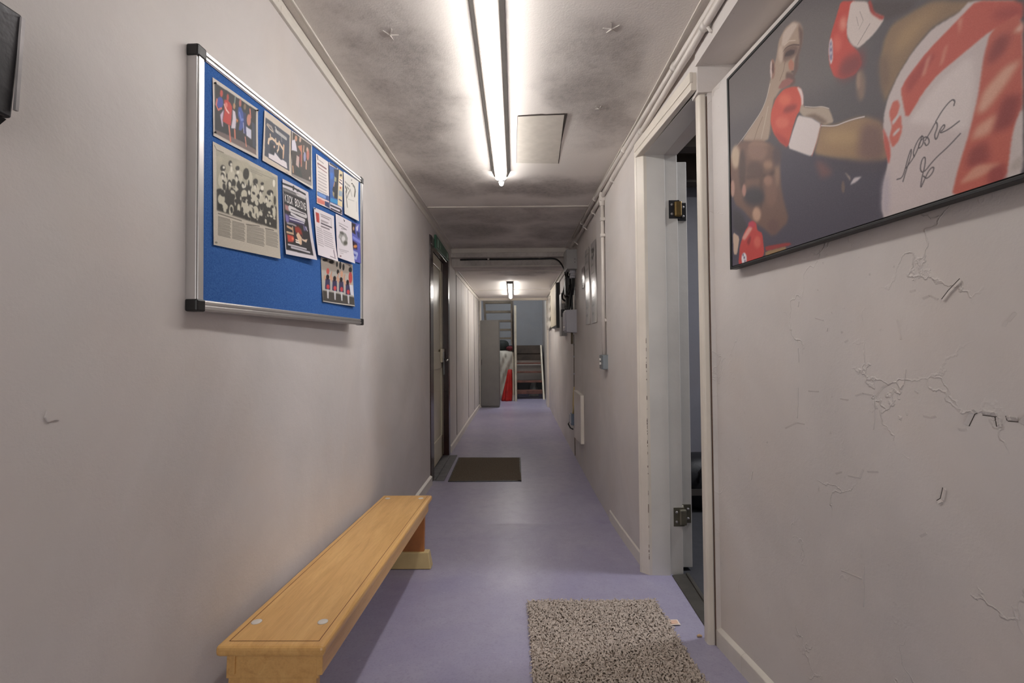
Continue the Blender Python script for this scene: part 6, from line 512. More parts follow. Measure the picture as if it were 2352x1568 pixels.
m = MB(); m.box(-.65, .585, 3.50, 3.53, cz(3.5) - .007, cz(3.5) + .01); m.box(-.66, .575, 4.945, 4.965, 2.12, 2.18); m.box(-.65, .60, 5.045, 5.062, 1.985, 1.995)
m.box(-.63, .62, 7.20, 7.235, 1.992, 2.01); m.box(-.66, .60, 5.30, 5.315, 1.978, 2.003)
struct(m.build('trim_ceiling', 'white_gloss'))

# ------------------------------------------------------------------ right-hand doorway
m = MB()
far = [(.588, 2.190), (.618, 2.156), (.655, 2.156), (.655, 2.205), (.600, 2.205)]
m.prism(far, fz(2.19) - .01, 2.066)                                                     # far architrave
m.prism([(.584, 2.196), (.592, 2.183), (.606, 2.19), (.606, 2.205)], fz(2.19) - .01, 2.066)
m.prism([(.659, 1.640), (.659, 1.612), (.664, 1.607), (.683, 1.607), (.683, 1.640)], .03, 2.066)   # near architrave
m.prism([(.588, 2.192), (.632, 1.608), (.668, 1.608), (.64, 2.19)], 2.0, 2.064)
m.prism([(.584, 2.196), (.627, 1.606), (.640, 1.606), (.60, 2.19)], 2.026, 2.064)
struct(m.build('trim_right_door', 'frame_white', bevel=.003))
m = MB()
m.prism([(.618, 2.157), (.716, 2.150), (.716, 2.205), (.618, 2.205)], 0, 2.01)              # jamb
m.prism([(.716, 2.162), (.778, 2.162), (.778, 2.205), (.716, 2.205)], 0, 2.01)              # rebate
m.prism([(.668, 1.655), (.668, 1.61), (.80, 1.61), (.80, 1.655)], .03, 2.03)
m.prism([(.655, 1.64), (.618, 2.17), (.716, 2.17), (.73, 1.64)], 1.998, 2.03)             # head
m.prism([(.73, 1.64), (.716, 2.17), (.778, 2.17), (.80, 1.64)], 2.010, 2.04)
struct(m.build('trim_right_jamb', ['jamb'], bevel=.002))
m = MB(); random.seed(3)                                                                # chipped paint line
for k in range(40):
    z = .1 + random.random() * 1.05; hgt = .003 + random.random() ** 2 * .018; w_ = random.random() * .0012
    m.box(.6168 + w_, .6192, 2.1548, 2.158, z, z + hgt)
m.box(.6835, .6865, 1.603, 1.607, .05, 1.975)  # dark strip painting in the shadow line where post meets wall
struct(m.build('trim_right_chips_shade', 'chip_shade'))
m = MB()
m.hexa([(.688, 1.62, .0), (.735, 1.62, .0), (.785, 2.155, .0), (.72, 2.15, .0)], [(.688, 1.62, fz(1.62) + .004), (.735, 1.62, fz(1.62) + .006), (.785, 2.155, fz(2.155) + .006), (.72, 2.15, fz(2.15) + .004)])
m.hexa([(.735, 1.62, 0), (.75, 1.62, 0), (.80, 2.155, 0), (.785, 2.155, 0)], [(.735, 1.62, fz(1.62) + .012), (.75, 1.62, fz(1.62) + .012), (.80, 2.155, fz(2.155) + .012), (.785, 2.155, fz(2.155) + .012)])
struct(m.build('trim_right_threshold', 'threshold', bevel=.002))
# open door leaf, seen on its hinge edge
leaf = MB(); leaf.box(.790, .838, 2.206, 2.96, .052, 1.985)
leaf.box(.838, .842, 2.30, 2.86, .25, .95); leaf.box(.838, .842, 2.30, 2.86, 1.1, 1.85)
door = struct(leaf.build('door_1', 'jamb', bevel=.002))
def hinge(z, mat, flip, knuckle=None):
    h = MB(); h.box(.736, .786, 2.1595, 2.1625, z - .043, z + .043, 0)
    for k in (-.022, .022): h.tube([(.750, 2.1598, z + k), (.750, 2.1572, z + k)], .006, 10, 1)
    h.tube([(.782, 2.180, z - .048), (.782, 2.180, z + .048)], .0085, 12, 0)
    o = h.build('hinge', [mat, 'worn_edge'], door)
    l2 = MB(); l2.box(.788, .832, 2.2015, 2.2065, z - .043, z + .043, 0)
    for k in (-.022, .022): l2.tube([(.818, 2.2017, z + k), (.818, 2.199, z + k)], .006, 10, 1)
    l2.build('hinge_leaf', [flip, 'worn_edge'], door)
    b = MB(); b.box(.760, .794, 2.146, 2.166, z - .036, z + .036); b.build('hinge_knuckle', knuckle or mat, door, bevel=.006)
hinge(1.742, 'black_metal', 'black_metal', 'brass'); hinge(.305, 'steel_old', 'steel_old')

# black holdall on the side room floor
bag = thing('holdall', 'black holdall on the dark floor inside the right-hand side room', 'bag', (1.28, 3.1, .035))
m = MB()
rows = []
for j in range(13):
    t = j / 12 * PI; row = []
    for i in range(24):
        a = 2 * PI * i / 24
        rad = (abs(math.sin(t)) + 1e-3) ** .5
        x = .26 * rad * (abs(math.cos(a)) ** .6) * math.copysign(1, math.cos(a)); y = .16 * rad * (abs(math.sin(a)) ** .6) * math.copysign(1, math.sin(a))
        z = .17 - .17 * math.copysign(abs(math.cos(t)) ** .7, math.cos(t))
        n_ = noise.noise((x * 7, y * 7, z * 7)) * .02
        row.append((x + n_, y + n_, max(0, z + n_)))
    row.append(row[0]); rows.append(row)
m.grid(rows); m.build('bag_body', 'black_bag', bag)
m = MB(); m.tube([(-.12, -.165, .20), (-.13, -.20, .27), (-.05, -.20, .36), (.05, -.20, .36), (.13, -.20, .27), (.12, -.165, .2)], .008); m.build('bag_handle', 'black_metal', bag)
m = MB(); m.box(-.25, -.02, -.172, -.166, .12, .16); m.build('bag_patch', 'lamp_body', bag)

# ------------------------------------------------------------------ left-hand brown door
m = MB()
m.box(-.80, -.676, 3.755, 3.90, -.02, 2.03); m.box(-.80, -.664, 4.70, 4.80, -.02, 2.03); m.box(-.80, -.674, 3.80, 4.75, 1.965, 2.035)
struct(m.build('trim_left_door', 'dark_brown', bevel=.004))
leaf = MB(); leaf.box(-.765, -.728, 3.905, 4.695, .03, 1.96)
for a in (3.905, 4.59): leaf.box(-.73, -.717, a, a + .105, .03, 1.96)
for a, b in ((.03, .24), (.90, 1.06), (1.86, 1.96)): leaf.box(-.73, -.717, 3.9, 4.65, a, b)
door2 = struct(leaf.build('door_2', 'cream', bevel=.004))
m = MB(); m.box(-.718, -.700, 4.50, 4.67, .955, 1.09); m.build('lock_case', 'cream', door2, bevel=.006)
m = MB(); m.box(-.702, -.697, 4.60, 4.645, .83, 1.06); m.build('handle_plate', 'metal_grey', door2, bevel=.002)
m = MB(); m.tube([(-.70, 4.62, .985), (-.672, 4.62, .985), (-.660, 4.60, .982), (-.657, 4.54, .976), (-.659, 4.51, .972)], [.009, .009, .0095, .0085, .007]); m.build('door_handle', 'chrome', door2)
m = MB(); m.box(-.735, -.655, 3.85, 4.72, -.02, .012); m.box(-.655, -.585, 3.84, 4.74, -.02, .004)
struct(m.build('trim_left_threshold', 'tape', bevel=.003))
# fire exit sign over it
s = thing('exit_sign', 'dark green exit sign flat on the wall above the brown left door', 'sign', (-.672, 4.34, 2.02))
m = MB(); m.hexa([(-.006, -.375, -.058), (-.006, .385, -.034), (-.006, .37, .046), (-.006, -.38, .056)], [(.012, -.375, -.058), (.012, .385, -.034), (.012, .37, .046), (.012, -.38, .056)])
m.build('sign_panel', 'sign_green', s, bevel=.002)
m = MB(); m.box(.012, .0128, -.31, -.24, -.035, .035); m.build('sign_doorway', 'sign_white', s)
m = MB(); m.box(.012, .0128, .25, .29, -.02, .028)
m.add([(.0125, .285, -.03), (.0125, .34, .004), (.0125, .285, .036)], [(0, 1, 2)]); m.build('sign_arrow', 'sign_white', s)
m = MB()
for p in ([(-.16, .034), (-.14, .034), (-.14, .016), (-.16, .016)], [(-.19, .01), (-.13, .012), (-.14, -.018), (-.17, -.014)], [(-.17, -.014), (-.15, -.014), (-.19, -.04), (-.205, -.036)], [(-.145, -.016), (-.13, -.016), (-.105, -.040), (-.12, -.042)]):
    m.add([(.0128, y, z) for y, z in p], [(0, 1, 2, 3)])
m.build('sign_figure', 'sign_white', s)

# ------------------------------------------------------------------ light fittings
def fitting(y0, y1, xc0, xc1, z0, z1, name, label, em, wb, wt, cap):
    root = thing(name, label, 'light', ((xc0 + xc1) / 2, (y0 + y1) / 2, (z0 + z1) / 2 + .05), 'ceiling strip lights')
    ox, oy, oz = root.location
    def P(x, t, z): return (xc0 + (xc1 - xc0) * t + x - ox, y0 + (y1 - y0) * t - oy, z0 + (z1 - z0) * t + z - oz)
    m = MB(); m.hexa([P(-wb / 2, 0, .0525), P(wb / 2, 0, .0525), P(wb / 2 * .7, 0, .020), P(-wb / 2 * .7, 0, .020)], [P(-wb / 2, 1, .0525), P(wb / 2, 1, .0525), P(wb / 2 * .7, 1, .020), P(-wb / 2 * .7, 1, .020)]); m.hexa([P(-.012, 0, .042), P(.012, 0, .042), P(.012, 0, .02), P(-.012, 0, .02)], [P(-.012, 1, .042), P(.012, 1, .042), P(.012, 1, .02), P(-.012, 1, .02)])
    m.build('lamp_batten', 'lamp_body', root, bevel=.003)
    m = MB(); ring = [(wt / 2 * math.cos(a), wt / 2 * math.sin(a) * .48 + .002) for a in [2 * PI * k / 18 for k in range(18)]]
    m.hexa([P(x, .004, z) for x, z in ring], [P(x, .985, z) for x, z in ring])
    m.build('diffuser', em, root)
    m = MB(); t1 = .985; m.hexa([P(x * 1.12, t1, z * 1.05) for x, z in ring], [P(x * 1.12, t1 + .008, z * 1.05) for x, z in ring])
    m.build('end_cap', 'white_plastic', root)
    if cap:
        m = MB(); m.tube([P(0, .992, .004), P(0, 1.0 + cap * .5, .004), P(0, 1.0 + cap, .004)], [.016, .016, .013], 14); m.build('tube_end', em, root)
    return root
fitting(.80, 2.82, -.079, -.069, cz(.80) - .055, cz(2.82) - .055, 'strip_light', 'long white strip light on the ceiling nearest the viewer, between the two walls', 'tube', .115, .062, .035)
fitting(6.28, 7.95, -.045, -.045, 1.945, 1.945, 'strip_light', 'small far strip light at the end of the corridor near the stairs', 'tube_far', .095, .05, 0)
# square board let into the ceiling
h = thing('ceiling_hatch', 'plain square hatch board set in the ceiling beside the strip light', 'hatch', (.15, 2.42, cz(2.42)))
q = [(.028, 2.146), (.245, 2.133), (.272, 2.705), (.026, 2.69)]
m = MB(); m.hexa([(x - .15, y - 2.42, -.003) for x, y in q], [(x - .15, y - 2.42, .01) for x, y in q]); m.build('hatch_board', 'hatch', h)
m = MB()
def strip(pts, w):
    for (x0, y0, w0), (x1, y1, w1) in zip(pts[:-1], pts[1:]):
        dx, dy = x1 - x0, y1 - y0; L_ = math.hypot(dx, dy); nx, ny = dy / L_, -dx / L_
        m.hexa([(x0 - .15, y0 - 2.42, -.0025), (x1 - .15, y1 - 2.42, -.0025), (x1 + nx * w1 - .15, y1 + ny * w1 - 2.42, -.0025), (x0 + nx * w0 - .15, y0 + ny * w0 - 2.42, -.0025)], [(x0 - .15, y0 - 2.42, .01), (x1 - .15, y1 - 2.42, .01), (x1 + nx * w1 - .15, y1 + ny * w1 - 2.42, .01), (x0 + nx * w0 - .15, y0 + ny * w0 - 2.42, .01)])
strip([(.03, 2.146, .004), (.14, 2.136, .006), (.16, 2.136, .003), (.247, 2.132, .005)], 0)
strip([(.247, 2.128, .012), (.252, 2.30, .009), (.258, 2.42, .004), (.272, 2.705, .004)], 0)
strip([(.026, 2.69, .0015), (.0265, 2.4, .0015), (.028, 2.146, .0015)], 0)
m.build('hatch_gap', 'crack', h)
# ------------------------------------------------------------------ notice board and the sheets pinned to it
BP0 = Vector((-.70, 1.012, 0)); BD = Vector((.05147805, .99867413, 0)); BN = Vector((.99867413, -.05147805, 0))
def BW(u, z, off=0.0):
    return (BP0.x + BD.x * u + BN.x * off, BP0.y + BD.y * u + BN.y * off, z)
zb = lambda u: 1.187 + .0145 * u / .973
ztp = lambda u: 1.780 + .0535 * u / .973
UL = .973
root = thing('notice_board', 'blue felt notice board in an aluminium frame, full of pinned sheets, on the left wall', 'notice board', BW(UL / 2, 1.5, -.02))
def kid(mb, name, mat, bevel=0, parent=root): return mb.build(name, mat, parent, bevel, loc=None) if False else rel(parent, mb.build(name, mat, None, bevel))
def bquad(mb, c, o0, o1, mi=0):
    mb.hexa([BW(u, z, o0) for u, z in c], [BW(u, z, o1) for u, z in c], mi)
m = MB(); bquad(m, [(.01, zb(.01) + .01), (UL - .01, zb(UL) + .01), (UL - .01, ztp(UL) - .01), (.01, ztp(.01) - .01)], -.018, -.0005); kid(m, 'felt_panel', 'felt')
fr = .024
for a in (0, 1):                       # sides: stepped aluminium section
    u0, u1 = (0, fr) if a == 0 else (UL - fr, UL)
    m = MB(); bquad(m, [(u0, zb(u0) + .022), (u1, zb(u1) + .022), (u1, ztp(u1) - .022), (u0, ztp(u0) - .022)], -.022, .002)
    i0, i1 = (u0 + .003, u1 - .005) if a == 0 else (u0 + .005, u1 - .003)
    bquad(m, [(i0, zb(i0) + .022), (i1, zb(i1) + .022), (i1, ztp(i1) - .022), (i0, ztp(i0) - .022)], .002, .005)
    kid(m, 'frame_rail', 'alu', .0012)
for f, s_ in ((zb, 1), (ztp, -1)):
    m = MB(); bquad(m, [(.022, f(.022)), (UL - .022, f(UL - .022)), (UL - .022, f(UL - .022) + s_ * fr), (.022, f(.022) + s_ * fr)], -.022, .002)
    bquad(m, [(.022, f(.022) + s_ * .003), (UL - .022, f(UL - .022) + s_ * .003), (UL - .022, f(UL - .022) + s_ * .012), (.022, f(.022) + s_ * .012)], .002, .005)
    bquad(m, [(.022, f(.022) + s_ * .015), (UL - .022, f(UL - .022) + s_ * .015), (UL - .022, f(UL - .022) + s_ * .022), (.022, f(.022) + s_ * .022)], .002, .004)
    kid(m, 'frame_rail', 'alu', .001)
for u0, s1 in ((-.002, 1), (UL + .002, -1)):
    for f, s2 in ((zb, 1), (ztp, -1)):
        m = MB(); u1 = u0 + s1 * (fr + .004); z0 = f(u0) - s2 * .002; z1 = z0 + s2 * (fr + .004)
        bquad(m, [(u0, z0), (u1, z0), (u1, z1), (u0, z1)], -.0225, .0065); kid(m, 'frame_corner', 'black_plastic', .004)
INFO = {
 'a': ('photo_print', 'colour photo of boxers in red and blue, white border, top left of the notice board', 'photo', 110, 96, 0),
 'b': ('photo_print', 'dark group photo with pale lettering and wide cream border, second along the board top', 'photo', 110, 110, 1),
 'c': ('photo_print', 'colour photo with a man in white shirt, overlapping the dark group photo', 'photo', 90, 110, 2),
 'd': ('newspaper_cutting', 'large yellowed newspaper cutting with a crowd photo over columns of text', 'newspaper', 190, 170, 0),
 'e': ('poster_flyer', 'black boxing poster with big white title beside the newspaper cutting', 'poster', 130, 170, 3),
 'f': ('leaflet', 'white letter with red and navy bands along its foot, top right of board', 'leaflet', 66, 120, 0),
 'g': ('leaflet', 'bright blue and black leaflet with a yellow side strip, near board top', 'leaflet', 84, 120, 1),
 'h': ('drawing_sheet', 'white sheet with a grey pencil sketch in the top right corner of the board', 'drawing', 96, 110, 1),
 'i': ('letter_sheet', 'white typed letter with a red block at its top left corner', 'letter', 100, 110, 2),
 'j': ('notice_sheet', 'white sheet with a small grey oval picture in its middle', 'notice', 100, 110, 2),
 'k': ('leaflet', 'violet blue leaflet half hidden behind the oval picture sheet at board edge', 'leaflet', 84, 110, 0),
 'l': ('photo_print', 'photo of a row of people in numbered vests, lowest sheet on the board', 'photo', 140, 120, 0),
}
LIFT = {0: .0012, 1: .0024, 2: .0038, 3: .0022}
def sheet_point(q, u, v, lift, curl):
    (a, b, c, d) = q
    uu = (a[0] * (1 - u) + b[0] * u) * (1 - v) + (d[0] * (1 - u) + c[0] * u) * v
    zz = (a[1] * (1 - u) + b[1] * u) * (1 - v) + (d[1] * (1 - u) + c[1] * u) * v
    return uu, zz, lift + curl * (v ** 3) * (.45 + .55 * u) + .0006 * np.sin(5 * u + 3 * v)
for k, (nm, lb, ct, w, h, lay) in INFO.items():
    q, bg, ops = PAPERS[k]
    q = [[min(a, .9465), b] for a, b in q]; ops = [[o_[0], o_[1], o_[2] * (.55 if o_[0] == 'p' else 1), o_[3]] for o_ in ops]
    r = Ras(int(w * 1.6), int(h * 1.6), bg); r.asp = (abs(q[0][1] - q[3][1])) / (abs(q[1][0] - q[0][0]))
    r.run(ops)
    if k == 'd':
        rs = np.random.RandomState(4)
        for _ in range(150):                    # the press photograph is a busy crowd of small light and dark shapes
            u, v = .08 + .86 * rs.rand(), .18 + .46 * rs.rand(); a, b = .010 + .022 * rs.rand(), .010 + .030 * rs.rand(); g = [56, 54, 50] if rs.rand() < .55 else [198, 193, 176]
            if v > .30 + .05 * u: r.poly([[u + a * math.cos(t), v + b * math.sin(t)] for t in [PI * i / 5 for i in range(10)]], g, .004)
        for i in range(9):
            u = .12 + .095 * i; v = .30 + .05 * math.sin(i * 2.1)
            r.poly([[u + .026 * math.cos(t), v - .012 + .030 * math.sin(t)] for t in [PI * j / 6 for j in range(12)]], [58, 55, 50], .004)
            r.poly([[u + .020 * math.cos(t), v + .006 + .026 * math.sin(t)] for t in [PI * j / 6 for j in range(12)]], [214, 209, 194], .003)
    if k == 'e': r.text('KICK BOXING', .06, .185, .85, .292, (232, 230, 228))
    if k in 'bcdl': r.grain(5)
    curl = {'e': .012, 'i': .010, 'j': .009, 'd': .004, 'h': .006, 'l': .005}.get(k, .002)
    cu = .5 * (q[0][0] + q[2][0]); cz_ = .5 * (q[0][1] + q[2][1]); loc = BW(cu, cz_, 0)
    o = printed(nm, r, lambda u, v: BW(*sheet_point(q, u, v, LIFT[lay], curl)), 'print', loc=loc)
    tag(o, lb, ct, 'sheets pinned to the notice board')
PINS = [(.056, 1.724, 'drawing pin at the top left corner of the boxers photo'), (.2195, 1.744, 'drawing pin at the top right corner of the boxers photo'), (.057, 1.608, 'drawing pin at the bottom left corner of the boxers photo'), (.538, 1.5735, 'drawing pin at the top left corner of the typed letter'), (.776, 1.597, 'drawing pin at the top of the oval picture sheet'), (.852, 1.770, 'drawing pin at the top of the pencil sketch sheet')]
for u, z, lb in PINS:
    m = MB(); loc = BW(u, z, 0)
    a = Vector(BW(u, z, .001)) - Vector(loc); b = Vector(BW(u, z, .0055)) - Vector(loc); c = Vector(BW(u, z, .0085)) - Vector(loc)
    m.tube([a, a.lerp(b, .6), b.lerp(c, .1), b.lerp(c, .3)], [.0014, .0018, .0026, .0018], 10)
    o = m.build('drawing_pin', 'pin'); o.location = loc; tag(o, lb, 'pin', 'pins in the notice board')

# ------------------------------------------------------------------ framed boxing canvas on the right wall
PA = Vector((.687, 1.446, 0)); PD = Vector((.07124705, -.9974587, 0)); PN = Vector((-.9974587, -.07124705, 0))
PWD, PZ0, PZ1 = 1.12, 1.343, 1.942
def PW(u, v, off=0.0):
    return (PA.x + PD.x * u * PWD + PN.x * off, PA.y + PD.y * u * PWD + PN.y * off, PZ1 + (PZ0 - PZ1) * v)
pic = thing('framed_print', 'large black-framed signed boxing canvas on the right wall beside the doorway', 'picture', PW(.5, .5, 0))
r = Ras(860, 476, (84, 79, 83)); r.asp = (PZ1 - PZ0) / PWD
r.run(POSTER, True); r.grain(2.5)
# grey veil of surface sheen mixed into the print colours
r.a = r.a * .86 + np.array([116, 110, 108]) * .14
o = printed('canvas_print', r, lambda u, v: PW(.004 + .992 * u, .007 + .986 * v, .0), 'canvas'); rel(pic, o)
m = MB()
def pq(u0, u1, v0, v1, o0, o1): m.hexa([PW(u, v, o0) for u, v in ((u0, v0), (u1, v0), (u1, v1), (u0, v1))], [PW(u, v, o1) for u, v in ((u0, v0), (u1, v0), (u1, v1), (u0, v1))])
e, ev = .004 / 1.12, .004 / .62
for q in ((-e, 1 + e, -ev, ev), (-e, 1 + e, 1 - ev * .2, 1 + ev * 1.3), (-e, e, -ev, 1 + ev), (1 - e, 1 + e, -ev, 1 + ev)): pq(*q, -.020, .003)
pq(-.001, 1.001, .0, 1.0, -.012, -.002)
rel(pic, m.build('picture_frame', 'black_plastic', None, .0008))
m = MB(); pq(.01, .99, .985, 1.005, -.024, -.018); rel(pic, m.build('frame_spacer', 'black_plastic', None)); m = MB(); pq(.01, .99, .0, .02, -.024, -.018); rel(pic, m.build('frame_spacer', 'black_plastic', None))

# ------------------------------------------------------------------ bench on the ramp
yb = 1.69
bench = thing('wooden_bench', 'low varnished wooden bench along the left wall', 'bench', (-.552, yb, fz(yb)))
bench.rotation_euler = (-math.atan(SL), 0, -math.radians(.75))
top = MB()
hl, hw = .648, .125
top.box(-hw, hw, -hl, hl, .300, .325)
seat = top.build('seat_board', 'wood', bench, bevel=.009, seg=3)
ln = MB(); t_ = .0016
for x in (-hw + .021, hw - .021): ln.box(x - t_ / 2, x + t_ / 2, -hl + .02, hl - .02, .3252, .32545)
ln.box(-hw + .021, hw - .021, -hl + .02, -hl + .0216, .3252, .32545)
ln.build('inlay_line', 'wood_line', seat)
for x, y in ((-.088, -.545 + .0), (.078, -.545), (-.085, .585), (.080, .585)):
    c = MB(); c.tube([(x, y, .325), (x, y, .3262), (x, y, .327)], [.0125, .0125, .010], 20)
    tag(c.build('screw_cap', 'white_plastic', seat), 'pale plastic screw cap')
for s_ in (-1, 1):
    c = MB(); xx = s_ * (hw - (.022 if s_ > 0 else .040)); c.prism([(xx, -hl + .012), (xx + s_ * .014, -hl + .012), (xx + s_ * .014, hl - .06), (xx, hl - .06)], [.255, .255, .262, .262], .300); c.build('side_rail', 'wood', bench, bevel=.002)
for y in (-hl + .028, hl - .07):
    c = MB(); c.hexa([(-.100, y - .011, .07), (.100, y - .011, .07), (.100, y + .011, .07), (-.100, y + .011, .07)], [(-.1025, y - .011, .300), (.1025, y - .011, .300), (.1025, y + .011, .300), (-.1025, y + .011, .300)])
    if y < 0: c.box(-.107, .107, y - .0115, y + .012, .245, .2995)
    c.build('leg_panel', 'wood_red' if y > 0 else 'wood', bench, bevel=.002)
    c = MB(); c.hexa([(-.128, y - .028, .001), (.138, y - .028, .001), (.138, y + .028, .001), (-.128, y + .028, .001)], [(-.122, y - .022, .078), (.124, y - .022, .078), (.124, y + .022, .078), (-.122, y + .022, .078)])
    tag(c.build('foot_block', 'foot', bench, bevel=.004), 'pale pine foot block')

# ------------------------------------------------------------------ shag rug on the ramp
yr = 1.50
rug = thing('shag_rug', 'taupe shag rug on the lilac floor nearest the viewer', 'rug', (.309, yr, fz(yr)))
rug.rotation_euler = (-math.atan(SL), 0, 0)
RX, RY0, RY1 = .260, -.42, .414
m = MB(); m.box(-RX, RX, RY0, RY1, .0005, .006); m.build('rug_base', 'rug_back', rug, bevel=.003)
m = MB(); random.seed(11)
nx, ny = 86, 112
for j in range(ny):
    for i in range(nx):
        x = -RX + (i + .5 + random.uniform(-.45, .45)) * 2 * RX / nx; y = RY0 + (j + .5 + random.uniform(-.45, .45)) * (RY1 - RY0) / ny
        a = random.uniform(0, 2 * PI); ln_ = random.uniform(.008, .015); wv = noise.noise((x * 9, y * 9, 3.3)) + .5 * noise.noise((x * 26, y * 26, 1.1))
        hgt = random.uniform(.0055, .0085) + .0045 * wv; rr = random.uniform(.0019, .0028)
        dx, dy = math.cos(a) * ln_, math.sin(a) * ln_
        p = [(x, y, .003), (x + dx * .3, y + dy * .3, .004 + hgt * .9), (x + dx * .8, y + dy * .8, .004 + hgt), (x + dx, y + dy, .003 + hgt * .55)]
        c, s_ = -math.sin(a) * rr, math.cos(a) * rr
        vs = []
        for k, q in enumerate(p):
            w = 1.0 if k < 3 else .5
            vs += [(q[0] - c * w, q[1] - s_ * w, q[2]), (q[0], q[1], q[2] + rr * w), (q[0] + c * w, q[1] + s_ * w, q[2])]
        fs = []
        for k in range(3):
            fs += [(k * 3, k * 3 + 1, k * 3 + 4, k * 3 + 3), (k * 3 + 1, k * 3 + 2, k * 3 + 5, k * 3 + 4)]
        fs.append((9, 10, 11)); m.add(vs, fs, 0, True)
o = m.build('rug_pile', 'pile', rug); o['kind'] = 'stuff'
m = MB(); m.grid([[(RX - .004 + .044 * u, .262 - .036 * v + .004 * u, .0035 + .0015 * math.sin(3 * u)) for u in (0, .33, .66, 1)] for v in (0, .5, 1)])
m.add([(RX + .005, .256, .0062), (RX + .034, .258, .0062), (RX + .034, .236, .0062), (RX + .005, .234, .0062)], [(0, 1, 2, 3)], 1)
tag(m.build('care_tag', ['tag', 'tag_print'], rug), 'small sewn-on cream tag')
m = MB(); m.tube([(-.008, 0, .004), (0, .001, .006), (.009, 0, .004)], [.003, .005, .003], 7); o = m.build('paper_scrap', 'crumb'); o.location = (.648, 1.655, fz(1.655)); tag(o, 'tiny tan scrap on the floor beside the near door frame', 'scrap')

# ------------------------------------------------------------------ door mat
mat = thing('door_mat', 'dark olive door mat on the floor by the brown left door', 'mat', (-.25, 4.21, 0))
m = MB(); c = [(-.300, -.40), (.305, -.405), (.308, .402), (-.312, .425)]
m.hexa([(x, y, .0005) for x, y in c], [(x, y, .005) for x, y in c]); m.build('mat_edging', 'rubber', mat, bevel=.002)
P = []
for j in range(41):
    v = j / 40; row = []
    for i in range(31):
        u = i / 30
        x = (c[0][0] * (1 - u) + c[1][0] * u) * (1 - v) + (c[3][0] * (1 - u) + c[2][0] * u) * v; y = (c[0][1] * (1 - u) + c[1][1] * u) * (1 - v) + (c[3][1] * (1 - u) + c[2][1] * u) * v
        edge = min(u, 1 - u, v, 1 - v)
        row.append((x * .985, y * .985, (.0055 if edge > .001 else .004) + .006 * max(0, (u - .93) / .07) * max(0, 1 - v * 3) + random.uniform(0, .0012)))
    P.append(row)
m = MB(); m.grid(P); m.build('mat_pile', 'mat_dark', mat)

# ------------------------------------------------------------------ conduits, sockets and boxes on the right wall
con = thing('conduit_run', 'pair of white painted conduits running under the ceiling along the right wall', 'conduit', (.62, 2.5, 2.15))
def cp(mb, name, mat, parent=con): return rel(parent, mb.build(name, mat))
up = [(.629, -1.4, cz(-1.4) - .034), (.629, 1.43, cz(1.43) - .030), (.612, 2.10, cz(2.1) - .028), (.588, 3.0, cz(3) - .030), (.578, 4.35, cz(4.3) - .036)]
lo = [(.630, -1.4, 2.150), (.630, 1.40, 2.137), (.618, 2.05, 2.118), (.588, 3.0, 2.082), (.574, 4.4, 2.06)]
m = MB(); m.tube(up, .0125, 14); cp(m, 'conduit_pipe', 'conduit')
m = MB(); m.tube(lo, .0125, 14); cp(m, 'conduit_pipe', 'conduit')
def at_y(pts, y):
    for a, b in zip(pts[:-1], pts[1:]):
        if a[1] <= y <= b[1]:
            t = (y - a[1]) / (b[1] - a[1]); return tuple(a[i] + (b[i] - a[i]) * t for i in range(3))
for pts, ysl in ((up, (1.72, 2.45, 3.25, 3.85)), (lo, (1.46, 2.15, 2.72, 3.32, 3.7, 4.2))):
    for y in ysl:
        p = at_y(pts, y); q = at_y(pts, y + .022); m = MB(); m.tube([p, q], .0165, 14)
        if pts is lo: m.tube([(p[0] + .002, p[1], p[2] - .014), (p[0] + .012, p[1], p[2] - .028), (p[0] + .02, p[1], p[2] - .030)], .005, 8)
        cp(m, 'conduit_clip', 'conduit')
m = MB(); m.tube([(.586, 3.004, 2.10), (.586, 3.004, 2.02)], [.02, .018], 14); m.box(.570, .602, 2.985, 3.022, 2.05, 2.105); cp(m, 'conduit_tee', 'conduit')
drop = thing('conduit_drop', 'single white conduit dropping down the right wall to a grey switch box', 'conduit', (.586, 3.0, 1.55))
m = MB(); m.tube([(.588, 3.004, 2.03), (.586, 3.0, 1.55), (.583, 2.99, 1.045)], .0118, 14); rel(drop, m.build('conduit_pipe', 'conduit'))
for z in (1.93, 1.824, 1.27):
    m = MB(); m.tube([(.587, 3.0, z - .012), (.587, 3.0, z + .012)], .016, 14); m.box(.585, .606, 2.985, 3.015, z - .008, z + .008); rel(drop, m.build('conduit_clip', 'conduit'))
sk = thing('switch_box', 'grey metal switch box at the foot of the dropped conduit', 'socket', (.602, 3.0, 1.0))
m = MB(); m.box(-.034, .004, -.045, .045, -.048, .046); m.build('box_body', 'metal_grey', sk, bevel=.004)
m = MB(); m.box(-.0385, -.034, -.043, .043, -.045, .044); m.build('box_plate', 'metal_grey', sk, bevel=.002)
for z in (-.012, .014):
    m = MB(); m.box(-.047, -.038, -.010, .006, z - .006, z + .009); m.build('switch_rocker', 'white_plastic', sk, bevel=.002)
for y in (-.03, .03):
    m = MB(); m.tube([(-.038, y, -.002), (-.0405, y, -.002)], .004, 10); m.build('plate_screw', 'chrome', sk)

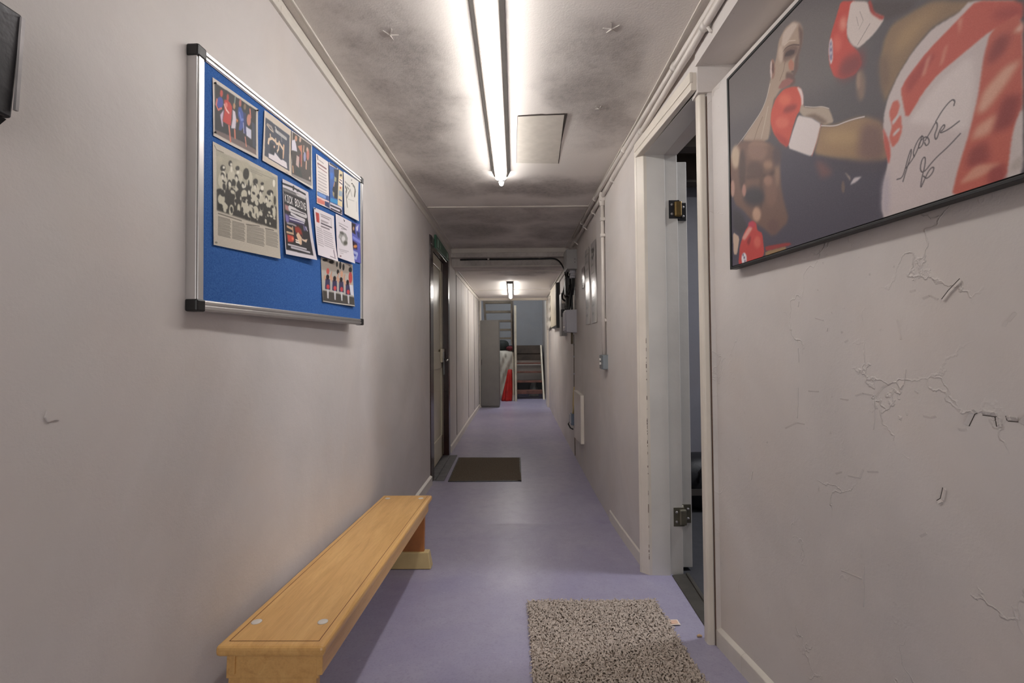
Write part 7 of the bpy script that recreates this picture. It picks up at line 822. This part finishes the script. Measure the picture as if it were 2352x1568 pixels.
bx = thing('junction_box', 'upper grey junction box high on the right wall under the conduits', 'electrical box', (.602, 4.42, 1.925))
m = MB(); m.box(-.098, .004, -.09, .10, -.093, .092); m.build('box_body', 'grey_box', bx, bevel=.004)
m = MB(); m.box(-.104, -.098, -.086, .096, -.088, .088); m.build('box_lid', 'grey_box', bx, bevel=.002)
for x in (-.03,):
    m = MB(); m.tube([(x, .0, -.09), (x, .0, -.118)], .03, 14); m.tube([(x, 0, -.118), (x, 0, -.142)], .024, 14); m.tube([(x, 0, -.142), (x, 0, -.168)], .029, 14); m.build('cable_gland', 'pale_box', bx)
for z in (.0, -.03):
    m = MB(); m.tube([(-.02, -.0905, z), (-.02, -.093, z)], .004, 8); m.build('lid_screw', 'lamp_body', bx)
bx = thing('fuse_box', 'lower pale grey fuse box on the right wall below the black cable loops', 'electrical box', (.602, 4.50, 1.345))
m = MB(); m.hexa([(-.098, -.10, -.105), (.004, -.10, -.113), (.004, .10, -.113), (-.098, .10, -.105)], [(-.104, -.10, .106), (.004, -.10, .112), (.004, .10, .112), (-.104, .10, .106)]); m.build('box_body', 'pale_box', bx, bevel=.005)
m = MB(); m.box(-.112, -.100, -.085, .085, -.09, .09); m.build('box_cover', 'pale_box', bx, bevel=.003)
m = MB(); m.tube([(-.105, -.06, -.06), (-.125, -.06, -.06)], .012, 10); m.build('cover_knob', 'white_plastic', bx)
m = MB(); m.tube([(-.04, -.05, -.108), (-.04, -.05, -.22)], .011, 10); m.build('pipe_stub', 'brown_cable', bx)
m = MB(); m.tube([(-.02, -.06, .11), (-.02, -.06, .25)], .009, 10); m.build('riser_pipe', 'white_plastic', bx)
bx = thing('meter_board', 'tall narrow pale meter board on the right wall behind the fuse box', 'electrical box', (.612, 5.36, 1.47))
m = MB(); m.box(-.066, .004, -.10, .11, -.245, .245); m.build('board_body', 'grey_box', bx, bevel=.003)
m = MB(); m.box(-.070, -.028, -.112, -.10, -.03, .055); m.build('meter_window', 'black_plastic', bx, bevel=.002)
m = MB(); m.box(-.060, -.02, -.135, -.10, .12, .235); m.build('meter_head', 'white_plastic', bx, bevel=.004)
cb = thing('cable_bundle', 'tangle of thick black cables looped between the two electrical boxes', 'cable', (.56, 4.60, 1.7))
cb0 = cb; random.seed(5)
def ctube(pts, r):
    P = [Vector(p) for p in pts]; out = []
    for i in range(len(P) - 1):
        p0, p1, p2, p3 = P[max(i - 1, 0)], P[i], P[i + 1], P[min(i + 2, len(P) - 1)]
        for k in range(7):
            t = k / 7; out.append(.5 * ((2 * p1) + (p2 - p0) * t + (2 * p0 - 5 * p1 + 4 * p2 - p3) * t * t + (3 * p1 - p0 - 3 * p2 + p3) * t ** 3))
    out.append(P[-1]); m = MB(); m.tube(out, r, 8); return rel(cb, m.build('cable', 'rubber'))
ctube([(.572, 4.42, 1.76), (.570, 4.44, 1.68), (.556, 4.47, 1.60), (.545, 4.48, 1.52), (.540, 4.48, 1.452)], .011)
ctube([(.585, 4.43, 1.76), (.582, 4.45, 1.66), (.570, 4.48, 1.56), (.568, 4.48, 1.452)], .010)
ctube([(.560, 4.70, 1.86), (.545, 4.70, 1.78), (.530, 4.66, 1.70), (.525, 4.60, 1.64), (.535, 4.52, 1.62), (.556, 4.52, 1.68), (.55, 4.60, 1.75), (.53, 4.66, 1.72), (.520, 4.64, 1.62), (.54, 4.56, 1.56), (.565, 4.55, 1.50)], .0115)
ctube([(.575, 4.62, 1.84), (.562, 4.62, 1.76), (.54, 4.58, 1.70), (.53, 4.55, 1.66), (.545, 4.52, 1.60), (.57, 4.54, 1.63), (.56, 4.60, 1.72), (.575, 4.66, 1.80)], .011)
ctube([(.555, 4.66, 1.90), (.540, 4.72, 1.76), (.515, 4.74, 1.66), (.500, 4.72, 1.62), (.505, 4.70, 1.585), (.53, 4.68, 1.56), (.55, 4.66, 1.50), (.545, 4.64, 1.40)], .010)
ctube([(.58, 4.66, 1.82), (.545, 4.70, 1.70), (.54, 4.70, 1.56), (.53, 4.68, 1.50), (.55, 4.66, 1.42)], .011)
cb = thing('ceiling_cable', 'thin black cable clipped across the corridor under the dropped beam', 'cable', (0, 5.03, 2.06))
ctube([(-.30, 5.045, 2.064), (-.02, 5.045, 2.063), (.28, 5.04, 2.064), (.44, 5.03, 2.064), (.50, 5.0, 2.03), (.535, 4.95, 1.96), (.548, 4.85, 1.88), (.55, 4.74, 1.74)], .0085)
ctube([(-.58, 5.045, 2.062), (-.45, 5.045, 2.064), (-.30, 5.045, 2.064)], .0085)
m = MB(); m.box(.515, .575, 4.53, 4.66, 1.60, 1.80); m.hexa([(.51, 4.52, 1.47), (.56, 4.52, 1.47), (.58, 4.66, 1.47), (.53, 4.66, 1.47)], [(.525, 4.55, 1.60), (.575, 4.55, 1.60), (.575, 4.66, 1.60), (.525, 4.66, 1.60)])
rel(cb0, m.build('cable_joint', 'rubber', None, .02))
for x in (-.27, .29):
    m = MB(); m.box(x - .010, x + .010, 5.034, 5.06, 2.058, 2.078); tag(rel(cb, m.build('cable_clip', 'conduit', None, .003)), 'pale cable clip')
# low socket and the cable feeding it
bs = thing('floor_socket', 'blue-grey socket box low on the right wall at the end of a thin cable', 'socket', (.603, 4.60, .38))
m = MB(); m.box(-.042, .004, -.045, .055, -.055, .058); m.build('box_body', 'blue_grey', bs, bevel=.004)
m = MB(); m.box(-.055, -.04, -.03, .04, -.04, .05); m.build('socket_face', 'pale_box', bs, bevel=.003)
m = MB(); m.tube([(-.02, -.02, .056), (-.018, -.02, .14), (-.012, -.01, .26), (-.006, 0, .32)], [.013, .010, .008, .006], 10); m.build('cable_sleeve', 'foot', bs)
m = MB(); m.tube([(-.006, 0, .32), (-.004, 0, .6), (-.006, -.02, .84)], .0035, 8); m.build('cable', 'brown_cable', bs); m = MB(); m.tube([(-.012, -.01, -.055), (-.006, 0, -.10), (-.004, 0, -.36)], .004, 8); m.build('cable', 'brown_cable', bs)
m = MB(); m.tube([(-.05, .03, -.03), (-.065, .03, -.05), (-.045, .02, -.09), (-.02, 0, -.10)], .007, 8); m.build('plug_lead', 'rubber', bs)
for z in (.45, .62, .74):
    m = MB(); m.box(-.012, .004, -.006, .006, z - .008, z + .008); m.build('cable_clip', 'pale_box', bs)
hp = thing('access_panel', 'raised white access panel low on the right wall', 'panel', (.600, 4.23, .455))
m = MB(); m.hexa([(-.026, -.22, -.20), (.01, -.22, -.20), (.01, .22, -.225), (-.026, .22, -.225)], [(-.026, -.22, .222), (.01, -.22, .222), (.01, .22, .228), (-.026, .22, .228)]); m.build('panel_board', 'frame_white', hp, bevel=.003)

# laminated notices with faint print
def notice(y0, y1, z0, z1, lb, seed, bg=(176, 171, 168)):
    r = Ras(26, 64, bg); rs = np.random.RandomState(seed); r.asp = (z1 - z0) / (y1 - y0)
    for k in range(9):
        v = .08 + k * .1; r.line([(.14, v), (.14 + .3 + rs.rand() * .45, v)], (132, 126, 126), .05)
    r.poly([(.3, .62), (.7, .62), (.7, .74), (.3, .74)], (110, 104, 104), .1)
    if seed == 3: r.line([(.3, .10), (.7, .12), (.5, .2)], (56, 50, 50), .12)
    y, z = (y0 + y1) / 2, (z0 + z1) / 2; loc = (xf(y) - .003, y, z)
    o = printed('laminated_notice', r, lambda u, v: (xf(y) - .0035 - .003 * np.sin(PI * u) - .003 * np.sin(2 * PI * v), y1 + (y0 - y1) * u, z1 + (z0 - z1) * v), 'laminate', loc=loc)
    tag(o, lb, 'notice', 'laminated notices on the right wall')
notice(3.305, 3.515, 1.275, 1.875, 'tall laminated notice nearest the dropped conduit on the right wall', 3)
notice(3.605, 3.815, 1.278, 1.885, 'tall laminated notice second from the dropped conduit', 4)
notice(3.865, 4.01, 1.60, 1.775, 'small laminated notice nearest the fuse box', 5, (168, 152, 148))

# framed panel and loose sheet further along
fb = thing('picture_board', 'deep dark-edged cream panel on the far right wall before the stairs', 'picture', (.612, 6.52, 1.65))
m = MB(); m.hexa([(-.046, -.44, -.30), (.004, -.44, -.30), (.008, .46, -.275), (-.046, .46, -.275)], [(-.046, -.44, .30), (.004, -.44, .30), (.008, .46, .33), (-.046, .46, .33)]); m.build('panel_frame', 'black_plastic', fb, bevel=.003)
m = MB(); m.box(-.052, -.046, -.43, .45, -.265, .295); m.build('panel_face', 'cream_panel', fb)
P = [[(xf(7.62 + .68 * u) - .022 - .012 * math.sin(v * 21 + 4 * u) * (.3 + v) - .02 * v * u, 7.62 + .68 * u, 1.93 - .545 * v + .02 * math.sin(3 * u)) for u in [i / 10 for i in range(11)]] for v in [j / 24 for j in range(25)]]
m = MB(); m.grid(P); o = m.build('paper_sheet', 'frame_white', loc=(.61, 7.95, 1.65)); tag(o, 'crumpled white paper sheet on the right wall beside the stairwell opening', 'paper')

# scuffed black box at the upper left edge
kb = thing('metal_box', 'scuffed black metal box high on the left wall', 'box', (-.728, .50, 1.49))
m = MB(); m.hexa([(-.01, -.22, -.075), (.050, -.22, -.075), (.044, .125, -.072), (-.01, .125, -.075)], [(-.01, -.22, .075), (.050, -.22, .075), (.050, .132, .076), (-.01, .132, .076)]); m.build('box_shell', 'black_metal', kb, bevel=.003)
m = MB(); m.hexa([(.046, .124, -.060), (.050, .124, -.060), (.050, .128, -.060), (.046, .128, -.060)], [(.0495, .128, .072), (.0525, .128, .072), (.0525, .133, .072), (.0495, .133, .072)]); m.build('worn_edge', 'worn_edge', kb)
m = MB(); m.hexa([(-.01, -.22, -.088), (.030, -.22, -.088), (.030, .118, -.088), (-.01, .118, -.088)], [(-.01, -.22, -.074), (.044, -.22, -.074), (.040, .122, -.074), (-.01, .122, -.074)]); m.build('box_underside', 'dark_gap', kb)
# ------------------------------------------------------------------ far end: locker, cloths, stairs
lk = thing('locker', 'tall plain grey locker standing at the far end of the corridor', 'locker', (-.444, 8.72, 0))
m = MB(); m.box(-.176, .176, -.245, .25, .002, 1.60); m.build('locker_body', 'locker', lk, bevel=.004)
m = MB(); m.box(-.168, .168, -.262, -.245, .03, 1.592); m.build('locker_door', 'locker', lk, bevel=.003)
m = MB(); m.box(-.150, -.138, -.270, -.262, .78, .88); m.build('locker_handle', 'lamp_body', lk, bevel=.002)

st = thing('staircase', 'open-tread wooden staircase with cream strings at the far end', 'staircase', (.3, 10.4, 0))
def sp(mb, name, mat, lb=None, bevel=.003):
    o = rel(st, mb.build(name, mat, None, bevel)); 
    if lb: o['label'] = lb
    return o
for i, (y, z) in enumerate([(9.80, .177), (10.0, .365), (10.2, .561), (10.4, .747)]):
    t = .072 if i == 0 else .034
    m = MB(); m.box(.050, .60 + .018 * i, y, y + .235, z - t, z); sp(m, 'tread', 'tread')
m = MB(); m.box(-.62, .66, 10.60, 11.28, .955, 1.14); sp(m, 'landing', 'stair_dark')
m = MB(); m.box(.07, .64, 10.62, 10.66, .80, .955); sp(m, 'riser_board', 'stair_dark')
m = MB(); m.box(.06, .64, 10.67, 10.69, .34, .955); sp(m, 'bounce_panel', 'white_gloss')  # pale panel added behind the treads to catch light in the dark gaps
m = MB(); m.hexa([(.605, 9.66, 0), (.640, 9.66, 0), (.640, 9.84, 0), (.605, 9.84, 0)], [(.605, 10.56, 1.14), (.640, 10.56, 1.14), (.640, 10.78, 1.14), (.605, 10.78, 1.14)]); sp(m, 'stair_string', 'stair_white')
m = MB(); m.hexa([(.028, 9.66, 0), (.052, 9.66, 0), (.052, 9.84, 0), (.028, 9.84, 0)], [(.028, 10.56, 1.14), (.052, 10.56, 1.14), (.052, 10.78, 1.14), (.028, 10.78, 1.14)]); sp(m, 'stair_string', 'stair_white')
m = MB(); m.box(.012, .058, 9.40, 9.455, 0, 1.95); sp(m, 'newel_post', 'stair_white')
m = MB(); m.box(-.030, -.002, 9.47, 9.52, 0, 1.02); sp(m, 'newel_post', 'stair_white')
for i in range(6):                                  # upper flight comes back overhead
    y = 10.48 - .195 * i; z = 1.325 + .187 * i
    m = MB(); m.box(-.60, -.055, y, y + .21, z - .042, z); sp(m, 'tread', 'stair_white')
for x0, x1 in ((-.632, -.598), (-.058, -.022)):
    a = (10.62, 1.17); b = (9.35, 2.39)
    m = MB(); m.hexa([(x0, a[0] - .1, a[1] - .02), (x1, a[0] - .1, a[1] - .02), (x1, a[0] + .14, a[1] + .02), (x0, a[0] + .14, a[1] + .02)], [(x0, b[0] - .1, b[1] - .02), (x1, b[0] - .1, b[1] - .02), (x1, b[0] + .14, b[1] + .02), (x0, b[0] + .14, b[1] + .02)]); sp(m, 'stair_string', 'stair_white')
m = MB(); m.tube([(-.012, 9.46, 1.0), (-.012, 9.46, 2.3)], .016, 8); sp(m, 'stair_rail', 'stair_dark', None, 0)
m = MB(); m.box(-.62, .04, 10.66, 10.70, 0, .955); sp(m, 'stair_back_board', 'stair_dark')

def drape(name, lb, cat, mat, loc, rows_, nfold, amp, depth, skew):
    """cloth hanging over a heap: rows_ gives (z, x0, x1, y) from the top down; closed behind so that it has body"""
    m = MB(); P = []
    n = 30
    for j, (z, x0, x1, y) in enumerate(rows_):
        row = []
        for i in range(n + 1):
            u = i / n
            f = amp * (math.sin(2 * PI * nfold * (u + skew * j / len(rows_))) + .5 * math.sin(2 * PI * nfold * 1.7 * (u + skew * 1.4 * j / len(rows_)) + 1)) * min(1, j / 3)
            row.append((x0 + (x1 - x0) * u - loc[0], y - depth * math.sin(PI * u) ** .6 + f - loc[1], z - loc[2] + .25 * f * (0 if j in (0, len(rows_) - 1) else 1)))
        row += [(x1 - (x1 - x0) * k / 6 - loc[0], y + .05 - loc[1] + .02 * math.sin(PI * k / 6), z - loc[2]) for k in range(7)] + [row[0]]
        P.append(row)
    m.grid(P); c = len(m.v); w = len(P[0])
    m.f.append(list(range(w - 1))); m.mi.append(0); m.sm.append(False)
    m.f.append([(len(P) - 1) * w + k for k in range(w - 1)]); m.mi.append(0); m.sm.append(False)
    o = m.build(name, mat); o.location = loc; return tag(o, lb, cat)
drape('dust_sheet', 'off-white sheet draped over a heap between the locker and stairs', 'sheet', 'sheet', (-.2, 9.75, 0),
      [(1.03, -.33, -.10, 9.90), (1.02, -.36, -.05, 9.82), (.97, -.37, -.02, 9.76), (.90, -.38, -.01, 9.74), (.80, -.38, -.01, 9.73), (.70, -.38, -.02, 9.73), (.60, -.38, -.03, 9.72), (.50, -.38, -.04, 9.72), (.38, -.38, -.05, 9.71), (.26, -.38, -.06, 9.70), (.14, -.38, -.07, 9.69), (.003, -.38, -.08, 9.68)], 2.4, .032, .07, 1.3)
drape('red_cloth', 'bright red cloth hanging to the floor in front of the white sheet', 'cloth', 'red_cloth', (-.14, 9.46, 0),
      [(.64, -.115, -.045, 9.56), (.62, -.13, -.035, 9.53), (.52, -.15, -.035, 9.51), (.42, -.17, -.035, 9.50), (.32, -.195, -.035, 9.49), (.22, -.22, -.035, 9.48), (.12, -.245, -.035, 9.47), (.04, -.26, -.04, 9.465), (.003, -.265, -.045, 9.46)], 2.6, .012, .05, -.25)
m = MB(); rows = []
for j in range(9):
    t = j / 8 * PI; rows.append([(.075 * math.sin(t) * math.cos(2 * PI * i / 16) * (1 + .15 * math.sin(3 * i)), .06 * math.sin(t) * math.sin(2 * PI * i / 16), .05 - .05 * math.cos(t)) for i in range(17)])
m.grid(rows); o = m.build('cloth_bundle', 'maroon'); o.location = (-.085, 9.80, 1.025); tag(o, 'small maroon cloth bundle on top of the white sheet', 'cloth')
m = MB(); rows = []
for j in range(11):
    t = j / 10 * PI; rows.append([(.15 * math.sin(t) ** .6 * math.cos(2 * PI * i / 20) * (1 + .08 * math.sin(2 * i)), .12 * math.sin(t) ** .6 * math.sin(2 * PI * i / 20), .11 - .11 * math.cos(t)) for i in range(21)])
m.grid(rows); o = m.build('kit_bag', 'dark_bag'); o.location = (-.26, 9.90, 1.035); tag(o, 'dark green bag lying on the sheet-covered heap under the stairs', 'bag')
m = MB(); rows = []
for j in range(13):
    v = j / 12; rows.append([((.11 * (1 - .55 * v) + .018 * math.sin(5 * i + 6 * v)) * math.cos(2 * PI * i / 20), (.10 * (1 - .5 * v)) * math.sin(2 * PI * i / 20), .002 + .33 * v + .02 * math.sin(i * 1.3) * v) for i in range(21)])
m.grid(rows); o = m.build('plastic_bag', 'grey_bag'); o.location = (.44, 10.42, 0); tag(o, 'grey plastic bag on the floor under the lowest stair treads', 'bag')

# ------------------------------------------------------------------ light
def area(name, loc, rot, sx, sy, e, c=(1, .95, .9)):
    d = bpy.data.lights.new(name, 'AREA'); d.shape = 'RECTANGLE'; d.size = sx; d.size_y = sy; d.energy = e; d.color = c
    o = bpy.data.objects.new(name, d); o.location = loc; o.rotation_euler = rot; COL.objects.link(o); return o
o = area('fill_behind_viewer', (.1, -1.45, 1.25), (PI / 2, 0, 0), .95, 1.7, 4.6, (1, .98, .96)); o.data.spread = math.radians(110)      # unseen fill light added behind the viewer to lift surfaces facing the camera
area('stairwell_fill', (.1, 8.95, 3.6), (0, 0, 0), .5, .5, 32, (.92, .96, 1))  # unseen area light added to brighten the stairwell wall and tread fronts
area('side_room_fill', (1.9, 2.0, 2.45), (0, 0, 0), .3, .3, 20.0, (.95, .96, 1))  # unseen area light added so the side room does not go black
w = bpy.data.worlds.new('World'); scn.world = w; w.use_nodes = True
w.node_tree.nodes['Background'].inputs['Color'].default_value = (.5, .5, .5, 1); w.node_tree.nodes['Background'].inputs['Strength'].default_value = .05

# ------------------------------------------------------------------ camera
cam = bpy.data.cameras.new('Camera'); co = bpy.data.objects.new('Camera', cam); COL.objects.link(co)
FPX = 1060.0; cam.sensor_width = 36; cam.lens = FPX / 2352 * 36; cam.clip_start = .02
P_, R_ = math.radians(1.2), math.radians(.5)
fw = Vector((0, math.cos(P_), math.sin(P_))); r0 = Vector((1, 0, 0)); u0 = r0.cross(fw)
rt = r0 * math.cos(R_) - u0 * math.sin(R_); uq = u0 * math.cos(R_) + r0 * math.sin(R_)
co.matrix_world = Matrix(((rt.x, uq.x, -fw.x, 0), (rt.y, uq.y, -fw.y, 0), (rt.z, uq.z, -fw.z, 1.10), (0, 0, 0, 1)))
cam.shift_x = -.0016183; cam.shift_y = -.0039128
scn.camera = co
vs = scn.view_settings; vs.view_transform = 'Standard'; vs.look = 'None'; vs.exposure = 0.66; vs.gamma = 1.0; vs.use_curve_mapping = False
scn.cycles.use_denoising = True; scn.cycles.max_bounces = 14; scn.cycles.diffuse_bounces = 12
